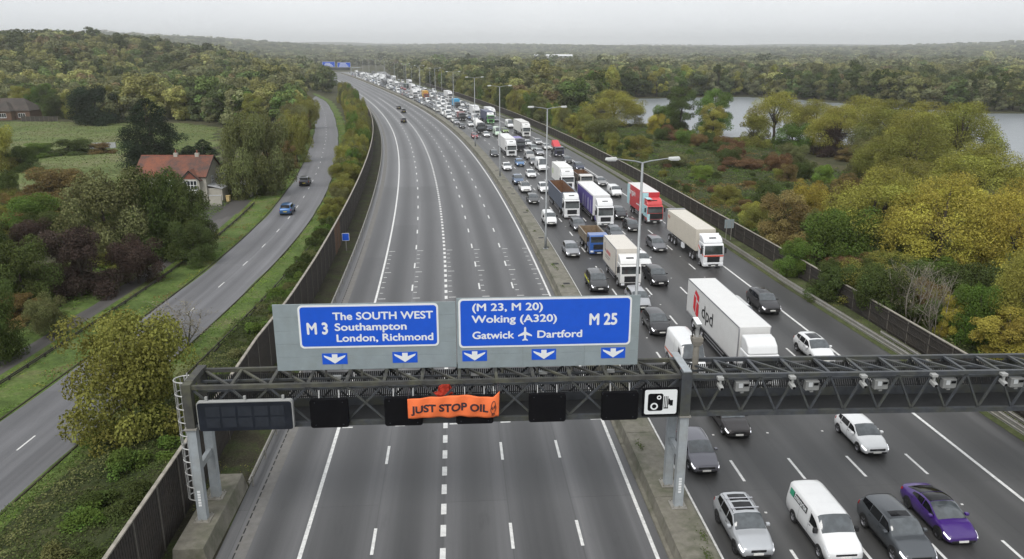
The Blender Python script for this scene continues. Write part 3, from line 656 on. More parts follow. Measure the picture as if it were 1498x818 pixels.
# ---- orange banner tied in front of two lane signals
mo, n, b = nmat('banner_cloth'); L = n.links.new; b.inputs['Base Color'].default_value = (.80, .165, .045, 1); b.inputs['Roughness'].default_value = .75
tt = N(n, 'ShaderNodeTexCoord'); zz = N(n, 'ShaderNodeTexNoise', Scale=2.0, Detail=4.0); L(tt.outputs['Object'], zz.inputs['Vector']); bp = N(n, 'ShaderNodeBump'); bp.inputs['Strength'].default_value = .5; bp.inputs['Distance'].default_value = .06; L(zz.outputs['Fac'], bp.inputs['Height']); L(bp.outputs['Normal'], b.inputs['Normal'])
M_ink = mat('banner_ink', (.035, .018, .025), .7, var=.1)
bn = groot('protest_banner', 5.70, -.62, 6.86); tag(bn, 'orange JUST STOP OIL banner hanging on the front of the gantry', 'banner')
BW, BH = 4.62, 1.10
def bpos(u, w_):
    """banner surface: u 0..1 along, w_ 0..1 up"""
    top = BH+.10*math.sin(u*math.pi)*1.0-.03*math.sin(u*9)+(.30*max(0, (u-.93)/.07)); bot = .0+.12*math.exp(-((u-.58)/.10)**2)-.05*u+.06*math.sin(u*7)*.4+(.04 if u > .95 else 0)
    y = -.05*math.sin(u*15+w_*1.5)-.035*math.sin(u*31-w_*3)-.05*math.sin(w_*math.pi)
    return (u*BW+.05*w_*u, y, bot+(top-bot)*w_)
NU, NW = 72, 12; vs_ = [bpos(i/NU, j/NW) for i in range(NU+1) for j in range(NW+1)]
MB().add(vs_, [(i*(NW+1)+j, (i+1)*(NW+1)+j, (i+1)*(NW+1)+j+1, i*(NW+1)+j+1) for i in range(NU) for j in range(NW)]).build('cloth', mo, bn, smooth=True).modifiers.new('thick', 'SOLIDIFY').thickness = .006
tm = text_mesh('JUST STOP OIL', .62, .024, ext=0.0)
bm = bmesh.new(); bm.from_mesh(tm); bmesh.ops.triangulate(bm, faces=bm.faces); bmesh.ops.subdivide_edges(bm, edges=[e for e in bm.edges if e.calc_length() > .12], cuts=2); bm.to_mesh(tm); bm.free()
co = np.array([v_.co[:] for v_ in tm.vertices]); x0_, x1_ = co[:, 0].min(), co[:, 0].max()
for v_ in tm.vertices:
    u = .035+(v_.co.x-x0_)/(x1_-x0_)*.845; w_ = .30+v_.co.y/BH*.86; p_ = bpos(u, w_); v_.co = (p_[0], p_[1]-.012, p_[2])
tm.materials.clear(); tm.materials.append(M_ink); link(bpy.data.objects.new('lettering', tm), bn)
em = MB()   # outline emblem at the right end
def bl(pts, r=.016): em.tube([(lambda p_: (p_[0], p_[1]-.014, p_[2]))(bpos(a, c)) for a, c in pts], r, 5)
bl([(.935+.030*math.cos(a)*(1 if math.sin(a) < 0 else .75), .50+.30*math.sin(a)) for a in np.linspace(-1.0, 5.2, 22)]); bl([(.925+.007*math.cos(a), .48+.06*math.sin(a)) for a in np.linspace(0, 6.283, 9)]); bl([(.948+.006*math.cos(a), .50+.055*math.sin(a)) for a in np.linspace(0, 6.283, 9)])
bl([(.925, .24), (.922, .10)]); bl([(.935, .22), (.935, .10)]); bl([(.948, .24), (.948, .12)]); em.build('emblem', M_ink, bn)
for x, z, z2 in ((.03, 1.10, 1.5), (4.55, 1.32, 1.7), (2.3, 1.16, 1.62)): MB().tube([(x, -.02, z), (x+.06, .45, z2)], .014, 5).build('tie', M_ink, bn)
# crumpled orange-red cloth behind the banner on the truss
M_red = mat('red_cloth', (.55, .045, .02), .85, var=.3, scale=4)
cb = groot('cloth_bundle', 7.55, .45, 7.45); tag(cb, 'crumpled red cloth bundle caught in the lattice above the orange banner', 'cloth')
bm = bmesh.new(); bmesh.ops.create_icosphere(bm, subdivisions=4, radius=1)
for v_ in bm.verts:
    n_ = mnoise.noise(v_.co*2.2)*.35+mnoise.noise(v_.co*5.5)*.16; k = 1+n_; v_.co = Vector((v_.co.x*.34*k+.12*v_.co.z*.4, v_.co.y*.22*k, .42+v_.co.z*.42*k)) if v_.co.z > -.2 else Vector((v_.co.x*.52*k-.05, v_.co.y*.26*k, .42+v_.co.z*.40*k))
me = bpy.data.meshes.new('cloth_bundle'); bm.to_mesh(me); bm.free(); me.materials.append(M_red); me.polygons.foreach_set('use_smooth', [True]*len(me.polygons)); link(bpy.data.objects.new('folded_cloth', me), cb)

# ---- enforcement cameras and boxes on the right span
ordn = ['first', 'second', 'third', 'fourth', 'fifth', 'sixth', 'seventh']
for k in range(7):
    c = groot('enforcement_camera', 21.85+3.83*k, -.30, 7.62-.010*(1.7+3.83*k)); tag(c, 'small white traffic camera, %s from the middle leg, on the right gantry span' % ordn[k], 'camera', 'cameras on the right gantry span')
    MB().box(-.14, .18, -.10, .24, .84, 1.0).build('mount', M_grey, c, bevel=.02); MB().bar((.02, .0, .55), (.02, .0, .82), .10).build('stem', M_grey, c)
    MB().bar((0, .20, .56), (.05, -.22, .42), .22, .20).build('body', M_grey, c, bevel=.03); MB().tube([(.048, -.20, .425), (.055, -.245, .412)], .075, 12).build('lens', M_black, c)
    if k < 6:
        c = groot('detector_box', 23.45+3.83*k, .80, 7.34-.010*(3.3+3.83*k)); tag(c, 'grey detector box, %s from the middle leg, inside the right gantry span' % ordn[k], 'detector box', 'boxes on the right gantry span')
        MB().box(-.38, .38, -.16, .16, .0, .54).build('case', M_grey, c, bevel=.03); MB().box(-.22, .0, -.175, -.162, .22, .48).build('label', M_sw, c); MB().box(.06, .32, -.175, -.162, .30, .44).build('slot', M_black, c); MB().box(-.08, .1, -.1, .1, -.12, -.002).build('foot', M_grey, c)
        MB().bar((-.42, 0, .5), (-.7, .2, .8), .06).bar((.42, 0, .5), (.7, .2, .8), .06).build('bracket', M_steel, c)
# ---- CCTV mast
M_mast = mat('weathered_mast', (.22, .205, .175), .7, .2, var=.25, scale=4)
c = groot('camera_mast', 21.05, 1.55, 8.3); tag(c, 'brown-grey CCTV mast with a white camera on top beside the middle leg', 'camera mast')
MB().tube([(0, 0, -.2), (0, 0, 1.55)], .17, 12).build('pole', M_mast, c, smooth=False); MB().add([(-.20, -.20, 1.40), (.20, -.20, 1.40), (.20, .20, 1.40), (-.20, .20, 1.40), (-.28, -.26, 1.66), (.28, -.26, 1.66), (.28, .26, 1.66), (-.28, .26, 1.66), (-.28, -.26, 1.86), (.28, -.26, 1.86), (.28, .26, 1.86), (-.28, .26, 1.86)],
    [(3, 2, 1, 0), (0, 1, 5, 4), (1, 2, 6, 5), (2, 3, 7, 6), (3, 0, 4, 7), (4, 5, 9, 8), (5, 6, 10, 9), (6, 7, 11, 10), (7, 4, 8, 11), (8, 9, 10, 11)]).build('head', M_mast, c)
MB().tube([(0, 0, 1.86), (0, 0, 2.35)], .11, 10).build('stem', M_grey, c); MB().bar((-.10, .18, 2.72), (-.05, -.34, 2.58), .24, .24).build('camera', M_grey, c, bevel=.03); MB().tube([(0, 0, 2.34), (-.05, -.03, 2.60)], .12, 10).build('pan_unit', M_hoop, c)
MB().bar((-.10, .24, 2.88), (-.04, -.42, 2.71), .28, .03).build('sun_shield', M_sw, c); MB().tube([(-.1, -.05, 2.4), (-.3, -.05, 2.2), (-.24, 0, 1.86)], .03, 6).build('cable', M_black, c)

# ------------------------------------------------------------------ lamp posts on the median
M_pole = mat('lamp_pole', (.27, .285, .29), .5, .4, var=.15, scale=3)
M_lamp = mat('lamp_head', (.50, .51, .49), .5, var=.12, scale=5)
lamp_root = None
def lamp_post(s, t, label, z0=.88, top=18.1, arm=1.7, double=True):
    r = empty('lamp_post', at(s, t, z0), psi(s)); tag(r, label, 'lamp post', 'tall lamp posts along the motorway'); H = top-z0
    MB().tube([(0, 0, 0), (0, 0, 1.9), (0, 0, 2.0), (0, 0, H)], [.16, .16, .115, .075], 10).build('pole', M_pole, r, smooth=True)
    MB().box(-.28, .28, -.28, .28, 0, .04).build('base_plate', M_pole, r)
    for sd in ((-1, 1) if double else (-1,)):
        MB().tube([(0, 0, H-.02), (sd*.5, 0, H+.10), (sd*arm, 0, H+.26)], [.05, .045, .035], 8).build('arm', M_pole, r)
        x0, x1 = sorted((sd*(arm-.10), sd*(arm+.68)))
        hd = MB().add([(x0, -.15, H+.17), (x1, -.15, H+.17), (x1, .15, H+.17), (x0, .15, H+.17), (x0+.06, -.12, H+.33), (x1-.06, -.12, H+.36), (x1-.06, .12, H+.36), (x0+.06, .12, H+.33)], [(3, 2, 1, 0), (4, 5, 6, 7), (0, 1, 5, 4), (1, 2, 6, 5), (2, 3, 7, 6), (3, 0, 4, 7)]).build('lamp_head', M_lamp, r, bevel=.04)
        MB().box(x0+.15, x1-.1, -.11, .11, H+.13, H+.169).build('lens', M_sw, hd)
    return r
for k, s in enumerate((27, 73.2, 131.5, 182, 236, 290, 344, 398, 452, 506, 560, 614, 668, 722)):
    lamp_post(s, 20.0, ['nearest tall double-armed lamp post, rising behind the right end of the M25 sign', 'second nearest double-armed lamp post on the median', 'third nearest double-armed lamp post on the median', 'fourth nearest double-armed lamp post on the median', 'fifth nearest double-armed lamp post on the median', 'sixth nearest double-armed lamp post on the median'][k] if k < 6 else 'double-armed lamp post on the median, %s from the near end' % nth(k+1), top=18.15)
for k, s in enumerate((470, 520, 570, 620, 670, 720)):
    lamp_post(s, 51+(s-470)*.02, 'slim single-armed lamp post at the far right edge, %s from the near end' % nth(k+1), 0, 13, 1.4, False)
# ------------------------------------------------------------------ small roadside signs
q = empty('small_sign', at(77.6, -5.26, 0), psi(77.6)); tag(q, 'small square blue sign on a post in the left verge', 'sign')
MB().tube([(0, 0, 0), (0, 0, 1.9)], .05, 8).build('post', M_galv, q); MB().prism([(a-.46, b_+1.45) for a, b_ in rrect(.92, 1.0, .08)], 'y', -.07, -.052).build('border', M_sw, q); MB().prism([(a-.41, b_+1.50) for a, b_ in rrect(.82, .9, .06)], 'y', -.078, -.072).build('face', M_blue, q)
q = empty('small_sign', at(78.5, 45.85, 0), psi(78)); tag(q, 'blank grey back of a small sign by the right fence', 'sign')
MB().tube([(-.35, 0, 0), (-.35, 0, 2.7)], .05, 8).build('post', M_galv, q); MB().tube([(.35, 0, 0), (.35, 0, 2.7)], .05, 8).build('post', M_galv, q); MB().box(-.65, .65, -.03, .0, 1.75, 2.95).build('plate', M_plank, q)
# ------------------------------------------------------------------ the far gantry
fs_ = 790; fg = empty('far_gantry', at(fs_, 0, 0), psi(fs_)); tag(fg, 'distant dark gantry crossing the motorway below the far blue signs', 'gantry')
MB().box(-9, 19, 0, 1.6, 6.2, 8.6).build('truss', M_steel, fg); MB().box(20, 30, .4, 1.0, 8.2, 8.9).build('arm', M_leg, fg); MB().box(-9.3, -8.8, .5, 1.1, 0, 6.4).build('leg', M_leg, fg); MB().box(19.8, 20.4, .5, 1.1, .8, 8.6).build('leg', M_leg, fg)
for x0, x1, z0, z1, lab in ((-7.4, 4.6, 9.4, 14.4, 'left of the two blue direction signs on the far gantry'), (7.0, 19.6, 9.0, 13.6, 'right of the two blue direction signs on the far gantry')):
    r = empty('direction_sign', at(fs_-.6, 0, 0), psi(fs_)); tag(r, lab, 'sign', 'blue signs on the far gantry')
    MB().box(x0, x1, -.1, .1, z0, z1).build('border', M_sw, r); MB().box(x0+.2, x1-.2, -.16, -.11, z0+.2, z1-.2).build('face', M_blue, r)
    mb = MB()
    for i in range(3): mb.box(x0+1.5+i*.6, x1-2.0-((i*37) % 3)*1.2, -.2, -.165, z0+.8+i*1.2, z0+1.4+i*1.2)
    mb.build('lettering', M_sw, r)
    for x in (x0+1, x1-1): MB().box(x-.15, x+.15, .1, .3, 8.6, z1).build('post', M_steel, r)
# ------------------------------------------------------------------ vehicles (local x = forward with the front bumper at 0, y = left, z up)
M_paint = paint('car_paint'); M_metal = paint('metallic_paint', .3, .35, .5); M_body = paint('truck_body', .45, 0, .1, .22)
def glassmat(name, c, rough=.06):
    m, n, b = nmat(name); L = n.links.new; b.inputs['Base Color'].default_value = (*c, 1); b.inputs['Roughness'].default_value = rough; b.inputs['Specular IOR Level'].default_value = .75; b.inputs['Coat Weight'].default_value = .4; b.inputs['Coat Roughness'].default_value = .02
    t = N(n, 'ShaderNodeTexCoord'); z = N(n, 'ShaderNodeTexNoise', Scale=2.2, Detail=3.0); L(t.outputs['Object'], z.inputs['Vector']); r = N(n, 'ShaderNodeValToRGB'); r.color_ramp.elements[0].position = .42; r.color_ramp.elements[0].color = (c[0]*.8, c[1]*.8, c[2]*.8, 1); r.color_ramp.elements[1].position = .62; r.color_ramp.elements[1].color = (c[0]*1.2, c[1]*1.2, c[2]*1.2, 1); L(z.outputs['Fac'], r.inputs['Fac']); L(r.outputs['Color'], b.inputs['Base Color'])
    return m
M_glass = glassmat('vehicle_glass', (.070, .080, .086)); M_dglass = glassmat('tinted_glass', (.006, .0065, .0075), .12); M_dglass.node_tree.nodes['Principled BSDF'].inputs['Coat Weight'].default_value = 0; M_dglass.node_tree.nodes['Principled BSDF'].inputs['Specular IOR Level'].default_value = .3; M_tglass = glassmat('cab_glass', (.032, .040, .040))
M_trim = mat('black_trim', (.014, .014, .015), .55, var=.2); M_tyre = mat('tyre', (.016, .016, .016), .85, var=.2); M_rim = mat('alloy', (.38, .38, .40), .35, .7, var=.1); M_drim = mat('dark_alloy', (.05, .05, .055), .35, .6, var=.1)
M_light = mat('headlamp', (.80, .82, .84), .12, var=.2, scale=9, spec=.8); M_drl = mat('lit_headlamp', (.95, .96, 1.0), .2, var=.02, emit=.9); M_tail = mat('tail_lamp', (.35, .015, .012), .25, var=.2); M_amber = mat('amber_lamp', (.6, .22, .02), .3)
M_plate = mat('number_plate', (.72, .72, .68), .5, var=.15, scale=14); M_plate_y = mat('rear_plate', (.62, .50, .06), .5, var=.1); M_chrome = mat('chrome', (.6, .6, .62), .2, .9)
M_chassis = mat('chassis', (.020, .019, .018), .8, var=.3, scale=4); M_rust = mat('rusty_steel', (.17, .085, .042), .85, var=.4, scale=3, dirt=(.08, .05, .035), dirtscale=1.5, dirtamt=.6)
def flat(name, c, rough=.5, **k):
    return MATS.get(name) or mat(name, c, rough, var=k.pop('var', .08), **k)
def pchip(xs, ys, q):
    xs = np.array(xs, float); ys = np.array(ys, float); h_ = np.diff(xs); d = np.diff(ys)/h_; m_ = np.zeros(len(xs)); m_[0] = d[0]; m_[-1] = d[-1]
    for i in range(1, len(xs)-1):
        m_[i] = 0 if d[i-1]*d[i] <= 0 else 2*d[i-1]*d[i]/(d[i-1]+d[i])
    i = np.clip(np.searchsorted(xs, q)-1, 0, len(h_)-1); t_ = (q-xs[i])/h_[i]
    return (2*t_**3-3*t_**2+1)*ys[i]+(t_**3-2*t_**2+t_)*h_[i]*m_[i]+(-2*t_**3+3*t_**2)*ys[i+1]+(t_**3-t_**2)*h_[i]*m_[i+1]
class Shell:
    """a car skin lofted through cross sections: surface point P(x, v), v = 0 (underside) .. 7 (roof centre)"""
    def __init__(s, rows):      # rows: x, hw, zlow, zsh, wsh, zr, wr, zt   (from rear to front)
        rows = sorted(rows); s.x = [r[0] for r in rows]; s.c = list(zip(*rows)); s.x0, s.x1 = s.x[0], s.x[-1]; s.memo = {}
    def row(s, x): return [float(pchip(s.x, c, np.float64(x))) for c in s.c[1:]]
    def sec(s, x):
        k = round(x, 5)
        if k in s.memo: return s.memo[k]
        hw, zl, zs, ws, zr, wr, zt = s.row(x)
        s.memo[k] = [(hw*.5, zl), (hw*.92, zl+.03), (hw*.995, zl+(zs-zl)*.38), (hw, zs-(zs-zl)*.30), (hw*ws, zs), (hw*wr, zr), (hw*wr*.80, zt-.018), (0, zt+.012)]
        return s.memo[k]
    def P(s, x, v, side=1):
        q = s.sec(x); i = min(6, int(v)); f = v-i; return Vector((x, side*(q[i][0]*(1-f)+q[i+1][0]*f), q[i][1]*(1-f)+q[i+1][1]*f))
    def n(s, x, v, side):
        e = .02; a = s.P(min(s.x1, x+e), v, side)-s.P(max(s.x0, x-e), v, side); b_ = s.P(x, min(7, v+.04), side)-s.P(x, max(0, v-.04), side); k = a.cross(b_)
        if k.length < 1e-9: return Vector((0, 0, 1))
        k.normalize()
        if (s.P(x, v, side)-Vector((x, 0, .5))).dot(k) < 0: k = -k
        return k
    def body(s, dx=.1):
        xs = sorted(set([round(q, 4) for q in np.linspace(s.x0, s.x1, int((s.x1-s.x0)/dx))]+s.x)); mb = MB(); vs = []; fs = []; vv = [0, 1, 1.5, 2, 2.5, 3, 3.5, 4, 4.5, 5, 5.35, 5.7, 6, 6.5, 7]; k = len(vv)*2-1
        for x in xs:
            L_ = [s.P(x, v, 1) for v in vv]; vs += L_+[Vector((x, -p_.y, p_.z)) for p_ in reversed(L_[:-1])]
        for i in range(len(xs)-1):
            for j in range(k-1): fs.append((i*k+j, i*k+j+1, (i+1)*k+j+1, (i+1)*k+j))
            fs.append((i*k+k-1, i*k, (i+1)*k, (i+1)*k+k-1))
        fs.append(tuple(range(k))); fs.append(tuple(range((len(xs)-1)*k+k-1, (len(xs)-1)*k-1, -1))); return mb.add(vs, fs)
    def patch(s, xa, xb, va, vb, side, off=.016, nx=5, nv=4, va2=None, vb2=None):
        nx = max(nx, int(abs(xb-xa)/.08))
        """panel lying on the skin between x = xa..xb and v = va..vb (va2/vb2: limits at xb)"""
        vs = []; va2 = va if va2 is None else va2; vb2 = vb if vb2 is None else vb2
        for i in range(nx+1):
            x = xa+(xb-xa)*i/nx; a = va+(va2-va)*i/nx; b_ = vb+(vb2-vb)*i/nx
            for j in range(nv+1):
                v = a+(b_-a)*j/nv; vs.append(s.P(x, v, side)+s.n(x, v, side)*off)
        return MB().add(vs, [(i*(nv+1)+j, (i+1)*(nv+1)+j, (i+1)*(nv+1)+j+1, i*(nv+1)+j+1) for i in range(nx) for j in range(nv)])
    def across(s, xa, xb, va, off=.014, nx=5, nv=5, va2=None):
        nx = max(nx, int(abs(xb-xa)/.08)) if nv > 2 else nx
        """panel across the whole width (windscreen, roof, bonnet)"""
        vs = []; va2 = va if va2 is None else va2
        for i in range(nx+1):
            x = xa+(xb-xa)*i/nx; a = va+(va2-va)*i/nx; q = [a+(7-a)*j/nv for j in range(nv+1)]
            r1 = [s.P(x, v, 1)+s.n(x, v, 1)*off for v in q]; r1[-1] = s.P(x, 7, 1)+s.n(x, 6.9, 1)*off; vs += r1+[Vector((p_.x, -p_.y, p_.z)) for p_ in reversed(r1[:-1])]
        k = 2*nv+1; return MB().add(vs, [(i*k+j, (i+1)*k+j, (i+1)*k+j+1, i*k+j+1) for i in range(nx) for j in range(k-1)])
def car_rows(L_, W_, H_, hood, cowl, ws_top, roof_end, deck, belt=.90, nose=.62, hoodz=.84, deckz=None, wr=.77, zl=.22, tail_hw=.86):
    """hood.. deck are distances behind the nose: nose-of-bonnet, windscreen base, windscreen top, end of roof, base of the rear window"""
    h = W_/2; dz = deckz or belt+.10; cz = hoodz+.13
    return [(0, h*.74, zl+.05, nose-.10, .90, nose-.02, .74, nose), (-.10, h*.88, zl, nose-.02, .95, nose+.05, .80, nose+.08), (-hood*.55, h*.965, zl-.02, (nose+hoodz)/2+.0, .965, hoodz-.03, .84, hoodz), (-cowl*.75, h*.99, zl-.03, belt-.09, .97, hoodz+.07, .86, hoodz+.09),
            (-cowl, h, zl-.03, belt-.04, .965, cz-.03, .86, cz), (-(cowl+ws_top)/2, h, zl-.03, belt-.01, .955, (cz+H_)/2-.06, (.86+wr)/2+.02, (cz+H_)/2+.045), (-ws_top, h, zl-.03, belt, .95, H_-.105, wr, H_-.03), (-(ws_top+roof_end)/2, h, zl-.03, belt+.03, .945, H_-.085, wr, H_),
            (-roof_end, h*.99, zl-.02, belt+.06, .93, H_-.125, wr*.97, H_-.055), (-(roof_end+deck)/2, h*.98, zl, belt+.07, .92, (H_-.1+dz)/2-.05, wr*.97, (H_-.05+dz)/2+.03), (-deck, h*.96, zl, belt+.05, .92, dz-.05, .82, dz), (-L_+.12, h*.92, zl+.02, belt-.04, .94, dz-.10, .80, dz-.05), (-L_, h*tail_hw, zl+.14, belt-.16, .94, dz-.22, .82, dz-.18)]
CARS = {
 'hatch':  dict(rows=(4.25, 1.80, 1.47, .95, 1.10, 1.92, 3.72, 4.12), belt=.93, wheels=(.86, 3.48, .315), sides=((1.42, 2.30), (2.38, 3.28), (3.34, 3.74))),
 'estate': dict(rows=(4.75, 1.84, 1.48, 1.05, 1.22, 2.02, 4.28, 4.62), belt=.93, wheels=(.90, 3.72, .325), sides=((1.52, 2.42), (2.50, 3.36), (3.42, 4.22))),
 'saloon': dict(rows=(4.68, 1.84, 1.43, 1.10, 1.28, 2.12, 3.28, 4.02), belt=.90, wheels=(.86, 3.70, .325), sides=((1.60, 2.48), (2.55, 3.42)), deckz=1.03),
 'fast':   dict(rows=(4.70, 1.86, 1.44, .95, 1.10, 2.15, 3.05, 4.25), belt=.90, wheels=(.84, 3.72, .34), sides=((1.45, 2.45), (2.52, 3.55)), deckz=1.08, nose=.58, hoodz=.82),
 'suv':    dict(rows=(4.60, 1.90, 1.68, 1.05, 1.20, 1.95, 3.95, 4.42), belt=1.06, wheels=(.88, 3.60, .36), sides=((1.52, 2.36), (2.44, 3.28), (3.34, 3.95)), hoodz=1.00, nose=.76, zl=.30),
 'bigsuv': dict(rows=(4.85, 1.95, 1.76, 1.10, 1.26, 1.98, 4.25, 4.70), belt=1.12, wheels=(.92, 3.82, .38), sides=((1.58, 2.44), (2.52, 3.42), (3.48, 4.30)), hoodz=1.06, nose=.80, zl=.32),
}
def wheel(parent, x, y, r, w, rim=None, side=1, parts=True):
    wh = MB().lathe_y((0, 0, 0), [(r*.62, -w/2), (r*.93, -w/2), (r, -w/2+.03), (r, w/2-.03), (r*.93, w/2), (r*.62, w/2)], 18).build('wheel', M_tyre, parent); wh.location = (x, y, r)
    q = MB().lathe_y((0, side*(w/2-.05), 0), [(.02, .01*side), (r*.20, .015*side), (r*.22, -.015*side), (r*.55, -.01*side), (r*.64, .04*side)], 14)
    if parts:
        for k in range(5):
            a = 2*math.pi*k/5; q.bar((r*.1*math.cos(a), side*(w/2-.025), r*.1*math.sin(a)), (r*.6*math.cos(a), side*(w/2-.02), r*.6*math.sin(a)), r*.16, .03, up=(0, 1, 0))
    q.build('rim', rim or M_rim, wh)
    return wh
PROTO = {}
def build_car(kind, glass=None, rim=None, metal=True, lit=True, extras=(), grille='wide'):
    d = CARS[kind]; a = d['rows']; kw = {k: d[k] for k in ('belt', 'deckz', 'nose', 'hoodz', 'zl', 'wr') if k in d}; L_, W_, H_, hood, cowl, wst, rend, deck = a
    sh = Shell(car_rows(*a, **kw)); r = empty('car'); gl = glass or M_glass
    body = sh.body().build('body', M_metal if metal else M_paint, r, smooth=True); body['paint'] = 1
    sh.across(-wst+.02, -cowl-.03, 5.10, nx=6, va2=5.05).build('windscreen', gl, r, smooth=True)
    sh.across(-rend-.03, -deck+.05, 5.2, nx=4).build('rear_window', M_dglass, r, smooth=True)
    for sd in (1, -1):
        for i, (x0, x1) in enumerate(d['sides']):
            if i == 0: sh.patch(-x1, -x0, 4.10, 4.90, sd, nx=6, va2=4.2, vb2=4.70).build('side_window', M_dglass, r, smooth=True)
            else:
                lastp = i == len(d['sides'])-1; sh.patch(-x1, -x0, 4.10 if not lastp else 4.25, 4.90 if not lastp else 4.80, sd, va2=4.10, vb2=4.90).build('side_window', M_dglass, r, smooth=True)
        sh.patch(-L_*.82, -L_*.20, 1.0, 1.35, sd, .012, nx=8, nv=1).build('sill', M_trim, r)
        # lamps
        hl = sh.patch(-.46, -.05, 3.35, 4.0, sd, .012, nx=4, nv=2, va2=3.0, vb2=3.95).build('headlamp', M_drl if lit else M_light, r, smooth=True)
        sh.patch(-L_+.02, -L_+.30, 3.2, 4.0, sd, .010, nx=2, nv=2).build('tail_lamp', M_tail, r)
        # door lines and handles
        for x in (d['sides'][0][1]+.04, d['sides'][1][1]+.04 if len(d['sides']) > 2 else d['sides'][-1][1]-.15):
            sh.patch(-x-.008, -x+.008, 1.4, 4.1, sd, .004, nx=1, nv=8).build('door_seam', M_trim, r)
        for x in (d['sides'][0][1]-.12, d['sides'][1][1]-.10): sh.patch(-x-.10, -x+.10, 3.52, 3.66, sd, .025, nx=2, nv=1).build('door_handle', M_trim, r)
        mx = -(cowl+.40); p_ = sh.P(mx, 4.05, sd); mm = MB(); mm.box(mx-.09, mx+.11, *sorted((p_.y+sd*.03, p_.y+sd*.24)), p_.z+.0, p_.z+.15); mo_ = mm.build('mirror', M_metal if metal else M_paint, r, bevel=.04); mo_['paint'] = 1
        for x in d['wheels'][:2]:
            rr = d['wheels'][2]; yy = sd*(W_/2-.115)
            n_ = 16; ar = MB(); P0 = sd*(W_/2+.006)
            vs = [(-x+rr*1.16*math.cos(q), P0, rr+rr*1.16*math.sin(q)) for q in np.linspace(-.12, math.pi+.12, n_)]; vs2 = [(v_[0], sd*(W_/2-.25), v_[2]) for v_ in vs]
            ar.add(vs+vs2, [tuple(range(n_))]+[(i, i+1, n_+i+1, n_+i) for i in range(n_-1)]); ar.build('wheel_arch', M_trim, r)
            wheel(r, -x, yy+sd*.02, rr, .22, rim, sd)
    # front: grille, intake, plate
    z0 = kw.get('nose', .62); gw = {'wide': .52, 'narrow': .40, 'none': .0}[grille]; front = MB()
    if gw: MB().box(-.12, .016, -gw, gw, z0-.17, z0-.01).build('grille', M_trim, r, bevel=.03); MB().box(-.02, .018, -gw*.22, gw*.22, z0-.135, z0-.10).build('badge', M_chrome, r)
    MB().box(-.14, .012, -W_*.35, W_*.35, kw.get('zl', .22)+.02, kw.get('zl', .22)+.16).build('intake', M_trim, r, bevel=.03)
    MB().box(-.05, .026, -.26, .26, z0-.31, z0-.20).build('number_plate', M_plate, r); MB().box(-L_-.015, -L_+.02, -.26, .26, .62, .73).build('number_plate', M_plate_y, r)
    MB().box(-L_+.3, -.3, -W_/2+.12, W_/2-.12, kw.get('zl', .22)-.04, kw.get('zl', .22)+.1).build('underside', M_chassis, r)
    if 'roof' in extras: sh.across(-rend+.62, -wst-.22, 6.15, .010, nx=4).build('glass_roof', M_dglass, r, smooth=True)
    if 'roof2' in extras:
        sh.across(-(wst+.95), -wst-.22, 6.15, .010, nx=3).build('sunroof', M_dglass, r, smooth=True); sh.across(-(wst+1.75), -wst-1.10, 6.15, .010, nx=3).build('sunroof', M_dglass, r, smooth=True)
    if 'sunroof' in extras: sh.across(-(wst+.62), -wst-.16, 6.15, .010, nx=3).build('sunroof', M_dglass, r, smooth=True)
    if 'blackroof' in extras: sh.across(-rend+.02, -wst-.02, 5.3, .010, nx=6).build('black_roof', M_dglass, r, smooth=True)
    if 'rails' in extras:
        for sd in (1, -1):
            pts = [sh.P(-x, 5.35, sd)+Vector((0, 0, .05)) for x in np.linspace(wst+.05, rend-.05, 7)]; pts[0].z -= .05; pts[-1].z -= .05; MB().tube(pts, .02, 6).build('roof_rail', M_chrome, r)
    if 'bars' in extras:
        for x in (wst+.35, wst+1.25):
            a_, b_ = sh.P(-x, 5.1, 1), sh.P(-x, 5.1, -1); MB().box(-x-.04, -x+.04, b_.y-.05, a_.y+.05, a_.z+.10, a_.z+.14).build('roof_bar', M_chrome, r)
    if 'yellow' in extras:
        for sd in (1, -1): sh.patch(-L_+.25, -d['sides'][0][0], 2.6, 3.4, sd, .011, nx=6, nv=1).build('side_stripe', flat('hi_vis_yellow', (.62, .62, .05)), r)
    return r
def setcol(r, c):
    for o in r.children:
        if 'paint' in o.keys(): o.color = (*c, 1)
        for g in o.children:
            if 'paint' in g.keys(): g.color = (*c, 1)
LANES = [23.4, 27.15, 30.9, 34.85, 38.7, 42.6]
used_proto = {}
occupied = []
def placeveh(r, s, t, dr=-1, dang=0.0):
    """dr -1: facing the camera along the right carriageway, +1: driving away on the left"""
    a = psi(s); r.location = at(s, t, ROADZ); r.rotation_euler = (0, 0, a+math.pi/2+(math.pi if dr < 0 else 0)+dang)
def new_car(kind, **kw):
    key = (kind, repr(sorted((k, str(v)) for k, v in kw.items())))
    if key not in used_proto: used_proto[key] = build_car(kind, **kw); return used_proto[key]
    return copy_tree(used_proto[key])
def car(kind, s, t, c, label, cat='car', group='cars queuing towards the camera', length=5.0, dr=-1, **kw):
    r = new_car(kind, **kw); setcol(r, c); placeveh(r, s, t, dr); tag(r, label, cat, group); occupied.append((s, t, length)); return r

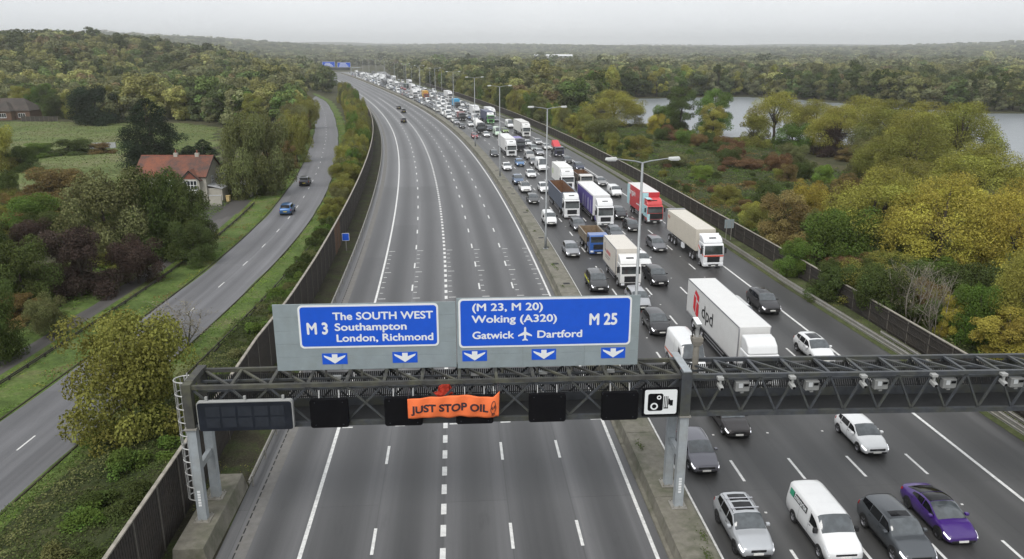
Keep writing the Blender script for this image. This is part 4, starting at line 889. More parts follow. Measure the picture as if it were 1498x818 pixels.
# ---- vans
def van_rows(L_, W_, H_, cowl, wst, hoodz, nose, wr=.86, belt=1.12, zl=.25):
    h = W_/2; cz = hoodz+.16
    return [(0, h*.78, zl+.06, nose-.12, .93, nose-.02, .80, nose), (-.10, h*.92, zl, nose-.02, .96, nose+.05, .86, nose+.08), (-cowl*.55, h*.98, zl-.02, hoodz-.12, .975, hoodz-.03, .88, hoodz), (-cowl, h, zl-.03, belt-.05, .98, cz-.04, .89, cz), (-(cowl+wst)/2, h, zl-.03, belt, .975, (cz+H_)/2-.06, .885, (cz+H_)/2+.05), (-wst, h, zl-.03, belt, .972, H_-.16, wr, H_-.03), (-wst-.8, h, zl-.03, belt, .972, H_-.13, wr, H_), (-L_+.5, h, zl-.03, belt, .972, H_-.13, wr, H_), (-L_+.05, h*.985, zl, belt, .97, H_-.17, wr*.98, H_-.05), (-L_, h*.96, zl+.1, belt, .96, H_-.24, wr*.97, H_-.12)]
VANS = {'medium': (5.1, 1.98, 2.0, .95, 1.75, 1.16, .82, .26), 'high': (6.0, 2.02, 2.62, .95, 1.78, 1.22, .86, .27), 'small': (4.4, 1.82, 1.82, .92, 1.62, 1.08, .74, .25)}
def build_van(kind, stripe=None, dark_bumper=True, rear_side=False, logo=None):
    L_, W_, H_, cowl, wst, hz, nose, zl = VANS[kind]; sh = Shell(van_rows(L_, W_, H_, cowl, wst, hz, nose, zl=zl)); r = empty('van')
    b_ = sh.body(.12).build('body', M_paint, r, smooth=True); b_['paint'] = 1
    sh.across(-cowl-.06, -wst+.03, 5.12, nx=6).build('windscreen', M_glass, r, smooth=True)
    rr = .34 if kind != 'small' else .31
    for sd in (1, -1):
        sh.patch(-wst-.52, -cowl-.36, 4.08, 4.80, sd, nx=6, va2=4.15, vb2=4.5).build('side_window', M_dglass, r, smooth=True)
        sh.patch(-.50, -.05, 3.3, 4.1, sd, .012, nx=4, nv=2, va2=3.0, vb2=3.9).build('headlamp', M_light, r, smooth=True)
        sh.patch(-L_*.83, -L_*.20, 1.2, 1.7, sd, .014, nx=6, nv=1).build('side_moulding', M_trim, r)
        sh.patch(-wst-.60-.008, -wst-.60+.008, 1.4, 4.9, sd, .004, nx=1, nv=8).build('door_seam', M_trim, r); sh.patch(-wst-1.75-.008, -wst-1.75+.008, 1.4, 4.9, sd, .004, nx=1, nv=8).build('door_seam', M_trim, r)
        sh.patch(-wst-.50, -wst-.32, 3.75, 3.9, sd, .02, nx=2, nv=1).build('door_handle', M_trim, r)
        if rear_side: sh.patch(-L_+.5, -wst-.75, 4.1, 4.75, sd, nx=4).build('side_window', M_dglass, r, smooth=True)
        if stripe: sh.patch(-L_+.2, -cowl-.1, 2.75, 3.25, sd, .010, nx=8, nv=1).build('side_stripe', stripe, r, smooth=True)
        p_ = sh.P(-cowl-.35, 4.1, sd); MB().box(-cowl-.45, -cowl-.27, *sorted((p_.y+sd*.02, p_.y+sd*.25)), p_.z+.02, p_.z+.30).build('mirror', M_trim, r, bevel=.04)
        for x in (.92, L_-1.05):
            n_ = 16; P0 = sd*(W_/2+.006); vs = [(-x+rr*1.16*math.cos(q), P0, rr+rr*1.16*math.sin(q)) for q in np.linspace(-.12, math.pi+.12, n_)]; vs2 = [(v_[0], sd*(W_/2-.25), v_[2]) for v_ in vs]
            MB().add(vs+vs2, [tuple(range(n_))]+[(i, i+1, n_+i+1, n_+i) for i in range(n_-1)]).build('wheel_arch', M_trim, r); wheel(r, -x, sd*(W_/2-.10), rr, .24, M_rim, sd)
    MB().box(-.12, .012, -.55, .55, nose-.16, nose-.03).build('grille', M_trim, r, bevel=.03); MB().box(-.20, .02, -W_*.41, W_*.41, zl+.03, zl+.26).build('bumper', M_trim, r, bevel=.05); MB().box(-.05, .03, -.26, .26, nose-.30, nose-.19).build('number_plate', M_plate, r)
    MB().box(-L_+.3, -.3, -W_/2+.12, W_/2-.12, zl-.04, zl+.1).build('underside', M_chassis, r)
    for x in (wst+1.0, wst+1.9, wst+2.8):
        if x < L_-.3: sh.across(-x-.03, -x+.03, 5.5, .006, nx=1).build('roof_rib', M_paint, r).__setitem__('paint', 1)
    if logo:
        # dark stripe with a green end and pale lettering, slanting up along the right flank
        MB().add([sh.P(x, v, -1)+Vector((0, -.012, 0)) for x, v in ((-L_+.30, 4.30), (-wst-.95, 4.30), (-wst-.95, 4.78), (-L_+.30, 4.78))], [(0, 1, 2, 3)]).build('logo_band', M_trim, r)
        MB().add([sh.P(x, v, -1)+Vector((0, -.018, 0)) for x, v in ((-L_+.30, 4.30), (-L_+.78, 4.30), (-L_+.78, 4.78), (-L_+.30, 4.78))], [(0, 1, 2, 3)]).build('logo_patch', flat('logo_green', (.03, .30, .17)), r)
        zb = sh.P(-2.5, 4.38, -1); zt = sh.P(-2.5, 4.7, -1); text(logo, .42, M_sw, r, (-L_+.86, zb.y-.022, zb.z+.02), (1, 0, 0), zt-zb, .01, L_-wst-.95-.98, ext=.001)
    return r
def van(kind, s, t, c, label, group='vans in the queue', **kw):
    key = (kind, repr(sorted((k, str(v)) for k, v in kw.items())))
    if key not in used_proto: used_proto[key] = build_van(kind, **kw); r = used_proto[key]
    else: r = copy_tree(used_proto[key])
    setcol(r, c); placeveh(r, s, t); tag(r, label, 'van', group); occupied.append((s, t, VANS[kind][0])); return r

# ---- lorries
def lorry_wheel(parent, x, y, side, r=.50, w=.30):
    wh = MB().lathe_y((0, 0, 0), [(r*.58, -w/2), (r*.95, -w/2), (r, -w/2+.04), (r, w/2-.04), (r*.95, w/2), (r*.58, w/2)], 18).build('wheel', M_tyre, parent); wh.location = (x, y, r)
    MB().lathe_y((0, side*(w/2-.06), 0), [(.02, .05*side), (r*.22, .05*side), (r*.26, 0), (r*.50, -.02*side), (r*.60, .05*side)], 12).build('hub', M_rim, wh); return wh
def cab(r, c, H_=3.0, W_=2.46, D=2.1, c2=None, roof=.75, grille_dark=True, stripe=None, visor=True, bumper=None, lip=.0, roofc=None, sign=None, hatch=True):
    """tractor cab: front at x = 0; roof = height of the high roof / deflector above the windscreen header"""
    h = W_/2; zb = .42; z_ws0, z_ws1 = zb+1.25, H_-.18
    prof = [(0.0, zb+.12), (.0, zb+.62), (-.03, z_ws0-.06), (-.20, z_ws1), (-.34, H_), (-D, H_+.02), (-D, zb+.55), (-1.85 if D > 1.9 else -D+.2, zb+.55), (-1.75 if D > 1.9 else -D+.3, zb+.42), (-.62, zb+.05), (-.55, zb), (-.04, zb)]
    mb = MB(); mb.prism(prof, 'y', -h, h); o = mb.build('cab', M_paint, r, bevel=.09, seg=3); o['paint'] = 1; o.color = (*c, 1)
    if roof:
        p2 = [(-.36, H_+.015), (-.62, H_+roof*.62), (-1.25, H_+roof), (-D, H_+roof+.05), (-D, H_+.025)]; o2 = MB().prism(p2, 'y', -h+.06, h-.06).build('roof_fairing', M_paint, r, bevel=.14, seg=3); o2['paint'] = 1; o2.color = (*(roofc or c), 1)
        if hatch: MB().box(-.98, -.72, -.42, .42, H_+roof*.70, H_+roof*.70+.10).build('roof_hatch', M_trim, r, bevel=.02)
    def fx(z): return float(np.interp(z, [zb+.62, z_ws0-.06, z_ws1], [0, -.03, -.20]))
    q = [(fx(z_ws0)+.014, -h+.12, z_ws0), (fx(z_ws0)+.014, h-.12, z_ws0), (fx(z_ws1-.05)+.014, h-.16, z_ws1-.05), (fx(z_ws1-.05)+.014, -h+.16, z_ws1-.05)]
    MB().add(q, [(0, 1, 2, 3)]).build('windscreen', M_tglass, r)
    if visor: MB().add([(fx(z_ws1)-.0, -h+.12, z_ws1-.02), (fx(z_ws1), h-.12, z_ws1-.02), (.06, h-.16, z_ws1-.20), (.06, -h+.16, z_ws1-.20), (fx(z_ws1), -h+.12, z_ws1+.02), (fx(z_ws1), h-.12, z_ws1+.02), (.06, h-.16, z_ws1-.17), (.06, -h+.16, z_ws1-.17)], [(3, 2, 1, 0), (4, 5, 6, 7), (0, 1, 5, 4), (1, 2, 6, 5), (2, 3, 7, 6), (3, 0, 4, 7)]).build('sun_visor', M_dglass, r)
    MB().box(-.05, .022, -h*.62, h*.62, zb+.34, zb+1.02).build('grille', M_trim if grille_dark else M_rim, r, bevel=.05)
    for k in range(3): MB().box(.0, .034, -h*.56, h*.56, zb+.46+k*.17, zb+.50+k*.17).build('grille_bar', M_drim, r)
    bo = MB().box(-.45, .05, -h-.01, h+.01, zb-.16, zb+.30).build('bumper', M_paint, r, bevel=.07, seg=3); bo['paint'] = 1; bo.color = (*(bumper or c), 1)
    MB().box(.03, .058, -h*.5, h*.5, zb-.08, zb+.12).build('intake', M_trim, r); MB().box(.055, .072, -.26, .26, zb-.12, zb-.01).build('number_plate', M_plate, r)
    for sd in (1, -1):
        MB().box(.03, .062, *sorted((sd*(h-.08), sd*(h-.46))), zb+.02, zb+.24).build('headlamp', M_light, r, bevel=.02)
        MB().add([(-.40, sd*(h+.012), z_ws0+.02), (-1.05, sd*(h+.012), z_ws0-.05), (-1.05, sd*(h+.012), z_ws1-.12), (-.46, sd*(h+.012), z_ws1-.12)], [(0, 1, 2, 3)]).build('side_window', M_dglass, r)
        MB().box(-.30, -.14, *sorted((sd*(h+.16), sd*(h+.36))), z_ws0+.10, z_ws0+.78).build('mirror', M_trim, r, bevel=.04); MB().bar((-.2, sd*h, z_ws0+.75), (-.2, sd*(h+.2), z_ws0+.75), .05).build('mirror_arm', M_trim, r)
        MB().box(-1.25, -1.24, *sorted((sd*(h+.004), sd*(h+.010))), zb+.5, z_ws1).build('door_seam', M_trim, r)
        MB().box(-1.85, -.50, *sorted((sd*(h-.30), sd*(h-.02))), zb-.10, zb+.22).build('step', M_trim, r)
        if stripe: MB().add([(-.10, sd*(h+.010), zb+1.02), (-D, sd*(h+.010), z_ws0+.62), (-D, sd*(h+.010), z_ws0+.86), (-.10, sd*(h+.010), zb+1.20)], [(0, 1, 2, 3)]).build('stripe', stripe, r)
    if stripe: MB().box(-.02, .026, -h+.06, h-.06, zb+1.04, zb+1.20).build('stripe', stripe, r)
    if c2: MB().box(-D, -.40, .02, h-.0, H_+roof+.06, H_+roof+.07).build('roof_panel', c2, r)
    if lip: MB().box(-D-.02, -D+.06, -h+.02, h-.02, H_+roof*.8, H_+roof+lip).build('air_deflector', M_paint, r, bevel=.03).__setitem__('paint', 1); r.children[-1].color = (*c, 1)
    if sign: text(sign[0], sign[1], sign[2], r, (-.40+.0, .72*1.0, H_+.20), (0, -1, 0), (-.4, 0, 1), .006, 1.3) if False else None
def box_body(r, x0, x1, z0, z1, W_, c, side=None, frame=None, m=None, name='box_body', ribs=0, top=None):
    """box van body / trailer box from x0 (front) back to x1"""
    h = W_/2; o = MB().box(x1, x0, -h, h, z0, z1).build(name, m or M_body, r, bevel=.03); o['paint'] = 1; o.color = (*c, 1)
    if frame:
        for y in (-h, h):
            MB().box(x1-.004, x0+.004, *sorted((y*1.003-.03*(1 if y > 0 else -1), y*1.006)), z1-.10, z1+.012).build('edge_rail', frame, r); MB().box(x1-.004, x0+.004, *sorted((y*1.003-.03*(1 if y > 0 else -1), y*1.006)), z0-.012, z0+.12).build('edge_rail', frame, r)
            MB().box(x0-.09, x0+.010, *sorted((y*1.004-.08*(1 if y > 0 else -1), y*1.007)), z0+.12, z1-.10).build('corner_post', frame, r)
    if ribs:
        n_ = int((x0-x1)/ribs); mb = MB()
        for sd in (1, -1):
            for k in range(1, n_): x = x1+(x0-x1)*k/n_; mb.box(x-ribs*.28, x+ribs*.28, *sorted((sd*h*1.0, sd*(h+.03))), z0+.14, z1-.12)
        for k in range(1, 8): y = -h+W_*k/8; mb.box(x0, x0+.03, y-.08, y+.08, z0+.14, z1-.14)
        q = mb.build('corrugation', m or M_body, r); q['paint'] = 1; q.color = (*c, 1); tag(q, kind='stuff')
    return o
def running_gear(r, x0, x1, axles, W_=2.5, z=1.0, guards=None):
    MB().box(x1+.15, x0-.2, -.45, .45, .62, z-.02).build('chassis_rail', M_chassis, r)
    for x in axles:
        for sd in (1, -1): lorry_wheel(r, x, sd*(W_/2-.17), sd)
    if guards:
        for sd in (1, -1):
            for zz in (.48, .78): MB().box(guards[1], guards[0], *sorted((sd*(W_/2-.05), sd*(W_/2-.01))), zz, zz+.12).build('side_guard', M_rim, r)
            MB().box((guards[0]+guards[1])/2-.05, (guards[0]+guards[1])/2+.05, *sorted((sd*(W_/2-.11), sd*(W_/2-.055))), .48, z).build('guard_post', M_chassis, r)
def lorry(s, t, label, group='lorries in the queue', length=16.0, name='lorry', cat='lorry'):
    r = empty(name); placeveh(r, s, t); tag(r, label, cat, group); occupied.append((s, t, length)); return r
WHT = (.74, .75, .75); CREAM = (.62, .58, .50); SILV = (.42, .43, .45); GREY = (.16, .165, .18); DGREY = (.06, .063, .07); BLK = (.016, .016, .018); NAVY = (.02, .03, .07)
# ---- the near vehicles, each where the photograph shows it
car('suv', 11.9, 23.2, (.50, .52, .54), 'silver coupe-roofed SUV with two sunroofs and roof bars beside the median', extras=('roof2', 'rails', 'bars'), rim=M_drim, grille='narrow')
van('medium', 11.2, 27.4, WHT, 'white panel van with a green and black stripe on its flank, at the bottom edge', logo='Enterprise')
car('bigsuv', 10.7, 31.0, (.085, .095, .105), 'dark grey-green estate SUV with an open sunroof at the bottom edge', extras=('sunroof',))
car('fast', 12.4, 34.35, (.042, .006, .165), 'bright purple saloon with a black glass roof', rim=M_drim, grille='none', extras=('blackroof',), metal=False)
car('hatch', 20.2, 23.2, (.15, .15, .175), 'grey hatchback just right of the middle gantry leg', extras=('rails',))
car('saloon', 24.5, 26.8, (.020, .017, .018), 'black saloon half under the gantry right of the middle leg', lit=True, grille='narrow')
car('hatch', 21.6, 34.7, WHT, 'white hatchback alone below the right gantry span', metal=False, rim=M_rim)
car('suv', 36.0, 38.3, WHT, 'white SUV with a dark glass roof just beyond the right gantry span', metal=False, extras=('roof',), rim=M_rim)
car('bigsuv', 48.4, 39.0, (.028, .027, .030), 'black SUV beside the white edge line, right of the dpd lorry', extras=('roof',), glass=M_glass, rim=M_rim)
van('high', 33.6, 26.75, WHT, 'white high-roofed van with an orange stripe beside the camera mast', stripe=flat('stripe_orange', (.62, .12, .04)))
van('medium', 44.4, 34.95, WHT, 'white van mostly hidden behind the dpd lorry')
car('suv', 43.5, 26.7, (.030, .030, .034), 'dark grey SUV just right of the blue M25 sign', rim=M_rim)
car('estate', 50.9, 26.8, SILV, 'silver car half hidden behind the right edge of the M25 sign', lit=False)
car('suv', 58.4, 30.7, (.016, .016, .018), 'glossy black SUV beside the white box lorry')
car('hatch', 65.8, 30.9, WHT, 'white hatchback behind the near lamp post, beside the white box lorry', metal=False)
car('bigsuv', 56.8, 23.7, (.045, .047, .050), 'dark pickup-like car with yellow side markings beside the median', extras=('yellow', 'rails'))
car('hatch', 71.5, 23.3, (.30, .31, .33), 'silver-grey hatchback in the lane beside the median')
car('estate', 73.0, 34.9, (.15, .152, .165), 'grey estate car left of the white container lorry', grille='wide')
car('hatch', 84.4, 34.45, (.022, .022, .024), 'black hatchback in front of the red lorry, in the next lane')
car('suv', 92.4, 34.6, (.020, .022, .028), 'black SUV between the purple lorry and the red lorry')
car('estate', 85.6, 26.85, (.10, .105, .115), 'dark grey estate car ahead of the empty grey tipper lorry')
car('hatch', 80.2, 31.0, (.12, .13, .145), 'dark grey car tucked behind the blue tipper lorry')
van('small', 89.3, 23.2, WHT, 'small white van behind the second lamp post on the median lane')
van('small', 110.8, 38.5, WHT, 'small white van behind the red lorry')
car('hatch', 122.4, 38.7, (.33, .33, .33), 'silver hatchback behind the small white van in the right lane')
car('suv', 141.4, 38.6, (.03, .04, .08), 'dark navy car in the right lane between two silver cars')
car('hatch', 153.0, 38.5, (.045, .045, .05), 'dark grey hatchback in the right lane ahead of the red skip lorry')
van('high', 141.5, 30.5, WHT, 'white high-roofed van just behind the white box lorry with green marks')
van('medium', 159.8, 30.8, (.36, .36, .35), 'grey panel van in the middle of the queue')
car('hatch', 151.2, 30.3, (.22, .22, .225), 'grey hatchback squeezed between the grey van and the white van')
car('hatch', 133.5, 26.8, WHT, 'white hatchback behind the dark blue tipper lorry', metal=False)
car('hatch', 150.0, 26.9, (.06, .17, .36), 'light blue hatchback in the queue', metal=False)
car('hatch', 144.1, 23.2, WHT, 'white hatchback on the median lane by the third lamp post', metal=False)
car('suv', 125.9, 23.1, (.10, .15, .24), 'slate blue SUV behind the white pickup on the median lane')
car('hatch', 106.3, 23.1, (.075, .078, .08), 'dark hatchback ahead of the white pickup on the median lane')
car('suv', 116.0, 26.6, WHT, 'white car half hidden by the dark blue tipper and a lamp post', metal=False)
car('suv', 116.8, 23.2, (.70, .70, .69), 'white pickup-like car on the median lane', extras=('blackroof',), metal=False)
car('hatch', 166.8, 23.2, (.05, .055, .065), 'dark grey hatchback on the median lane beside the white lorry')
car('estate', 167.4, 34.6, SILV, 'silver estate car right of the grey van')
car('estate', 176.2, 34.8, (.24, .27, .26), 'grey-green estate car right of the dark flatbed lorry')
car('hatch', 187.0, 35.2, WHT, 'white hatchback behind the grey-green estate', metal=False)
car('hatch', 189.8, 38.6, (.52, .52, .52), 'silver hatchback in the right lane behind the white car')
car('hatch', 178.2, 38.6, (.60, .60, .58), 'pale car in the right lane beside the red skip lorry')
car('hatch', 221.4, 34.7, (.25, .36, .10), 'lime green hatchback in the queue')
van('high', 212.1, 30.8, (.52, .66, .52), 'pale green van behind the white lorry')
car('hatch', 210.8, 27.1, WHT, 'white hatchback left of the pale green van', metal=False)
car('hatch', 207.8, 23.2, (.30, .03, .04), 'small red car on the median lane', metal=False)
car('suv', 228.6, 30.9, (.03, .04, .07), 'dark blue car beside the black tanker lorry')
van('high', 236.1, 39.0, WHT, 'white van behind the white high-sided lorry')
car('suv', 201.0, 23.4, (.03, .03, .035), 'black car behind the small red car', ) if False else None
car('hatch', 244.7, 27.0, WHT, 'white hatchback behind the black tanker lorry', metal=False)
car('hatch', 239.1, 23.3, (.06, .06, .065), 'dark hatchback on the median lane near the black tanker lorry')
car('hatch', 254.1, 23.4, (.38, .38, .40), 'silver hatchback on the median lane behind the dark one')
van('medium', 274.7, 23.4, WHT, 'white van on the far median lane')
car('hatch', 281.7, 31.3, WHT, 'white hatchback right of the dark red lorry', metal=False)
car('hatch', 311.3, 35.2, WHT, 'white hatchback in front of the bright blue lorry', metal=False)
# cars on the empty carriageway and the side road, seen from behind
car('suv', 268.9-1, 5.45, (.022, .022, .024), 'nearest black car on the empty left carriageway', group='cars on the empty carriageway', dr=1)
car('suv', 314.6-1, 9.1, (.028, .028, .030), 'middle one of the dark cars on the empty left carriageway', group='cars on the empty carriageway', dr=1)
car('hatch', 336-1, 9.1, (.02, .02, .022), 'farthest dark car on the empty left carriageway', group='cars on the empty carriageway', dr=1)
def side_car(kind, c, X, Y, label, **kw):
    i = int(np.argmin((SR.X-X)**2+(SR.Y-Y)**2)); r = new_car(kind, **kw); setcol(r, c); r.location = (X, Y+4.4, .014); r.rotation_euler = (0, 0, SR.a[i]); tag(r, label, 'car', 'cars on the side road')
side_car('suv', (.03, .12, .30), -36.0, 119.3, 'blue car driving away on the side road'); side_car('suv', (.018, .022, .04), -40.3, 146.6, 'dark car farther along the side road')

# ---- the near lorries
r = lorry(31.9, 31.3, 'big white articulated lorry with the red dpd logo on its side'); cab(r, WHT, 2.75, roof=1.05, hatch=False); box_body(r, -2.35, -15.8, 1.12, 4.30, 2.56, (.70, .70, .685), frame=M_rim)
running_gear(r, -2.2, -15.8, (-1.35, -4.3, -11.2, -12.5, -13.8), guards=(-5.4, -10.4)); hy = -1.28-.022
lr = text('dpd', 1.75, M_trim, r, (-11.4, hy, 2.10), (1, 0, 0), (0, 0, 1), .012, 3.0, ext=.002)
RED = flat('logo_red', (.62, .018, .03)); LG = flat('logo_grey', (.36, .34, .34))
MB().add([(x, hy, z) for x, z in ((-13.3, 3.95), (-12.25, 3.62), (-12.25, 3.05), (-12.85, 3.18), (-12.95, 3.42), (-13.6, 3.55))], [tuple(range(6))]).build('logo', RED, r); MB().add([(x, hy, z) for x, z in ((-12.85, 2.98), (-12.25, 2.86), (-12.25, 1.45), (-13.05, 1.72))], [(0, 1, 2, 3)]).build('logo', RED, r)
MB().add([(x, hy, z) for x, z in ((-13.75, 3.40), (-13.10, 3.25), (-13.20, 1.80), (-13.80, 2.10))], [(0, 1, 2, 3)]).build('logo', RED, r)

r = lorry(65.3, 38.95, 'white container lorry with a red stripe on its cab, beside the right hard shoulder'); cab(r, (.78, .79, .80), 2.95, roof=.75, stripe=flat('stripe_red', (.62, .08, .04)), lip=.12, visor=False); box_body(r, -3.2, -15.4, 1.35, 4.05, 2.44, CREAM, ribs=.28, name='container')
running_gear(r, -2.2, -15.4, (-1.40, -4.0, -5.0, -11.6, -12.9, -14.2), z=1.34); text('K2', .5, flat('stripe_red', (.62, .08, .04)), r, (-15.0, -1.262, 3.15), (1, 0, 0), (0, 0, 1), .01, .9, ext=.001)
MB().box(-16.0, -15.45, -1.25, -1.05, 1.3, 4.1).box(-16.0, -15.45, 1.05, 1.25, 1.3, 4.1).box(-16.0, -15.45, -1.25, 1.25, 4.0, 4.12).build('end_frame', M_rim, r)
MB().box(-8.7, -7.9, -1.25, -1.0, .55, 1.2).build('toolbox', M_light, r)

r = lorry(58.2, 27.25, 'white box lorry with a dark bumper right of the median, beside the lamp post', length=9.5); cab(r, (.72, .72, .70), 2.62, 2.3, 1.95, roof=.85, bumper=(.02, .02, .022), roofc=(.78, .78, .76)); box_body(r, -2.15, -9.0, 1.0, 3.95, 2.5, (.66, .62, .55), frame=M_rim)
running_gear(r, -1.9, -9.0, (-1.2, -6.7), guards=(-2.6, -5.6)); P_ = flat('print_red', (.50, .16, .15)); text('Kirby', .75, P_, r, (-7.9, -1.268, 2.75), (1, 0, 0), (0, 0, 1), .01, 2.3, ext=.001) if False else None
MB().add([(x, -1.266, z) for x, z in ((-8.2, 3.3), (-7.9, 3.35), (-7.75, 2.7), (-7.1, 2.5), (-7.1, 2.35), (-7.95, 2.5))], [tuple(range(6))]).build('logo', flat('print_dark', (.10, .09, .10)), r)
MB().box(-7.0, -4.9, -1.267, -1.255, 2.35, 2.75).build('logo', P_, r)
for k, z in enumerate((2.0, 1.75)): MB().box(-7.6, -5.0-k*.5, -1.266, -1.256, z, z+.06).build('print_line', flat('print_dark', (.10, .09, .10)), r)

def tipper(s, t, label, cabc, bodyc, L_=8.0, z1=2.6, inside_m=None, artic=False, load=None, roof=.55, cabH=2.7, group='lorries in the queue'):
    r = lorry(s, t, label, length=L_, group=group); cab(r, cabc, cabH, 2.4, 1.95 if not artic else 2.2, roof=roof); x0 = -2.2 if not artic else -2.9; h = 1.25; z0 = 1.05
    for nm, bx in (('side_wall', (-L_, x0, -h, -h+.07, z0, z1)), ('side_wall', (-L_, x0, h-.07, h, z0, z1)), ('front_wall', (x0-.08, x0+.002, -h+.072, h-.072, z0, z1+.15)), ('tail_wall', (-L_, -L_+.08, -h+.072, h-.072, z0, z1))):
        o = MB().box(*bx).build(nm, M_body, r); o['paint'] = 1; o.color = (*bodyc, 1)
    MB().box(-L_+.082, x0-.082, -h+.075, h-.075, z0, z0+.08).build('bed', inside_m or M_rust, r)
    for y in (-h+.075, h-.075-.02): MB().box(-L_+.082, x0-.082, y, y+.02, z0+.082, z1-.02).build('liner', inside_m or M_rust, r)
    MB().box(x0-.105, x0-.084, -h+.1, h-.1, z0+.082, z1).build('liner', inside_m or M_rust, r); MB().box(-L_+.084, -L_+.105, -h+.1, h-.1, z0+.082, z1-.02).build('liner', inside_m or M_rust, r)
    for sd in (1, -1):
        n_ = int((-x0+0-(-L_)*-1+0)) if False else max(3, int((L_+x0)/.9))
        for k in range(n_+1): x = -L_+.05+(L_+x0-.1)*k/n_; q = MB().box(x-.05, x+.05, *sorted((sd*h, sd*(h+.07))), z0+.05, z1-.08).build('rib', M_body, r); q['paint'] = 1; q.color = (*bodyc, 1)
        q = MB().box(-L_, x0, *sorted((sd*(h-.02), sd*(h+.08))), z1-.075, z1+.03).build('top_rail', M_body, r); q['paint'] = 1; q.color = (*(min(1, v*1.25) for v in bodyc), 1)
    running_gear(r, x0, -L_, (-1.3, -2.9, -L_+2.3, -L_+1.0) if not artic else (-1.4, -4.2, -L_+3.6, -L_+2.3, -L_+1.0), z=z0-.01, guards=(-4.9, -9.5) if artic else None)
    return r
tipper(72.4, 26.7, 'small blue tipper lorry with an empty brown wooden-sided bed', (.025, .10, .34), (.20, .17, .13), 7.6, 2.25, mat('worn_planks', (.20, .145, .09), .85, var=.35, scale=3), roof=0, cabH=2.55)
tipper(94.2, 27.2, 'articulated lorry with a white cab and an empty dark blue open tipper body', WHT, (.11, .13, .17), 15.6, 3.55, None, True, roof=.8, cabH=2.9)
tipper(119.5, 34.9, 'white-cabbed tipper lorry with a rusty empty bed behind the purple lorry', (.60, .58, .55), (.16, .13, .11), 8.4, 2.5, roof=.0, cabH=2.6)

r = lorry(89.4, 38.8, 'tall red and pale blue lorry with white lettering beside the right fence', length=12.5); cab(r, (.60, .05, .05), 2.75, roof=.9, visor=True, bumper=(.05, .05, .055)); PB = (.42, .66, .70)
for nm, x0, x1, c in (('box_body', -2.45, -11.8, (.58, .035, .045)),):
    box_body(r, x0, x1, 1.1, 4.35, 2.55, c)
RB = flat('print_pale_blue', (.42, .66, .70)); MB().box(-11.802, -10.2, -1.286, -1.277, 1.11, 4.33).build('side_panel', RB, r); MB().box(-2.95, -2.445, -1.286, -1.277, 1.11, 4.33).build('side_panel', RB, r); MB().box(-2.447, -2.435, -1.27, -.45, 1.2, 4.30).build('front_panel', RB, r); MB().box(-11.7, -2.5, -1.2, 1.2, 4.352, 4.365).build('roof_sheet', flat('roof_grey', (.62, .61, .59)), r)
MB().box(-2.1, -.42, -1.19, -.40, 3.672, 3.69).build('roof_panel', RB, r); MB().box(-2.1, -.05, -1.246, -1.236, 1.0, 2.7).build('door_panel', RB, r); MB().box(.0, .030, -1.12, 1.12, .80, 1.62).build('front_mask', M_trim, r); MB().box(.01, .034, -1.21, -.82, .60, 1.55).build('corner_panel', RB, r)
text('bargain', 1.25, M_sw, r, (-10.9, -1.292, 2.95), (1, 0, 0), (0, 0, 1), .02, 4.0, ext=.002); MB().box(-6.1, -3.6, -1.289, -1.279, 1.95, 2.12).build('print_line', M_sw, r)
running_gear(r, -2.3, -11.8, (-1.4, -8.2, -9.5), guards=(-3.2, -7.0))

r = lorry(88.4, 31.1, 'articulated lorry with a white cab and a purple-sided white trailer'); cab(r, (.78, .79, .80), 2.95, roof=.95); box_body(r, -3.0, -15.9, 1.1, 4.15, 2.55, (.76, .76, .75))
PU = flat('print_purple', (.085, .060, .25)); MB().box(-15.6, -3.4, -1.286, -1.277, 1.15, 3.9).build('side_panel', PU, r)
for x, w_ in ((-11.2, .9), (-9.3, .5), (-7.4, 1.2), (-5.2, .6)): MB().add([(x, -1.291, 1.35), (x+w_, -1.291, 1.35), (x+w_*.75, -1.291, 3.3), (x+w_*.15, -1.291, 3.0)], [(0, 1, 2, 3)]).build('print_figure', flat('print_lilac', (.42, .42, .55)), r)
running_gear(r, -2.3, -15.9, (-1.4, -4.2, -11.8, -13.1, -14.4), guards=(-5.4, -10.8)); MB().add([(-.5, -1.247, .75), (-2.2, -1.247, .75), (-2.2, -1.247, 1.5)], [(0, 1, 2)]).build('door_panel', PU, r); MB().box(-.02, .03, -.8, .8, 2.98, 3.30).build('name_board', flat('print_lilac', (.42, .42, .55)), r) if False else None

r = lorry(118.3, 31.1, 'white box lorry with a rounded roof fairing and faint green marks', length=11); cab(r, (.78, .79, .79), 2.7, roof=1.15); box_body(r, -2.3, -10.5, 1.0, 4.05, 2.5, (.78, .78, .75)); running_gear(r, -2.1, -10.5, (-1.3, -7.9)); MB().box(-9.8, -8.6, -1.262, -1.252, 2.0, 3.0).build('logo', flat('print_green', (.45, .55, .30)), r)
r = lorry(164.5, 38.7, 'small navy-cabbed lorry carrying a bright red tipped hopper', length=7); cab(r, (.04, .04, .07), 2.35, 2.2, 1.7, roof=0); MB().box(-6.4, -1.9, -1.05, 1.05, .95, 1.15).build('bed', M_chassis, r); MB().add([(-2.0, -.9, 1.6), (-2.0, .9, 1.6), (-2.2, .8, 2.35), (-2.2, -.8, 2.35), (-6.2, -.9, 2.3), (-6.2, .9, 2.3), (-6.0, .8, 3.5), (-6.0, -.8, 3.5)], [(0, 1, 2, 3), (7, 6, 5, 4), (4, 5, 1, 0), (5, 6, 2, 1), (6, 7, 3, 2), (7, 4, 0, 3)]).build('hopper', flat('hopper_red', (.55, .05, .06)), r, bevel=.12); MB().box(-5.5, -2.5, -.6, .6, 1.152, 1.9).build('frame', M_chassis, r); running_gear(r, -1.7, -6.4, (-1.1, -5.0), 2.2, .95)
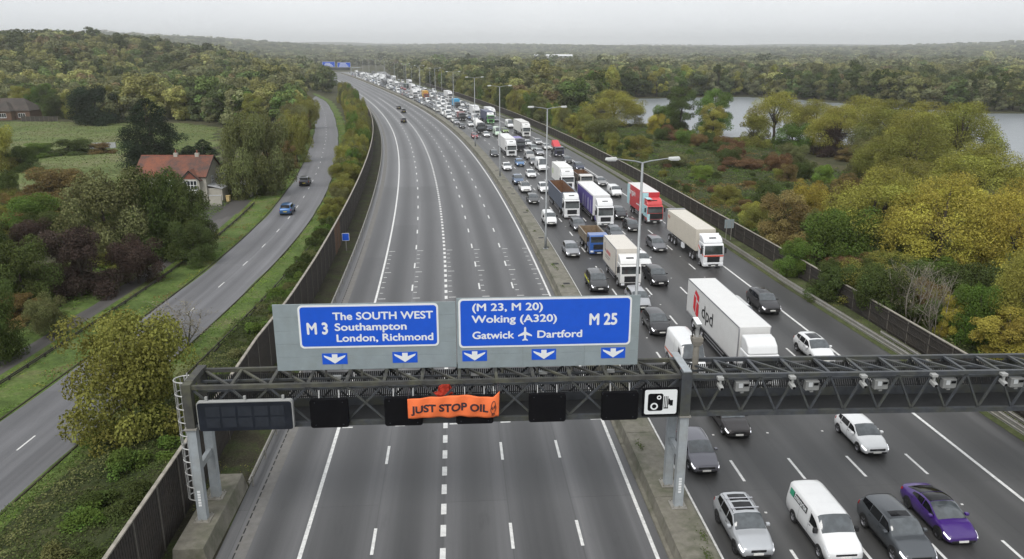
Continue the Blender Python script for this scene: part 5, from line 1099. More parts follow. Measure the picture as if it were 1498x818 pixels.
r = lorry(166.2, 27.2, 'white articulated lorry with a dark grille, tall white trailer, in the middle of the queue'); cab(r, WHT, 2.9, roof=.95); box_body(r, -2.9, -15.6, 1.1, 4.15, 2.55, (.76, .76, .75)); running_gear(r, -2.3, -15.6, (-1.4, -4.2, -11.5, -12.8, -14.1), guards=(-5.4, -10.5))
r = lorry(176.2, 31.1, 'dark flatbed lorry with a purple-sheeted load', length=10); cab(r, (.035, .035, .05), 2.7, roof=.5); box_body(r, -2.4, -9.5, 1.1, 2.9, 2.45, (.16, .13, .42)); running_gear(r, -2.2, -9.5, (-1.3, -7.0, -8.3))
r = lorry(208.8, 38.7, 'white high-sided lorry alone by the right fence'); cab(r, (.76, .76, .74), 2.95, roof=.95); box_body(r, -2.9, -15.5, 1.1, 4.2, 2.55, (.70, .69, .66), frame=M_rim); running_gear(r, -2.3, -15.5, (-1.4, -4.2, -11.5, -12.8, -14.1))
r = lorry(220.8, 26.9, 'black lorry drawing a white round tank', length=12); cab(r, (.018, .022, .026), 2.8, roof=.5); MB().tube([(-2.8, 0, 2.45), (-3.0, 0, 2.45), (-10.6, 0, 2.45), (-10.8, 0, 2.45)], [1.0, 1.25, 1.25, 1.0], 20).build('tank', flat('tank_white', (.74, .74, .72)), r, smooth=True); running_gear(r, -2.3, -11, (-1.4, -8.0, -9.3), z=1.2)
r = lorry(252.6, 35.1, 'green and white lorry drawing a dark blue trailer'); cab(r, (.10, .34, .09), 2.95, roof=.9, roofc=WHT); box_body(r, -2.9, -15.5, 1.1, 4.1, 2.55, (.035, .045, .11)); running_gear(r, -2.3, -15.5, (-1.4, -4.2, -12, -13.3))
r = lorry(270, 38.9, 'white lorry with a green bumper beside the dark blue trailer'); cab(r, WHT, 2.95, roof=.9, bumper=(.08, .25, .08)); box_body(r, -2.9, -12, 1.1, 4.1, 2.55, WHT); running_gear(r, -2.3, -12, (-1.4, -4.2, -10))
r = lorry(281, 34.8, 'white box lorry behind the dark blue trailer', length=11); cab(r, WHT, 2.8, roof=.9); box_body(r, -2.4, -10.5, 1.1, 4.2, 2.55, WHT); running_gear(r, -2.3, -10.5, (-1.4, -8))
r = lorry(267.8, 27.3, 'dark red lorry near the left side of the queue', length=8); cab(r, (.03, .028, .03), 2.5, roof=.3); box_body(r, -2.2, -7.6, 1.0, 2.9, 2.4, (.20, .035, .035)); running_gear(r, -2.1, -7.6, (-1.3, -6))
r = lorry(330.6, 35.2, 'bright blue lorry far up the queue', length=9); cab(r, (.06, .06, .06), 2.6, roof=.2); box_body(r, -2.2, -8.6, 1.0, 4.0, 2.5, (.05, .36, .62)); running_gear(r, -2.1, -8.6, (-1.3, -7))
r = lorry(397, 43.0, 'white lorry on the slip lane far up the queue'); cab(r, WHT, 2.9, roof=.9); box_body(r, -2.9, -14, 1.1, 4.1, 2.55, WHT); running_gear(r, -2.3, -14, (-1.4, -4.2, -12))
r = lorry(403, 31.2, 'yellow lorry far up the queue', length=10); cab(r, (.30, .05, .03), 2.6, roof=.3); box_body(r, -2.2, -9.6, 1.0, 4.2, 2.6, (.62, .36, .06)); running_gear(r, -2.1, -9.6, (-1.3, -7.5))
r = lorry(511, 35.0, 'dark green lorry very far up the queue', length=10); cab(r, (.04, .05, .05), 2.6, roof=.3); box_body(r, -2.2, -9.6, 1.0, 3.6, 2.5, (.05, .085, .075)); running_gear(r, -2.1, -9.6, (-1.3, -7.5))
r = lorry(567, 27.0, 'black lorry very far up the queue', length=12); cab(r, (.02, .02, .022), 2.8, roof=.8); box_body(r, -2.6, -11.6, 1.0, 4.0, 2.5, (.05, .05, .055)); running_gear(r, -2.1, -11.6, (-1.3, -9))
van('high', 397.5, 27.3, WHT, 'white van beside the yellow lorry far up the queue')

# ---- the far queue: small vehicles, one mesh each
def lowcar(kind):
    d = CARS[kind]; a = d['rows']; kw = {k: d[k] for k in ('belt', 'deckz', 'nose', 'hoodz', 'zl') if k in d}; L_, W_, H_, hood, cowl, wst, rend, deck = a; sh = Shell(car_rows(*a, **kw)); mb = MB()
    q = sh.body(.35); mb.add(q.v, q.f, 0); q = sh.across(-cowl-.05, -wst+.02, 5.2, .02, nx=2, nv=2); mb.add(q.v, q.f, 1); q = sh.across(-rend-.03, -deck+.05, 5.2, .02, nx=2, nv=2); mb.add(q.v, q.f, 1)
    for sd in (1, -1):
        q = sh.patch(-d['sides'][-1][1], -d['sides'][0][0], 4.18, 4.86, sd, .02, nx=4, nv=1); mb.add(q.v, q.f, 1); q = sh.patch(-.40, -.05, 3.3, 4.0, sd, .02, nx=1, nv=1); mb.add(q.v, q.f, 3)
        for x in d['wheels'][:2]: mb.lathe_y((-x, sd*(W_/2-.10), d['wheels'][2]), [(.02, -.12), (d['wheels'][2], -.11), (d['wheels'][2], .11), (.02, .12)], 10, 2)
    mb.box(-.1, .02, -.6, .6, .35, .58, 2); return mb.mesh('car', [M_paint, M_glass, M_tyre, M_light])
low = [lowcar(k) for k in ('hatch', 'suv', 'estate', 'hatch')]
L_, W_, H_, cowl, wst, hz, nose, zl = VANS['high']; sh = Shell(van_rows(L_, W_, H_, cowl, wst, hz, nose, zl=zl)); mb = MB(); q = sh.body(.4); mb.add(q.v, q.f, 0); q = sh.across(-cowl-.06, -wst+.03, 5.1, .02, nx=2, nv=2); mb.add(q.v, q.f, 1)
for sd in (1, -1):
    for x in (.92, L_-1.05): mb.lathe_y((-x, sd*(W_/2-.10), .34), [(.02, -.12), (.34, -.11), (.34, .11), (.02, .12)], 10, 2)
    q = sh.patch(-.45, -.05, 3.3, 4.0, sd, .02, nx=1, nv=1); mb.add(q.v, q.f, 3)
lowvan = mb.mesh('van', [M_paint, M_glass, M_tyre, M_light])
mb = MB(); mb.prism([(0, .5), (-.03, 1.7), (-.2, 2.8), (-.6, 3.6), (-2.1, 3.8), (-2.1, .6), (-.5, .4)], 'y', -1.22, 1.22, 0); mb.box(-12.5, -2.4, -1.27, 1.27, 1.05, 4.1, 0); mb.add([(.0, -1.1, 1.7), (.0, 1.1, 1.7), (-.15, 1.1, 2.75), (-.15, -1.1, 2.75)], [(0, 1, 2, 3)], 1); mb.box(-.02, .05, -.8, .8, .6, 1.3, 2); mb.box(-12.3, -2.2, -.5, .5, .5, 1.04, 2)
for sd in (1, -1):
    for x in (-1.3, -9.5, -10.8): mb.lathe_y((x, sd*1.05, .5), [(.02, -.15), (.5, -.14), (.5, .14), (.02, .15)], 10, 2)
lowlorry = mb.mesh('lorry', [M_paint, M_glass, M_tyre])
vr = random.Random(21); COLS = [('white', WHT)]*5+[('silver', SILV)]*4+[('grey', (.17, .17, .18))]*3+[('dark grey', DGREY)]*3+[('black', BLK)]*5+[('blue', (.04, .09, .20))]*2+[('red', (.28, .03, .03))]*1+[('pale', (.55, .55, .53))]*3
NF = 0; LNAME = ['lane next to the median', 'second lane from the median', 'third lane from the median', 'fourth lane from the median', 'fifth lane from the median', 'outermost lane']
for li, t0 in enumerate(LANES):
    s = 258+vr.uniform(0, 6) if li < 5 else 345; NL = 0
    while s < 880:
        k = vr.random(); kind = 'lorry' if k < (.09 if li > 0 else .0) and s > 340 else ('van' if k < .20 else 'car'); ln = {'lorry': 12.5, 'van': 6.0, 'car': 4.6}[kind]
        tt_ = t0+(max(0, min(4.0, (s-330)*.02))*(.2*li) if s > 330 else 0)+vr.uniform(-.25, .25)
        if any(abs(o[1]-tt_) < 2.2 and s < o[0]+o[2]+1.2 and s+ln+1.2 > o[0] for o in occupied): s += 1.5; continue
        if vr.random() < (.10 if li < 4 else .45): s += vr.uniform(5, 10); continue
        nm, c = vr.choice(COLS) if kind == 'car' else (('white', WHT) if vr.random() < .75 else vr.choice(COLS))
        me = lowlorry if kind == 'lorry' else (lowvan if kind == 'van' else vr.choice(low)); o = link(bpy.data.objects.new(kind, me)); placeveh(o, s, tt_); o.color = (*c, 1)
        NL += 1; NF += 1; tag(o, 'tiny %s %s, %s in the far queue along the %s' % (nm, kind, nth(NL), LNAME[li]), kind, '%ss in the far queue' % kind)
        occupied.append((s, tt_, ln)); s += ln+vr.uniform(2.0, 6.0)
for s, t0, nm, c in ((640, 49.5, 'white', WHT), (668, 50.2, 'silver', SILV), (715, 52, 'white', WHT), (760, 53, 'grey', GREY), (600, 48, 'black', BLK), (905, 66, 'white', WHT), (915, 69, 'silver', SILV)):
    o = link(bpy.data.objects.new('car', low[0])); placeveh(o, s, t0); o.color = (*c, 1); tag(o, 'tiny %s car on the far slip road, at about %d metres' % (nm, s) if False else 'tiny %s car on the far slip road, %s from its near end' % (nm, nth(1+sorted((600, 640, 668, 715, 760, 905, 915)).index(s))), 'car', '%s cars on the far slip road' % nm)
print('far vehicles', NF)
# ------------------------------------------------------------------ buildings
M_render = mat('cream_render', (.40, .38, .33), .85, var=.12, scale=1.5, dirt=(.30, .28, .23), dirtscale=.6, dirtamt=.5)
M_brick = mat('brown_brick', (.13, .075, .05), .85, var=.35, scale=6)
def tilemat(name, c1, c2):
    m, n, b = nmat(name); L = n.links.new; t = N(n, 'ShaderNodeTexCoord'); z = N(n, 'ShaderNodeTexNoise', Scale=.45, Detail=7.0, Roughness=.7); L(t.outputs['Object'], z.inputs['Vector']); r = N(n, 'ShaderNodeValToRGB'); r.color_ramp.elements[0].position = .38; r.color_ramp.elements[0].color = (*c1, 1); r.color_ramp.elements[1].position = .62; r.color_ramp.elements[1].color = (*c2, 1); L(z.outputs['Fac'], r.inputs['Fac'])
    v = N(n, 'ShaderNodeTexBrick'); v.inputs['Scale'].default_value = 3.2; v.inputs['Color1'].default_value = (1, 1, 1, 1); v.inputs['Color2'].default_value = (.75, .75, .75, 1); v.inputs['Mortar'].default_value = (.4, .4, .4, 1); v.inputs['Mortar Size'].default_value = .03; L(t.outputs['Object'], v.inputs['Vector'])
    x = N(n, 'ShaderNodeMixRGB', blend_type='MULTIPLY'); x.inputs['Fac'].default_value = .8; L(r.outputs['Color'], x.inputs['Color1']); L(v.outputs['Color'], x.inputs['Color2']); L(x.outputs['Color'], b.inputs['Base Color']); b.inputs['Roughness'].default_value = .85
    return m
M_tile = tilemat('red_roof_tiles', (.085, .056, .048), (.250, .085, .046)); M_tiled = tilemat('brown_roof_tiles', (.045, .038, .033), (.085, .066, .055)); M_ridge = mat('ridge_tiles', (.22, .075, .05), .85, var=.25); M_frame = mat('white_frames', (.72, .73, .72), .5); M_wglass = glassmat('window_glass', (.03, .035, .04)); M_felt = mat('grey_felt', (.40, .41, .42), .8, var=.2)
def roof_slab(parent, a, b, c, d, th, m, name='roof'):
    """four corners (eave, eave, ridge, ridge) and a thickness"""
    a, b, c, d = map(Vector, (a, b, c, d)); n_ = (b-a).cross(d-a).normalized(); n_ = n_ if n_.z > 0 else -n_; q = [a, b, c, d]; vs = [v-n_*th for v in q]+q
    return MB().add(vs, [(3, 2, 1, 0), (4, 5, 6, 7), (0, 1, 5, 4), (1, 2, 6, 5), (2, 3, 7, 6), (3, 0, 4, 7)]).build(name, m, parent)
def window(parent, c, right, w, h, nx=2, nz=1, out=(0, -1, 0)):
    """c = lower left corner; the window stands proud of the wall"""
    c = Vector(c); r_ = Vector(right).normalized(); o_ = Vector(out); u = Vector((0, 0, 1)); f = MB()
    def q(x0, x1, z0, z1, d0, d1, mb): mb.add([c+r_*x+u*z+o_*d for d in (d0, d1) for x, z in ((x0, z0), (x1, z0), (x1, z1), (x0, z1))], [(3, 2, 1, 0), (4, 5, 6, 7), (0, 1, 5, 4), (1, 2, 6, 5), (2, 3, 7, 6), (3, 0, 4, 7)])
    for x in np.linspace(0, w, nx+1): q(x-.04, x+.04, 0, h, .005, .07, f)
    for z in np.linspace(0, h, nz+1): q(.0, w, z-.04, z+.04, .004, .068, f)
    wo = f.build('window', M_frame, parent); g = MB(); q(.0, w, 0, h, .006, .03, g); g.build('pane', M_wglass, wo); s_ = MB(); q(-.1, w+.1, -.12, -.05, .0, .16, s_); s_.build('sill', M_frame, wo); return wo
hs = empty('red_roofed_house', (-58, 135, 0)); tag(hs, 'cream house with a long red tiled roof and two small front gables', 'house')
x0, x1, y0, y1, ze, zr = -6.1, 6.0, -4.0, 4.0, 4.55, 7.35
MB().prism([(y0, 0), (y1, 0), (y1, ze), (0, zr-.12), (y0, ze)], 'x', x0, x1).build('wall', M_render, hs)
for sd in (-1, 1): roof_slab(hs, (x0-.25, sd*4.35, ze-.22), (x1+.25, sd*4.35, ze-.22), (x1+.25, sd*.02, zr+.05), (x0-.25, sd*.02, zr+.05), .14, M_tile)
MB().tube([(x0-.25, 0, zr+.04), (x1+.25, 0, zr+.04)], .10, 8).build('ridge', M_ridge, hs)
for sd in (-1, 1): MB().bar((x1+.27, sd*4.35, ze-.28), (x1+.27, sd*.05, zr-.03), .06, .2).build('barge_board', M_trim, hs)
for cx in (-.2, 3.6):      # two front gables over bays
    MB().prism([(cx-1.5, 0), (cx+1.5, 0), (cx+1.5, 3.95), (cx, 5.35), (cx-1.5, 3.95)], 'y', y0-.75, y0+1.6).build('bay', M_render, hs)
    MB().prism([(cx-1.2, 4.05), (cx+1.2, 4.05), (cx, 5.18)], 'y', y0-.80, y0-.752).build('tile_hanging', M_ridge, hs)
    for sd in (-1, 1): roof_slab(hs, (cx+sd*1.85, y0-1.0, 3.72), (cx+sd*1.85, y0+2.2, 3.72), (cx+sd*.02, y0+2.2, 5.52), (cx+sd*.02, y0-1.0, 5.52), .10, M_tile, 'bay_roof'); MB().bar((cx+sd*1.85, y0-1.02, 3.66), (cx, y0-1.02, 5.44), .05, .16).build('barge_board', M_trim, hs)
    window(hs, (cx-1.1, y0-.752, 2.2), (1, 0, 0), 2.2, 1.55, 4, 2); window(hs, (cx-1.1, y0-.752, .5), (1, 0, 0), 2.2, 1.2, 4, 1)
for k, cx in enumerate((-.3, 3.4)):
    ch_ = MB().box(cx-.32, cx+.32, -.3, .3, zr-.5, zr+.5).build('chimney', M_render, hs); MB().tube([(cx, 0, zr+.5), (cx, 0, zr+1.0)], [.14, .11], 8).build('chimney_pot', M_ridge, ch_)
window(hs, (x1+.0, -1.6, 2.6), (0, 1, 0), 1.1, 1.5, 2, 2, (1, 0, 0)); window(hs, (x1, .9, 2.6), (0, 1, 0), 1.1, 1.5, 2, 2, (1, 0, 0))
MB().box(x1+.02, x1+2.4, -3.6, -.8, 0, 2.3).build('lean_to', M_render, hs); roof_slab(hs, (x1+2.55, -3.8, 2.28), (x1+2.55, -.6, 2.28), (x1+.02, -.6, 2.85), (x1+.02, -3.8, 2.85), .08, M_felt, 'lean_to_roof')
MB().prism([(y1-2.0, 0), (y1+1.5, 0), (y1+1.5, 2.6), (y1-.2, 4.3), (y1-2.0, 3.2)], 'x', x1+.01, x1+1.4).build('rear_wing', M_render, hs); roof_slab(hs, (x1+1.5, y1-2.1, 3.1), (x1-.4, y1-2.1, 3.1), (x1-.4, y1-.2, 4.45), (x1+1.5, y1-.2, 4.45), .08, M_felt, 'wing_roof')
q = empty('carport', (-47.6, 137.5, 0)); tag(q, 'small flat-roofed carport with a dark opening right of the red-roofed house', 'carport')
MB().box(-1.5, 1.5, -2.2, 2.2, 2.25, 2.45).build('roof', M_frame, q); MB().box(-1.45, -1.3, -2.1, 2.1, 0, 2.248).build('wall', M_render, q); MB().box(1.3, 1.45, -2.1, 2.1, 0, 2.248).build('wall', M_render, q); MB().box(-1.298, 1.298, 1.9, 2.1, 0, 2.248).build('rear_wall', M_chassis, q)
q = empty('garden_wall', (-49.4, 127.6, 0)); tag(q, 'pale garden wall at the corner of the driveway beside the house', 'wall'); MB().box(-1.0, 1.0, -.12, .12, 0, 1.7).build('wall', M_render, q); MB().box(-1.05, 1.05, -.17, .17, 1.702, 1.78).build('coping', M_felt, q)
q = empty('wheelie_bin', (-48.6, 131.2, 0)); tag(q, 'small pale yellow bin standing beside the house', 'bin'); MB().add([(-.25, -.3, .05), (.25, -.3, .05), (.25, .3, .05), (-.25, .3, .05), (-.3, -.36, 1.0), (.3, -.36, 1.0), (.3, .36, 1.0), (-.3, .36, 1.0)], [(3, 2, 1, 0), (4, 5, 6, 7), (0, 1, 5, 4), (1, 2, 6, 5), (2, 3, 7, 6), (3, 0, 4, 7)]).build('body', flat('bin_yellow', (.55, .42, .20)), q, bevel=.03); MB().box(-.33, .33, -.40, .38, 1.002, 1.08).build('lid', flat('bin_yellow', (.55, .42, .20)), q)
# brown house beyond the meadow
hb = empty('brown_house', (-190, 301, ground_z(-190, 301))); tag(hb, 'brown brick house with a dark hipped roof beyond the meadow at the left edge', 'house')
MB().box(-16, 9, -4.5, 4.5, 0, 3.3).build('wall', M_brick, hb)
def hip(parent, xa, xb, ya, yb, z0, z1, m, name='roof'):
    ry = (ya+yb)/2; rx = (yb-ya)/2*.9; return MB().add([(xa, ya, z0), (xb, ya, z0), (xb, yb, z0), (xa, yb, z0), (xa+rx, ry, z1), (xb-rx, ry, z1)], [(0, 1, 5, 4), (1, 2, 5), (2, 3, 4, 5), (3, 0, 4), (3, 2, 1, 0)]).build(name, m, parent)
hip(hb, -16.5, 9.5, -5, 5, 3.3, 7.6, M_tiled); MB().box(-4, 3.5, -7, -4.4, 0, 3.2).build('wing', M_brick, hb); hip(hb, -4.4, 3.9, -7.5, 1, 3.21, 6.6, M_tiled, 'wing_roof'); window(hb, (4.6, -4.5, .9), (1, 0, 0), 2.6, 1.4, 3, 1); window(hb, (-1.6, -7.0, .9), (1, 0, 0), 3.2, 1.5, 4, 1); ch_ = MB().box(-13, -12, -.5, .5, 5.5, 8.8).build('chimney', M_brick, hb)
MB().box(-9.6, -8.9, -5.2, -4.9, .2, 3.2).build('downpipe', M_frame, hb)
for (x, y, w_, h_, rz, lab, m_) in ((-172, 287, 13, 1.9, .02, 'long low grey-brown fence at the far edge of the meadow', M_wood), (-108, 206, 6.5, 1.6, .22, 'short grey timber screen in the meadow left of the dark conifer', M_felt), (-86, 240, 4.0, 1.7, .1, 'pale grey shed side just right of the dark conifer', M_felt), (-209, 284, 8, 1.7, 0, 'pale wall in front of the brown house at the left edge', M_render)):
    q = empty('garden_screen', (x, y, 0), rz); tag(q, lab, 'screen'); n_ = int(w_/1.6)
    for k in range(n_): MB().box(-w_/2+k*w_/n_+.03, -w_/2+(k+1)*w_/n_-.03, -.05, .05, 0, h_).build('panel', m_, q)
    for k in range(n_+1): MB().box(-w_/2+k*w_/n_-.06, -w_/2+k*w_/n_+.06, -.09, .09, 0, h_+.1).build('post', M_cap2, q)
# long white shed on the horizon
q = empty('warehouse', (92, 1800, ground_z(92, 1800))); tag(q, 'long low white warehouse among the trees near the horizon', 'warehouse')
MB().box(-42, 42, -15, 15, 0, 13).build('wall', flat('warehouse_grey', (.45, .46, .47)), q); MB().prism([(-16, 13.002), (16, 13.002), (0, 16)], 'x', -42.5, 42.5).build('roof', flat('warehouse_white', (.72, .73, .74)), q)
# ------------------------------------------------------------------ trees, bushes and ground cover
def leafmat(name, inst=False, trans=.2):
    m = bpy.data.materials.new(name); m.use_nodes = True; n = m.node_tree; n.nodes.clear(); L = n.links.new; MATS[name] = m
    o = N(n, 'ShaderNodeOutputMaterial'); d = N(n, 'ShaderNodeBsdfDiffuse'); tr = N(n, 'ShaderNodeBsdfTranslucent'); mx_ = N(n, 'ShaderNodeMixShader'); mx_.inputs[0].default_value = trans
    if inst: a = N(n, 'ShaderNodeAttribute'); a.attribute_type = 'INSTANCER'; a.attribute_name = 'tint'; base = a.outputs['Color']
    else: a = N(n, 'ShaderNodeObjectInfo'); base = a.outputs['Color']
    g = N(n, 'ShaderNodeNewGeometry'); r = N(n, 'ShaderNodeMapRange'); r.inputs['To Min'].default_value = .76; r.inputs['To Max'].default_value = 1.24; L(g.outputs['Random Per Island'], r.inputs['Value'])
    at_ = N(n, 'ShaderNodeAttribute'); at_.attribute_name = 'cl'; r2 = N(n, 'ShaderNodeMapRange'); r2.inputs['To Min'].default_value = .72; r2.inputs['To Max'].default_value = 1.28; L(at_.outputs['Fac'], r2.inputs['Value'])
    mu = N(n, 'ShaderNodeMath', operation='MULTIPLY'); L(r.outputs['Result'], mu.inputs[0]); L(r2.outputs['Result'], mu.inputs[1])
    x = N(n, 'ShaderNodeMixRGB', blend_type='MULTIPLY'); x.inputs['Fac'].default_value = 1; L(base, x.inputs['Color1']); L(mu.outputs['Value'], x.inputs['Color2'])
    hs_ = N(n, 'ShaderNodeHueSaturation'); r3 = N(n, 'ShaderNodeMapRange'); r3.inputs['To Min'].default_value = .488; r3.inputs['To Max'].default_value = .512; L(at_.outputs['Fac'], r3.inputs['Value']); L(r3.outputs['Result'], hs_.inputs['Hue']); L(x.outputs['Color'], hs_.inputs['Color'])
    L(hs_.outputs['Color'], d.inputs['Color']); L(hs_.outputs['Color'], tr.inputs['Color']); L(d.outputs['BSDF'], mx_.inputs[1]); L(tr.outputs['BSDF'], mx_.inputs[2]); L(mx_.outputs['Shader'], o.inputs['Surface'])
    return m
M_leaf = leafmat('foliage'); M_leafi = leafmat('woodland_foliage', True); M_bark = mat('bark', (.060, .048, .036), .9, var=.35, scale=5); M_barkp = mat('pale_bark', (.22, .20, .165), .85, var=.3, scale=5)
def leaf_mesh(name, pts, nrm, size, aspect, cl, m, rg, tilt=.9):
    """one small quad per point"""
    n_ = len(pts); a = nrm+rg.normal(0, tilt, (n_, 3)); a /= np.linalg.norm(a, axis=1)[:, None]+1e-9; ref = rg.normal(0, 1, (n_, 3)); u = np.cross(a, ref); u /= np.linalg.norm(u, axis=1)[:, None]+1e-9; v = np.cross(a, u)
    sz = size*rg.uniform(.6, 1.35, n_)[:, None]; u = u*sz*.5; v = v*sz*.5*aspect
    P = np.stack([pts-u*.9-v*.2, pts-v, pts+u*.9+v*.15, pts+v], 1).reshape(-1, 3)
    me = bpy.data.meshes.new(name); me.vertices.add(4*n_); me.vertices.foreach_set('co', P.astype(np.float32).ravel()); me.loops.add(4*n_); me.loops.foreach_set('vertex_index', np.arange(4*n_, dtype=np.int32)); me.polygons.add(n_); me.polygons.foreach_set('loop_start', np.arange(0, 4*n_, 4, dtype=np.int32))
    try: me.polygons.foreach_set('loop_total', np.full(n_, 4, dtype=np.int32))
    except Exception: pass
    at_ = me.attributes.new('cl', 'FLOAT', 'POINT'); at_.data.foreach_set('value', np.repeat(cl, 4).astype(np.float32)); me.materials.append(m); me.update(calc_edges=True); return me
def cloud(blobs, n_, rg, shell=.20, up=.25):
    """points spread through the outer part of ellipsoid clumps: blobs = [x,y,z,rx,ry,rz]"""
    B = np.array(blobs); w = (B[:, 3]*B[:, 4]+B[:, 3]*B[:, 5]+B[:, 4]*B[:, 5]); i = rg.choice(len(B), n_, p=w/w.sum()); d = rg.normal(0, 1, (n_, 3)); d /= np.linalg.norm(d, axis=1)[:, None]; d[:, 2] = np.where(d[:, 2] < -.8, -d[:, 2], d[:, 2])
    r = 1-np.abs(rg.normal(0, shell, n_))+rg.normal(0, .06, n_); p_ = B[i, :3]+d*B[i, 3:6]*r[:, None]; nn = d/B[i, 3:6]; nn /= np.linalg.norm(nn, axis=1)[:, None]; nn[:, 2] += up; cl = rg.uniform(0, 1, len(B))[i]; return p_, nn, cl
def limb_mesh(name, H_, r0, ends, m, rg, fork=.35, lean=.0, stems=1):
    mb = MB(); top = Vector((lean, 0, H_))
    base = Vector((0, 0, -.2)); pts = [base, Vector((rg.normal(0, .03)*H_, rg.normal(0, .03)*H_, H_*fork)), Vector((rg.normal(0, .04)*H_, rg.normal(0, .04)*H_, H_*.65)), top]
    mb.tube(pts, [r0*1.25, r0*.85, r0*.5, r0*.12], 7)
    for e in ends:
        e = Vector(e); f = rg.uniform(.25, .75); a = pts[1].lerp(pts[2], f); mid = a.lerp(e, .5)+Vector((rg.normal(0, .05), rg.normal(0, .05), .08*H_*rg.uniform(0, 1))); rr = r0*(.45-.2*f)
        mb.tube([a, mid, e], [rr, rr*.6, rr*.15], 5)
    return mb.mesh(name, m, smooth=True)
def proto_tree(kind, seed):
    rg = np.random.default_rng(seed); blobs = []
    if kind == 'broad':
        H_, Rr = 11.0, 4.8; nb = 46
        for k in range(nb):
            a = rg.uniform(0, 6.283); z = rg.uniform(.10, .90); prof_ = max(.25, math.sin(min(1, (z+.10)/1.1)*math.pi*.95))**.6; rad = Rr*prof_*rg.uniform(.2, .80); s_ = rg.uniform(.8, 1.6)*(1.15-.3*z); blobs.append((rad*math.cos(a), rad*math.sin(a), z*H_, s_, s_, s_*.85))
        P, n_, c = cloud(blobs, 30000, rg, .26, .45); return H_, 2*Rr, leaf_mesh('crown', P, n_, .215, .65, c, M_leaf, rg, .75), limb_mesh('trunk', H_*.9, .20, [b_[:3] for b_ in blobs[:16]], M_bark, rg)
    if kind in ('willow', 'umbrella'):
        H_, Rr = 12.0, 6.0; nb = 46; um = kind == 'umbrella'
        for k in range(nb):
            a = rg.uniform(0, 6.283); q = rg.uniform(.0, 1)**.55; rad = Rr*.80*q; z = H_*(.92-.40*q**2.2)*rg.uniform(.80, 1.0); s_ = rg.uniform(.9, 1.7); blobs.append((rad*math.cos(a), rad*math.sin(a), z-.6, s_*1.05, s_*1.05, s_*rg.uniform(.7, 1.0)))
        for k in range(26 if um else 70):
            a = rg.uniform(0, 6.283); z = rg.uniform(.30 if um else .03, .62); rad = Rr*rg.uniform(.45, .86)*(1 if z > .25 else .9); s_ = rg.uniform(.7, 1.35); blobs.append((rad*math.cos(a), rad*math.sin(a), H_*z, s_, s_, s_*1.15))
        P, n_, c = cloud(blobs, 28000 if um else 50000, rg, .26, .45); P[:, 2] = np.abs(P[:, 2]); ends = [b_[:3] for b_ in blobs[:18]]; return H_, 2*Rr, leaf_mesh('crown', P, n_, .22, .40, c, M_leaf, rg, .85), limb_mesh('trunk', H_*.85, .28, ends, M_bark, rg, .22)
    if kind == 'conifer':
        H_, Rr = 15.0, 5.4; nb = 150
        for k in range(nb):
            z = (k+.5)/nb; a = k*2.4+rg.uniform(-.5, .5); rad = Rr*(1-z**2.6)**.8*(.55+.45*min(1, z*4))*rg.uniform(.45, 1.0)*(.84+.16*math.sin(z*17))+.12; s_ = 1.45*(1-z)**.7+.45; blobs.append((rad*math.cos(a), rad*math.sin(a), .3+z*H_*.95, s_, s_, s_*.75))
        P, n_, c = cloud(blobs, 30000, rg, .30, .1); P[:, 2] = np.abs(P[:, 2]); return H_, 2*Rr, leaf_mesh('crown', P, n_, .34, .45, c, M_leaf, rg, .55), limb_mesh('trunk', H_*.95, .30, [b_[:3] for b_ in blobs[::8]], M_bark, rg)
    if kind == 'dense':
        H_, Rr = 6.0, 4.2; nb = 56
        for k in range(nb):
            a = rg.uniform(0, 6.283); z = rg.uniform(.02, .84); prof_ = (1-max(0, z-.12)**1.8)**.5; rad = Rr*prof_*rg.uniform(.15, .80); s_ = rg.uniform(.6, 1.3); blobs.append((rad*math.cos(a), rad*math.sin(a), z*H_, s_, s_, s_*.85))
        P, n_, c = cloud(blobs, 30000, rg, .24, .45); P[:, 2] = np.abs(P[:, 2]); return H_, 2*Rr, leaf_mesh('crown', P, n_, .175, .6, c, M_leaf, rg, .75), limb_mesh('trunk', H_*.8, .16, [b_[:3] for b_ in blobs[:14]], M_bark, rg, .2)
    if kind == 'bush':
        H_, Rr = 1.8, 1.7; nb = 22
        for k in range(nb):
            a = rg.uniform(0, 6.283); z = rg.uniform(.0, .8); rad = Rr*rg.uniform(.1, .8)*(1-z*.45); s_ = rg.uniform(.35, .62); blobs.append((rad*math.cos(a), rad*math.sin(a), z*H_, s_, s_, s_*.8))
        P, n_, c = cloud(blobs, 5200, rg, .2); P[:, 2] = np.abs(P[:, 2]); return H_, 2*Rr, leaf_mesh('crown', P, n_, .15, .65, c, M_leaf, rg), limb_mesh('trunk', H_*.8, .05, [b_[:3] for b_ in blobs[:8]], M_bark, rg, .2)
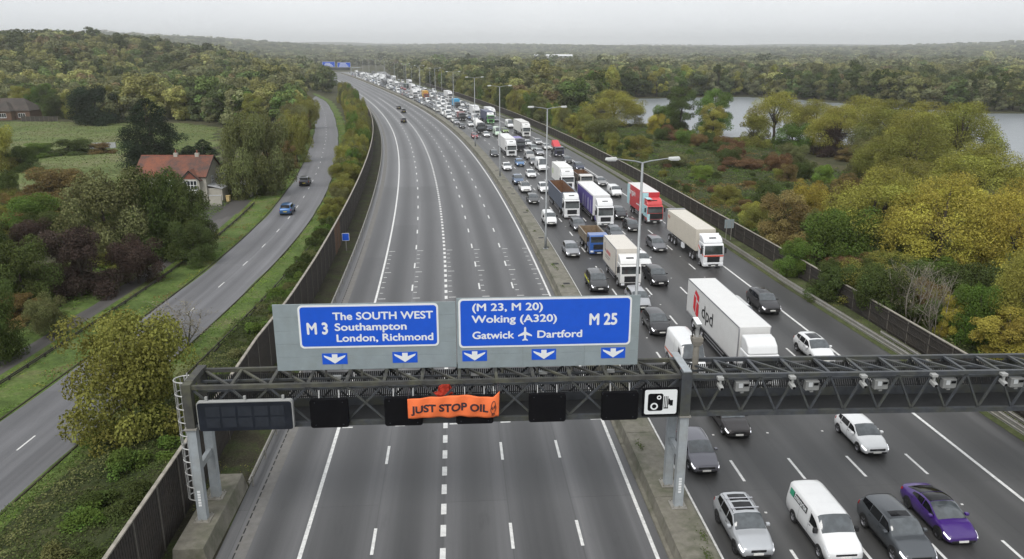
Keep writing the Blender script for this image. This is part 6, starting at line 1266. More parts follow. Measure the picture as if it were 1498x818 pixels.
    if kind == 'twiggy':
        H_, Rr = 6.0, 1.9; mb = MB(); tips = []
        for k in range(5):
            a0 = rg.uniform(0, 6.283); p0 = Vector((rg.normal(0, .3), rg.normal(0, .3), -.1)); e0 = Vector((Rr*.6*math.cos(a0), Rr*.6*math.sin(a0), H_*rg.uniform(.7, 1.0))); mid = p0.lerp(e0, .5)+Vector((rg.normal(0, .2), rg.normal(0, .2), .3)); mb.tube([p0, mid, e0], [.06, .04, .012], 5)
            for j in range(13):
                f = rg.uniform(.2, .95); a = p0.lerp(mid, f*2) if f < .5 else mid.lerp(e0, f*2-1); b_ = a+Vector((rg.normal(0, .55), rg.normal(0, .55), rg.uniform(.35, 1.2))); mb.tube([a, a.lerp(b_, .5)+Vector((rg.normal(0, .07), rg.normal(0, .07), .05)), b_], [.022, .015, .006], 4); tips.append(b_)
                for l in range(3): c = b_+Vector((rg.normal(0, .28), rg.normal(0, .28), rg.uniform(.1, .5))); mb.tube([a.lerp(b_, rg.uniform(.4, .9)), c], [.012, .005], 3); tips.append(c)
        T = np.array([t_[:] for t_ in tips]); P = np.repeat(T, 2, 0)+rg.normal(0, .14, (len(T)*2, 3)); return H_, 2*Rr, leaf_mesh('crown', P, np.tile([0, 0, 1.0], (len(P), 1)), .13, .6, rg.uniform(0, 1, len(P)), M_leaf, rg), mb.mesh('trunk', M_barkp, smooth=True)
def proto_far(seed, kind=0):
    """a coarser tree for the woods: crown and stem in one mesh"""
    rg = np.random.default_rng(seed); H_ = 12.0; blobs = []; Rr = (4.6, 5.2, 3.6, 4.2)[kind % 4]
    for k in range(26):
        a = rg.uniform(0, 6.283); z = rg.uniform(.12, .93); prof_ = max(.15, math.sin(min(1, (z-.0)/.98)*math.pi*.9))**.6; rad = Rr*prof_*rg.uniform(.2, .85); s_ = rg.uniform(.8, 1.7); blobs.append((rad*math.cos(a), rad*math.sin(a), z*H_, s_, s_, s_*.85))
    P, n_, c = cloud(blobs, 3200, rg, .22, .45); return leaf_mesh('crown', P, n_, .58, .7, c, M_leaf, rg, .5), limb_mesh('trunk', H_*.8, .2, [b_[:3] for b_ in blobs[:5]], M_bark, rg)
TINT = dict(olive=(.168, .175, .052), yellow=(.232, .235, .064), gold=(.300, .268, .064), dark=(.062, .085, .032), grey=(.128, .140, .066), mid=(.090, .145, .038), russet=(.150, .112, .055), purple=(.075, .055, .046), pine=(.028, .042, .024), twig=(.20, .185, .12), orange=(.195, .160, .075), amber=(.245, .205, .052), lime=(.140, .210, .050), rust=(.140, .086, .054))
TINT = {k: tuple(c*g for c, g in zip(v, (1.24, 1.20, 1.05))) if k not in ('pine', 'purple', 'twig') else v for k, v in TINT.items()}
KP = {}
def kproto(kind, i):
    if (kind, i) not in KP: KP[(kind, i)] = proto_tree(kind, 100+len(KP)*7)
    return KP[(kind, i)]
FARP = [proto_far(300+i, i) for i in range(4)]
tr_rng = random.Random(5); NT = 0
def jit(c, a=.12): k = 1+tr_rng.uniform(-a, a); return tuple(max(.004, v*k*(1+tr_rng.uniform(-a*.6, a*.6))) for v in c)
def tree(name, kind, x, y, H_, W_, tint, label, cat='tree', group=None, far=None, variant=None):
    global NT
    if far is not None: h0, w0 = 12.0, 9.4; cm, tm_ = FARP[far % 4]
    else: h0, w0, cm, tm_ = kproto(kind, variant if variant is not None else tr_rng.randrange({'broad': 3, 'willow': 2, 'umbrella': 2, 'dense': 3, 'bush': 2, 'twiggy': 2, 'conifer': 1}[kind]))
    r = empty(name, (x, y, ground_z(x, y)), tr_rng.uniform(0, 6.283)); r.scale = (W_/w0, W_/w0, H_/h0); c = TINT[tint] if isinstance(tint, str) else tint
    o = bpy.data.objects.new('crown', cm); o.color = (*jit(c, .06), 1); link(o, r); link(bpy.data.objects.new('trunk', tm_), r); tag(r, label, cat, group); NT += 1; return r
FEATURES = [
 ('dense', -25.5, 47.2, 9.1, 10.0, 'olive', 'broad yellow-green tree overhanging the side road, left of the gantry'),
 ('twiggy', -28.8, 63.7, 3.8, 5.7, 'twig', 'bare twiggy shrub just behind the broad yellow-green tree'),
 ('dense', -45.1, 95.2, 11.7, 11.5, 'dark', 'dense dark green tree in front of the red-roofed house'),
 ('dense', -40.7, 95.5, 9.9, 7.7, 'dark', 'dark green bush at the right foot of the tree before the red-roofed house'),
 ('dense', -49.4, 92.3, 11.8, 12.4, 'grey', 'grey-green bushy tree left of the red-roofed house'),
 ('dense', -65.5, 104.7, 6.6, 9.9, 'mid', 'mid green domed bush among the dark ones on the left'),
 ('dense', -75.9, 129.6, 6.5, 13.8, 'russet', 'russet brown bush at the near edge of the meadow'),
 ('dense', -108.9, 165.5, 10.8, 9.3, 'yellow', 'yellow-green tree cut by the left edge beside the meadow'),
 ('dense', -80.9, 123.3, 6.9, 7.0, 'dark', 'dark bush at the left edge below the yellow-green tree'),
 ('dense', -45.6, 78.3, 7.7, 9.3, 'purple', 'dark purple-brown bush beside the track'),
 ('dense', -48.8, 73.7, 7.5, 8.1, 'dark', 'dark green bush mass by the track near the left edge'),
 ('dense', -41.5, 82.6, 5.4, 7.2, 'purple', 'dark brownish bush where the track bends'),
 ('dense', -38.5, 90.7, 5.8, 6.2, 'dark', 'dark green bush between the track and the driveway'),
 ('dense', -42.7, 59.8, 7.7, 5.6, 'dark', 'tall dark bush cut by the left edge above the track'),
 ('dense', -41.9, 66.0, 4.0, 4.3, 'grey', 'low grey-green bush right beside the track'),
 ('conifer', -78.2, 168.8, 15.5, 14.4, 'pine', 'large dark conifer behind the red-roofed house'),
 ('conifer', -69.3, 174.9, 6.0, 7.1, 'pine', 'small dark conifer at the right end of the red-roofed house'),
 ('conifer', -74.3, 179.0, 4.1, 6.3, 'pine', 'small dark conifer behind the middle of the red roof'),
 ('dense', -145.4, 274.7, 14.1, 20.8, 'pine', 'round nearly black evergreen at the far side of the meadow'),
 ('dense', -43.4, 138.5, 15.0, 9.7, 'grey', 'grey-green bush right of the big willowy one beside the side road'),
 ('dense', -46.7, 135.1, 15.5, 11.4, 'grey', 'big grey-green willowy bush between the house and the side road'),
 ('dense', -50.5, 140.2, 5.2, 6.0, 'dark', 'dark hedge bush beside the carport'),
 ('dense', -49.6, 179.7, 12.1, 8.8, 'olive', 'olive bush hugging the bend of the side road'),
 ('dense', -60.9, 218.1, 11.5, 11.7, 'grey', 'grey-green bush beyond the willowy one'),
 ('dense', -67.2, 259.8, 10.7, 10.3, 'olive', 'small olive bush where the side road disappears'),
 ('dense', -110.6, 195.5, 3.9, 13.7, 'dark', 'low dark bramble clump in the meadow'),
 ('dense', -115.9, 189.9, 3.5, 11.6, 'mid', 'low green clump in the meadow left of the dark bramble'),
 ('dense', -103.4, 196.5, 2.8, 7.9, 'russet', 'small brownish clump in the meadow'),
 ('dense', -105.6, 167.3, 5.5, 8.8, 'dark', 'dark clump in the meadow beside the yellow-green tree'),
 ('willow', 43.5, 90.2, 12.8, 13.3, 'yellow', 'tall yellow-green willow left in the big yellow group'),
 ('willow', 47.1, 82.3, 13.3, 13.7, 'gold', 'golden yellow willow in the middle of the big yellow group'),
 ('willow', 52.8, 78.3, 13.2, 11.7, 'gold', 'golden willow cut by the right edge'),
 ('willow', 43.5, 61.0, 11.1, 7.3, 'yellow', 'lower yellow-green willow at the right edge above the gantry'),
 ('willow', 86.2, 150.1, 17.2, 18.4, 'olive', 'tall olive willow on the lake shore above the yellow group'),
 ('willow', 74.1, 141.8, 14.8, 14.3, 'olive', 'olive willow left of the tall one on the lake shore'),
 ('willow', 72.5, 152.3, 10.1, 12.0, 'olive', 'smaller olive willow behind the yellow group'),
 ('umbrella', 72.4, 217.0, 15.6, 19.5, 'yellow', 'umbrella-shaped willow on the lake shore, leftmost of three'),
 ('umbrella', 82.0, 213.2, 13.6, 17.0, 'olive', 'umbrella-shaped willow on the lake shore, middle of three'),
 ('umbrella', 89.0, 200.0, 15.3, 20.5, 'yellow', 'umbrella-shaped willow on the lake shore, rightmost of three'),
 ('dense', 38.2, 87.2, 8.0, 10.7, 'mid', 'broad green bush below the yellow willows'),
 ('broad', 34.6, 96.9, 8.3, 8.0, 'orange', 'orange-brown sapling just behind the right fence'),
 ('twiggy', 36.3, 65.9, 6.4, 4.0, 'twig', 'pale bare sapling behind the right fence, middle of three'),
 ('twiggy', 36.1, 69.2, 5.5, 3.3, 'twig', 'pale bare sapling behind the right fence, leftmost of three'),
 ('twiggy', 37.1, 64.2, 6.1, 3.1, 'twig', 'pale bare sapling behind the right fence, rightmost of three'),
 ('broad', 40.3, 59.3, 5.0, 6.2, 'amber', 'amber-leaved sapling above the right gantry span'),
 ('broad', 38.4, 64.0, 4.6, 2.9, 'gold', 'slender yellow sapling among the bare ones'),
 ('dense', 77.7, 191.7, 7.6, 9.4, 'purple', 'dark red-brown round bush near the lake'),
 ('dense', 62.2, 173.5, 5.4, 9.8, 'grey', 'grey-green bush in the scrub near the lake'),
 ('dense', 37.3, 152.2, 3.5, 5.7, 'lime', 'bright green bush alone in the scrub'),
 ('dense', 59.7, 147.4, 4.4, 5.5, 'lime', 'bright green bush beside the red-brown one'),
 ('dense', 49.9, 167.9, 2.8, 11.2, 'rust', 'low rust-coloured bracken clump in the middle of the scrub'),
 ('dense', 48.2, 219.6, 2.5, 17.6, 'rust', 'low rust-coloured bracken clump below the lake'),
 ('dense', 60.8, 215.0, 2.2, 12.4, 'rust', 'small rust-coloured bracken clump by the lake trees'),
 ('dense', 80.6, 182.7, 3.4, 11.5, 'russet', 'brown bracken clump below the umbrella willows'),
 ('broad', 52.4, 247.3, 14.7, 12.0, 'dark', 'dark tall tree against the lake'),
 ('broad', 62.4, 244.1, 14.0, 15.2, 'mid', 'green tree against the lake, right of the dark one'),
 ('willow', 34.1, 263.1, 13.6, 22.3, 'yellow', 'yellow-olive willow at the left end of the lake'),
 ('dense', 43.6, 234.5, 7.2, 8.6, 'gold', 'small golden bush below the lake'),
 ('broad', 57.9, 227.5, 10.6, 9.5, 'yellow', 'small yellow-green tree in front of the lake trees'),
 ('dense', 49.5, 251.4, 9.1, 11.8, 'mid', 'green bush at the left end of the lake'),
 ('dense', 52.7, 119.5, 7.1, 8.3, 'russet', 'brown-green bush left of the yellow willows'),
 ('dense', 43.3, 111.4, 7.1, 6.6, 'amber', 'orange-tinted bush right of the orange sapling'),
 ('dense', 42.1, 126.7, 4.6, 7.2, 'dark', 'dark scrub bush above the orange sapling'),
 ('dense', 35.4, 126.3, 4.0, 5.9, 'olive', 'olive bush behind the right fence'),
 ('dense', 36.0, 113.7, 3.6, 5.1, 'yellow', 'small yellow-green bush behind the right fence'),
 ('dense', 35.7, 70.4, 5.7, 7.2, 'dark', 'dark green bush mass right behind the right fence'),
 ('dense', 33.2, 76.7, 4.5, 6.3, 'dark', 'dark green bush behind the right fence, left of the dark mass'),
 ('dense', 39.9, 62.8, 6.2, 5.6, 'mid', 'green bush behind the yellow sapling by the right fence'),
 ('dense', 32.3, 85.3, 4.8, 5.4, 'mid', 'green bush beside the orange sapling along the right fence'),
 ('dense', 30.1, 189.4, 5.6, 9.9, 'olive', 'olive bush at the start of the scrub behind the right fence'),
 ('dense', 24.7, 215.0, 7.4, 12.4, 'grey', 'grey-green bush where the scrub begins'),
 ('dense', 34.5, 169.3, 3.8, 8.9, 'grey', 'grey-green clump low in the scrub'),
 ('willow', 80.7, 194.0, 13.3, 17.7, 'yellow', 'full yellow-green willow filling the gap behind the umbrella willows'),
 ('willow', 88.5, 182.3, 15.3, 18.2, 'olive', 'full olive willow behind the right umbrella willow'),
 ('willow', 90.3, 171.5, 15.5, 17.2, 'yellow', 'full yellow-green willow left of the tall olive one'),
 ('dense', 64.6, 208.9, 9.3, 12.0, 'olive', 'olive bush under the leftmost umbrella willow'),
 ('dense', 70.9, 197.5, 7.8, 11.4, 'mid', 'green bush under the middle umbrella willow'),
 ('dense', 83.9, 181.0, 8.9, 13.3, 'grey', 'grey-green bush under the rightmost umbrella willow'),
 ('willow', 70.5, 116.5, 12.6, 15.5, 'yellow', 'yellow-green willow between the golden ones and the lake shore'),
 ('willow', 58.5, 115.7, 10.2, 12.3, 'olive', 'olive willow just behind the yellow group'),
]
HAZE = 1.9e-4
for kind, x, y, H_, W_, tint, lab in FEATURES:
    nm = {'broad': 'broadleaf_tree', 'willow': 'willow_tree', 'umbrella': 'willow_tree', 'dense': 'bush', 'conifer': 'conifer_tree', 'twiggy': 'bare_shrub'}[kind]; tree(nm, kind, x, y, H_, W_, tint, lab, 'bush' if kind == 'dense' else ('shrub' if kind == 'twiggy' else 'tree'))
# bushes between the side road and the tall fence: low near the gantry, taller farther on
NT0 = NT-1; G = 'bushes between the side road and the tall fence'
s = 2.0
while s < 98:
    for t_ in ((-9.6, -12.2) if s < 32 else (-8.7,)):
        p_ = at(s+tr_rng.uniform(-.8, .8), t_+tr_rng.uniform(-.6, .6)-(.0 if s < 40 else max(0, (60-abs(s-60))*.012)))
        tree('bush', 'bush', p_.x, p_.y, tr_rng.uniform(1.0, 1.9), tr_rng.uniform(2.8, 4.2), tr_rng.choice(['dark', 'grey', 'dark', 'mid']), 'low ivy-like bush against the tall left fence, %s from the near end' % nth(NT-NT0), 'bush', G)
    s += 3.0
s = 98.0; NS0 = NT-1
while s < 400:
    for t_ in ((-9.3,) if s < 130 else (-9.0, -11.6)):
        p_ = at(s+tr_rng.uniform(-1, 1), t_+tr_rng.uniform(-.5, .5)-max(0, (s-200))*.012); hh = float(np.interp(s, [98, 130, 190, 260, 400], [3.0, 4.5, 7.0, 8.5, 9.5]))*tr_rng.uniform(.8, 1.15)
        tree('bush', 'dense', p_.x, p_.y, hh, tr_rng.uniform(4.0, 6.0), tr_rng.choice(['olive', 'yellow', 'olive', 'grey', 'mid']), 'leafy bush in the strip between side road and motorway, %s from its near end' % nth(NT-NS0), 'bush', 'bushes in the strip between side road and motorway')
    s += 5.2 if s < 250 else 7.5
# trees along the left side of the side road
q = 190.0; NS1 = NT-1
while q < 420:
    p_ = SR.at(q, -7.5-tr_rng.uniform(0, 3)); tree('broadleaf_tree', 'dense', p_.x, p_.y, tr_rng.uniform(6.5, 10), tr_rng.uniform(7, 10), tr_rng.choice(['olive', 'grey', 'olive', 'mid', 'russet']), 'rounded tree left of the side road, %s from the near end of its row' % nth(NT-NS1), 'tree', 'trees lining the side road'); q += 9
# trees behind the right fence
s = 150.0; NS2 = NT-1
while s < 560:
    p_ = at(s+tr_rng.uniform(-2, 2), float(np.interp(s, [150, 200, 300, 420, 560], [51, 51, 53, 56, 60]))+tr_rng.uniform(0, 5)); hh = float(np.interp(s, [150, 200, 260, 560], [4.0, 6.5, 9.0, 11.0]))*tr_rng.uniform(.8, 1.2)
    tree('broadleaf_tree', 'broad' if tr_rng.random() < .5 else 'dense', p_.x, p_.y, hh, hh*tr_rng.uniform(.75, 1.0), tr_rng.choice(['olive', 'yellow', 'mid', 'grey', 'olive', 'dark']), 'leafy tree in the row behind the right fence, %s from its near end' % nth(NT-NS2), 'tree', 'trees behind the right fence'); s += 7.5
# shrubs that close the ground between the track, the meadow and the house
LB = [(-47, 60), (-46.5, 98), (-50, 116), (-62, 126), (-88, 124), (-84, 95), (-62, 64)]; LS = []
while len(LS) < 44:
    x, y = tr_rng.uniform(-88, -46), tr_rng.uniform(60, 126)
    if inside(np.array(x), np.array(y), LB): LS.append((x, y))
for k, (x, y) in enumerate(sorted(LS, key=lambda q: q[1])):
    tree('bush', 'dense', x, y, tr_rng.uniform(2.6, 5.2), tr_rng.uniform(5.0, 8.0), tr_rng.choice(['dark', 'grey', 'mid', 'purple', 'dark', 'olive', 'russet']), 'shrub in the thicket between track and meadow, %s from its near end' % nth(k+1), 'bush', 'thicket between the track and the meadow')
# scattered bushes that fill the scrub between the right fence, the willows and the lake
WB = []
for k in range(190):
    ss_ = tr_rng.uniform(22, 205); tt_ = tr_rng.uniform(50.5, 62 if ss_ < 60 else (74 if ss_ < 120 else 84)); p_ = at(ss_, tt_)
    if not any((p_.x-f_[1])**2+(p_.y-f_[2])**2 < (f_[4]*.35)**2 for f_ in FEATURES): WB.append((ss_, tt_))
for ss_, tt_ in WB:
    p_ = at(ss_, tt_)
    lowb = ss_ > 85 and tt_ < 72; hh = tr_rng.uniform(1.2, 2.2) if lowb else tr_rng.uniform(2.6, 5.0)
    tree('bush', 'dense', p_.x, p_.y, hh, hh*tr_rng.uniform(1.1, 1.9), tr_rng.choice(['dark', 'grey', 'mid', 'olive', 'russet', 'dark', 'dark', 'rust']), 'wild bush in the scrub by the lake, %s nearest to the camera' % nth(1+sorted(WB).index((ss_, tt_))), 'bush', 'wild bushes in the scrub by the lake')
SPIT = [q for q in [(tr_rng.uniform(66, 104), tr_rng.uniform(95, 190), tr_rng.uniform(4, 9)) for k in range(26)] if q[0]/q[1] < .55 and not inside(np.array(q[0]), np.array(q[1]), LAKE)]
for x, y, hh in SPIT:
    tree('broadleaf_tree', 'dense', x, y, hh, hh*tr_rng.uniform(.9, 1.3), tr_rng.choice(['olive', 'yellow', 'grey', 'olive']), 'leafy tree on the spit behind the yellow willows, %s planted towards the lake' % nth(k+1) if False else 'leafy tree on the spit behind the yellow willows, %s from the left' % nth(1+sorted(SPIT, key=lambda q: q[0]/q[1]).index((x, y, hh))), 'tree', 'trees on the spit behind the yellow willows')
# front of the wood behind the meadow
for k in range(44):
    f = k/43; x = -262+f*178; y = float(np.interp(x, [-262, -205, -150, -118, -96, -84], [270, 296, 296, 292, 276, 246]))+tr_rng.uniform(0, 10)
    if -210 < x < -176: y += 14
    hh = tr_rng.uniform(8, 14); tree('broadleaf_tree', 'broad', x, y, hh, hh*tr_rng.uniform(.7, .95), tr_rng.choice(['olive', 'yellow', 'grey', 'dark', 'russet', 'olive', 'mid']), 'tree at the edge of the wood behind the meadow, %s from the left' % nth(k+1), 'tree', 'trees at the edge of the wood behind the meadow')
# far bank of the lake
bank = [(44, 335), (50, 385), (62, 432), (96, 446), (130, 452), (156, 428), (174, 378), (200, 337), (236, 323), (300, 307), (420, 303)]
bp_ = Path(bank, 2.0); q = 0.0; NS3 = NT-1
while q < bp_.L:
    p_ = bp_.at(q, -tr_rng.uniform(3, 12)); hh = tr_rng.uniform(12, 18); darkp = q > 190
    tree('broadleaf_tree', 'broad', p_.x, p_.y, hh, hh*tr_rng.uniform(.6, .85), tr_rng.choice(['dark', 'dark', 'dark', 'grey'] if darkp else ['olive', 'dark', 'yellow', 'mid']), ('dark tree on the far bank of the lake, %s from the left' if darkp else 'tree by the left end of the lake, %s from the near end') % nth(NT-NS3), 'tree', 'trees on the far bank of the lake' if darkp else 'trees by the left end of the lake', far=tr_rng.randrange(4)); q += 8.0
print('trees', NT)

# ---- the woods beyond, read as one mass: coarse trees set out over the land
def instance_group(name, me, pts, scl, rot, tint):
    ob = bpy.data.objects.new('tree_shape', me); pm = bpy.data.meshes.new(name); pm.from_pydata([tuple(p_) for p_ in pts], [], []); o = link(bpy.data.objects.new(name, pm))
    for nm, ty, dat in (('scl', 'FLOAT_VECTOR', scl), ('rot', 'FLOAT_VECTOR', rot), ('tint', 'FLOAT_COLOR', tint)):
        a = pm.attributes.new(nm, ty, 'POINT'); a.data.foreach_set('color' if ty == 'FLOAT_COLOR' else 'vector', np.asarray(dat, np.float32).ravel())
    ng = bpy.data.node_groups.new(name, 'GeometryNodeTree'); ng.interface.new_socket('Geometry', in_out='INPUT', socket_type='NodeSocketGeometry'); ng.interface.new_socket('Geometry', in_out='OUTPUT', socket_type='NodeSocketGeometry')
    i = ng.nodes.new('NodeGroupInput'); u = ng.nodes.new('NodeGroupOutput'); ip = ng.nodes.new('GeometryNodeInstanceOnPoints'); oi = ng.nodes.new('GeometryNodeObjectInfo'); oi.inputs['Object'].default_value = ob
    a1 = ng.nodes.new('GeometryNodeInputNamedAttribute'); a1.data_type = 'FLOAT_VECTOR'; a1.inputs['Name'].default_value = 'scl'; a2 = ng.nodes.new('GeometryNodeInputNamedAttribute'); a2.data_type = 'FLOAT_VECTOR'; a2.inputs['Name'].default_value = 'rot'
    e2r = ng.nodes.new('FunctionNodeEulerToRotation'); l = ng.links.new
    l(i.outputs[0], ip.inputs['Points']); l(oi.outputs['Geometry'], ip.inputs['Instance']); l(a1.outputs['Attribute'], ip.inputs['Scale']); l(a2.outputs['Attribute'], e2r.inputs[0]); l(e2r.outputs[0], ip.inputs['Rotation']); l(ip.outputs[0], u.inputs[0])
    o.modifiers.new('set_out', 'NODES').node_group = ng; return o
def far_mesh(seed, kind, n_leaf, size):
    rg = np.random.default_rng(seed); H_ = 12.0; blobs = []; Rr = (4.4, 5.0, 3.4, 4.0)[kind]
    for k in range(22):
        a = rg.uniform(0, 6.283); z = rg.uniform(.08, .92); prof_ = max(.2, math.sin(min(1, z)*math.pi*.88))**.6; rad = Rr*prof_*rg.uniform(.2, .85); s_ = rg.uniform(.9, 1.8); blobs.append((rad*math.cos(a), rad*math.sin(a), z*H_, s_, s_, s_*.85))
    P, n_, c = cloud(blobs, n_leaf, rg, .2, .4); return leaf_mesh('woodland', P, n_, size, .75, c, M_leafi, rg, .45)
wr = np.random.default_rng(11); pts = []; d = 150.0
while d < 6700:
    sp = 8.0 if d < 800 else 8.0*d/800
    n_ = int(R(84)*d/sp); az = np.linspace(R(-42), R(42), n_)+wr.uniform(-.45, .45, n_)*sp/d; dd = d+wr.uniform(-.45, .45, n_)*sp; pts.append(np.stack([dd*np.sin(az), dd*np.cos(az), np.full(n_, sp)], -1)); d += sp
P = np.concatenate(pts); X, Y, SP = P.T
ST = np.array([st_of(a, b_) for a, b_ in zip(X, Y)]); S_, T_ = ST.T
sd_ = np.array([np.min((SR.X-a)**2+(SR.Y-b_)**2) for a, b_ in zip(X, Y)])**.5; D = np.hypot(X, Y); AZ = np.degrees(np.arctan2(X, Y))
rightlim = np.array([slip_t(v)+6 for v in S_]); keep = ~((T_ > -16) & (T_ < np.maximum(56, rightlim)) & (S_ < 1350)); keep &= (sd_ > 9)
big = [(a*1.0, b_) for a, b_ in LAKE]; keep &= ~inside(X, Y, big)
for dx, dy in ((8, 0), (-8, 0), (0, 8), (0, -8)): keep &= ~inside(X+dx, Y+dy, big)
keep &= ~inside(X, Y, MEADOW); keep &= ~inside(X, Y-8, MEADOW); keep &= ~((X < -60) & (Y < 262)); keep &= ~((X < 0) & (Y < 250)); keep &= ~((X > 0) & (Y < 300) & (X < 125)); keep &= ~((X > 0) & (D < 300)); keep &= ~((np.abs(X+190) < 22) & (np.abs(Y-301) < 12)) & ~((np.abs(AZ-2.9) < 1.6) & (D > 1500) & (D < 1815))
keep &= ~((X > 40) & (Y < 440) & (T_ < 100) & (Y > 240) & (X < 60))
keep &= wr.uniform(0, 1, len(X)) < .95
X, Y, SP, D, AZ = X[keep], Y[keep], SP[keep], D[keep], AZ[keep]; Z = hgt(X, Y)-.05; n_ = len(X)
big_ = np.array([mnoise.noise(Vector((a*.02, b_*.02, 5.0))) for a, b_ in zip(X, Y)]); hh = wr.uniform(8.5, 15.0, n_)*(1+.35*big_)*np.where(wr.uniform(0, 1, n_) < .05, 1.3, 1.0); ww = hh*wr.uniform(.95, 1.35, n_)*np.clip(SP/10, 1.0, 1.9)
scl = np.stack([ww/12, ww/12, hh/12], -1); rot = np.stack([np.zeros(n_), np.zeros(n_), wr.uniform(0, 6.283, n_)], -1)
pal = np.array([TINT[k] for k in ('olive', 'dark', 'mid', 'grey', 'dark', 'olive', 'grey', 'olive', 'dark', 'grey', 'yellow', 'russet')]); patch_ = np.array([mnoise.noise(Vector((a*.008, b_*.008, 0))) for a, b_ in zip(X, Y)])
ci = np.clip((wr.uniform(0, 1, n_)**1.0*12), 0, 11.99).astype(int); ci = np.where((ci == 11) & (wr.uniform(0, 1, n_) < .6), 1, ci); tint = pal[ci]*wr.uniform(.85, 1.3, n_)[:, None]*(1.25+.35*patch_)[:, None]; lum = tint.mean(1, keepdims=True)*np.array([[1.02, 1.05, .80]]); kk = (.25+.40*np.clip((D-300)/700, 0, 1))[:, None]; tint = tint*(1-kk)+lum*kk; tint = np.concatenate([tint, np.ones((n_, 1))], 1)  # crowns turn greyer with distance: haze put into the leaf tint
gi = wr.integers(0, 4, n_); near = D < 700
for k in range(4):
    for nr, me in ((True, far_mesh(400+k, k, 3000, .60)), (False, far_mesh(500+k, k, 700, 1.2))):
        m_ = (gi == k) & (near == nr)
        if m_.sum() == 0: continue
        tag(instance_group('woodland', me, np.stack([X[m_], Y[m_], Z[m_]], -1), scl[m_], rot[m_], tint[m_]), 'dense autumn woodland filling the country to the horizon', 'woodland', 'woodland masses', 'stuff')
print('woodland', n_)
# ---- brambles, ground cover and rough grass
M_under = foliage_floor('undergrowth', (.028, .038, .015), (.045, .056, .022), (.058, .062, .028), .4)
def cover(name, label, cand, n_, size, hfun, tints, seed, aspect=.65, base=None):
    """small leaves on uneven mounds; cand(rg, n) gives x, y"""
    rg = np.random.default_rng(seed); x, y = cand(rg, n_); hn = np.array([mnoise.noise(Vector((a*.32, b_*.32, seed)))*.6+mnoise.noise(Vector((a*.9, b_*.9, seed+3.0)))*.4 for a, b_ in zip(x, y)]); z = np.maximum(0.02, hfun(x, y)*(.55+.9*hn))*rg.uniform(.75, 1.0, len(x)); tn = np.array([mnoise.noise(Vector((a*.11, b_*.11, seed+9.0))) for a, b_ in zip(x, y)])
    P = np.stack([x, y, z], -1); nrm = np.tile([0, 0, 1.0], (len(x), 1)); k = len(tints); ti = np.clip(((tn*.9+.5)+rg.normal(0, .08, len(x)))*k, 0, k-.01).astype(int)
    root = empty(name, (0, 0, 0)); tag(root, label, 'ground cover', None, 'stuff')
    if base:      # the tangle underneath: an uneven sheet just below the leaves
        s0, s1, t0, t1, ds_, dt_ = base; ss = np.arange(s0, s1, ds_); vs = []; k = 0
        for s_ in ss:
            ta = t0(s_) if callable(t0) else t0; tb = t1(s_) if callable(t1) else t1; tt = np.linspace(ta, tb, dt_)
            for j, t_ in enumerate(tt):
                q = at(s_, t_); hv = mnoise.noise(Vector((q.x*.32, q.y*.32, seed)))*.6+mnoise.noise(Vector((q.x*.9, q.y*.9, seed+3.0)))*.4; ed = min(1, j/2, (dt_-1-j)/2); vs.append((q.x, q.y, max(.02, float(hfun(np.array(q.x), np.array(q.y)))*(.55+.9*hv))*.80*ed-.05*(1-ed)))
        fs = [(i*dt_+j, i*dt_+j+1, (i+1)*dt_+j+1, (i+1)*dt_+j) for i in range(len(ss)-1) for j in range(dt_-1)]
        tag(MB().add(vs, fs).build('undergrowth', M_under, root, smooth=True), kind='stuff')
    for i, c in enumerate(tints):
        m_ = ti == i
        if m_.sum() < 10: continue
        o = bpy.data.objects.new('leaves', leaf_mesh('leaves', P[m_], nrm[m_], size, aspect, np.clip(hn[m_]*.8+.5, 0, 1), M_leaf, rg, .55)); o.color = (*(TINT[c] if isinstance(c, str) else c), 1); link(o, root); tag(o, kind='stuff')
def st_region(s0, s1, t0, t1):
    def f(rg, n):
        s_ = rg.uniform(0, 1, n)**1.25*(s1-s0)+s0; t_ = rg.uniform(0, 1, n)*((np.vectorize(t1)(s_) if callable(t1) else t1)-(np.vectorize(t0)(s_) if callable(t0) else t0))+(np.vectorize(t0)(s_) if callable(t0) else t0); a = np.interp(s_, _si, _psi); return np.interp(s_, _si, _x)+t_*np.cos(a), np.interp(s_, _si, _y)+t_*np.sin(a)
    return f
cover('bramble_patch', 'tangled brambles and bracken covering the ground between the right fence and the lake', st_region(8, 235, 49.2, 92), 270000, .25, lambda x, y: np.full(np.shape(x), 1.7), ['dark', 'dark', 'mid', 'dark', 'grey', 'dark', 'russet'], 31, base=(8, 235, 49.0, 92, 1.5, 30))
cover('ivy_bank', 'dense ivy bank between the left fence and the side road in the lower left corner', st_region(-4, 100, lambda s: np.interp(s, [-4, 20, 40, 60, 100], [-17.2, -16.6, -13.5, -10.5, -9.5]), -7.5), 130000, .13, lambda x, y: np.full(np.shape(x), 1.25), ['dark', 'mid', 'dark', 'grey', 'dark'], 37, base=(-4, 100, lambda s: float(np.interp(s, [-4, 20, 40, 60, 100], [-17.2, -16.6, -13.5, -10.5, -9.5])), -7.3, .8, 12))
cover('verge_weeds', 'weeds and moss on the strip behind the left crash barrier', st_region(8, 140, -6.9, -4.5), 9000, .10, lambda x, y: np.full(np.shape(x), .12), ['mid', 'dark', 'olive'], 41)
def tufts(rg, n):
    cs = [(11.5, 20.4), (13.2, 20.7), (22.6, 19.6), (31, 20.8), (40, 19.7), (57, 19.6), (64, 20.0), (65.5, 19.8), (83, 19.9), (97, 20.6)]; i = rg.integers(0, len(cs), n); P = [at(cs[k][0]+rg.normal(0, .35), cs[k][1]+rg.normal(0, .13)) for k in i]; return np.array([q.x for q in P]), np.array([q.y for q in P])
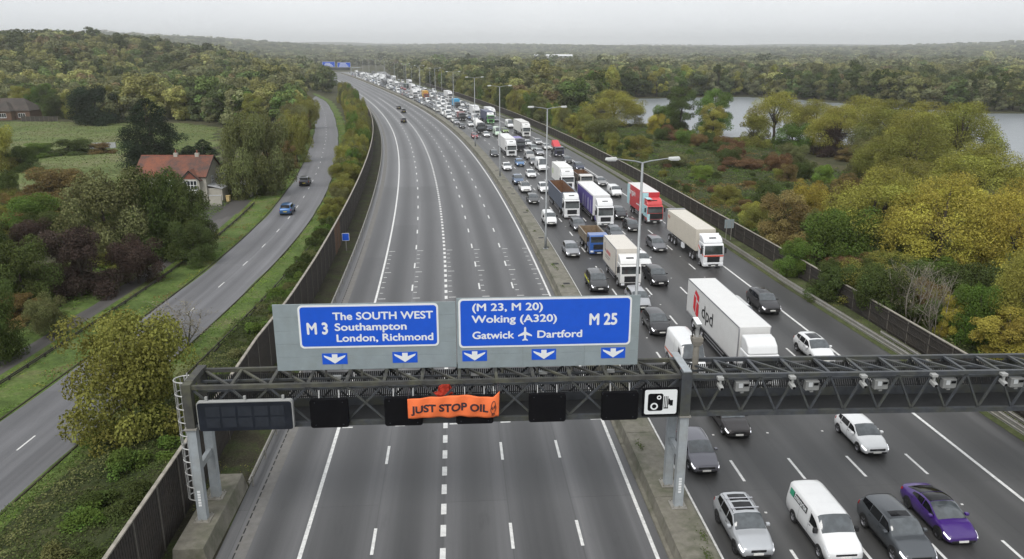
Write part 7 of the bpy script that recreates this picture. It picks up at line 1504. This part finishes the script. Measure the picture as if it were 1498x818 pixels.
cover('median_weeds', 'small tufts of weeds growing on top of the concrete median', tufts, 900, .09, lambda x, y: np.full(np.shape(x), .10), ['mid', 'dark'], 61)
for o in bpy.data.objects:
    if o.name.startswith('median_weeds') and o.parent is None: o.location.z = .88
cover('right_verge_grass', 'rough grass on the right verge below the fence', st_region(5, 240, lambda s: r_edge(s)+.5, lambda s: r_edge(s)+2.6), 14000, .16, lambda x, y: np.full(np.shape(x), .22), ['mid', 'olive', 'grey'], 43)
def road_side(q0, q1, t0, t1):
    def f(rg, n):
        q = rg.uniform(0, 1, n)**1.2*(q1-q0)+q0; t_ = rg.uniform(t0, t1, n); a = np.interp(q, SR.u, SR.a); return np.interp(q, SR.u, SR.X)+t_*np.sin(a), np.interp(q, SR.u, SR.Y)-t_*np.cos(a)
    return f
cover('side_road_grass', 'bright rough grass on the verges of the side road', road_side(40, 330, 3.85, 6.4), 22000, .16, lambda x, y: np.full(np.shape(x), .16), ['lime', 'mid', 'lime', 'olive'], 47)
cover('track_grass', 'rough grass between the track and the side road', road_side(40, 200, -8.2, -3.9), 30000, .16, lambda x, y: np.full(np.shape(x), .20), ['mid', 'lime', 'olive', 'mid', 'russet'], 51)
cover('bank_undergrowth', 'dark undergrowth left of the track below the bushes', road_side(40, 160, -22, -11.5), 30000, .22, lambda x, y: np.full(np.shape(x), .55), ['dark', 'mid', 'dark', 'grey'], 53)
def poly_region(poly):
    def f(rg, n):
        xs = rg.uniform(min(q[0] for q in poly), max(q[0] for q in poly), n*3); ys = rg.uniform(min(q[1] for q in poly), max(q[1] for q in poly), n*3); k = inside(xs, ys, poly); return xs[k][:n], ys[k][:n]
    return f
cover('meadow_grass', 'rough tufted grass over the meadow', poly_region(MEADOW), 50000, .38, lambda x, y: np.full(np.shape(x), .22), [(.115, .155, .050), (.140, .175, .060), (.165, .165, .078), (.110, .125, .058)], 57)
print('tris', sum(sum(len(p.vertices)-2 for p in m.polygons) if len(m.polygons) < 3000 else 2*len(m.polygons) for m in bpy.data.meshes if m.users))
# ------------------------------------------------------------------ damp air
mz = bpy.data.materials.new('damp_air'); mz.use_nodes = True; n = mz.node_tree; n.nodes.clear(); o_ = n.nodes.new('ShaderNodeOutputMaterial'); v_ = n.nodes.new('ShaderNodeVolumePrincipled'); v_.inputs['Color'].default_value = (.97, .98, .99, 1); v_.inputs['Density'].default_value = HAZE; v_.inputs['Anisotropy'].default_value = .7; n.links.new(v_.outputs['Volume'], o_.inputs['Volume'])
hz_ = MB().box(-8200, 8200, -300, 8600, -3.6, 150).build('haze', mz); tag(hz_, kind='stuff')
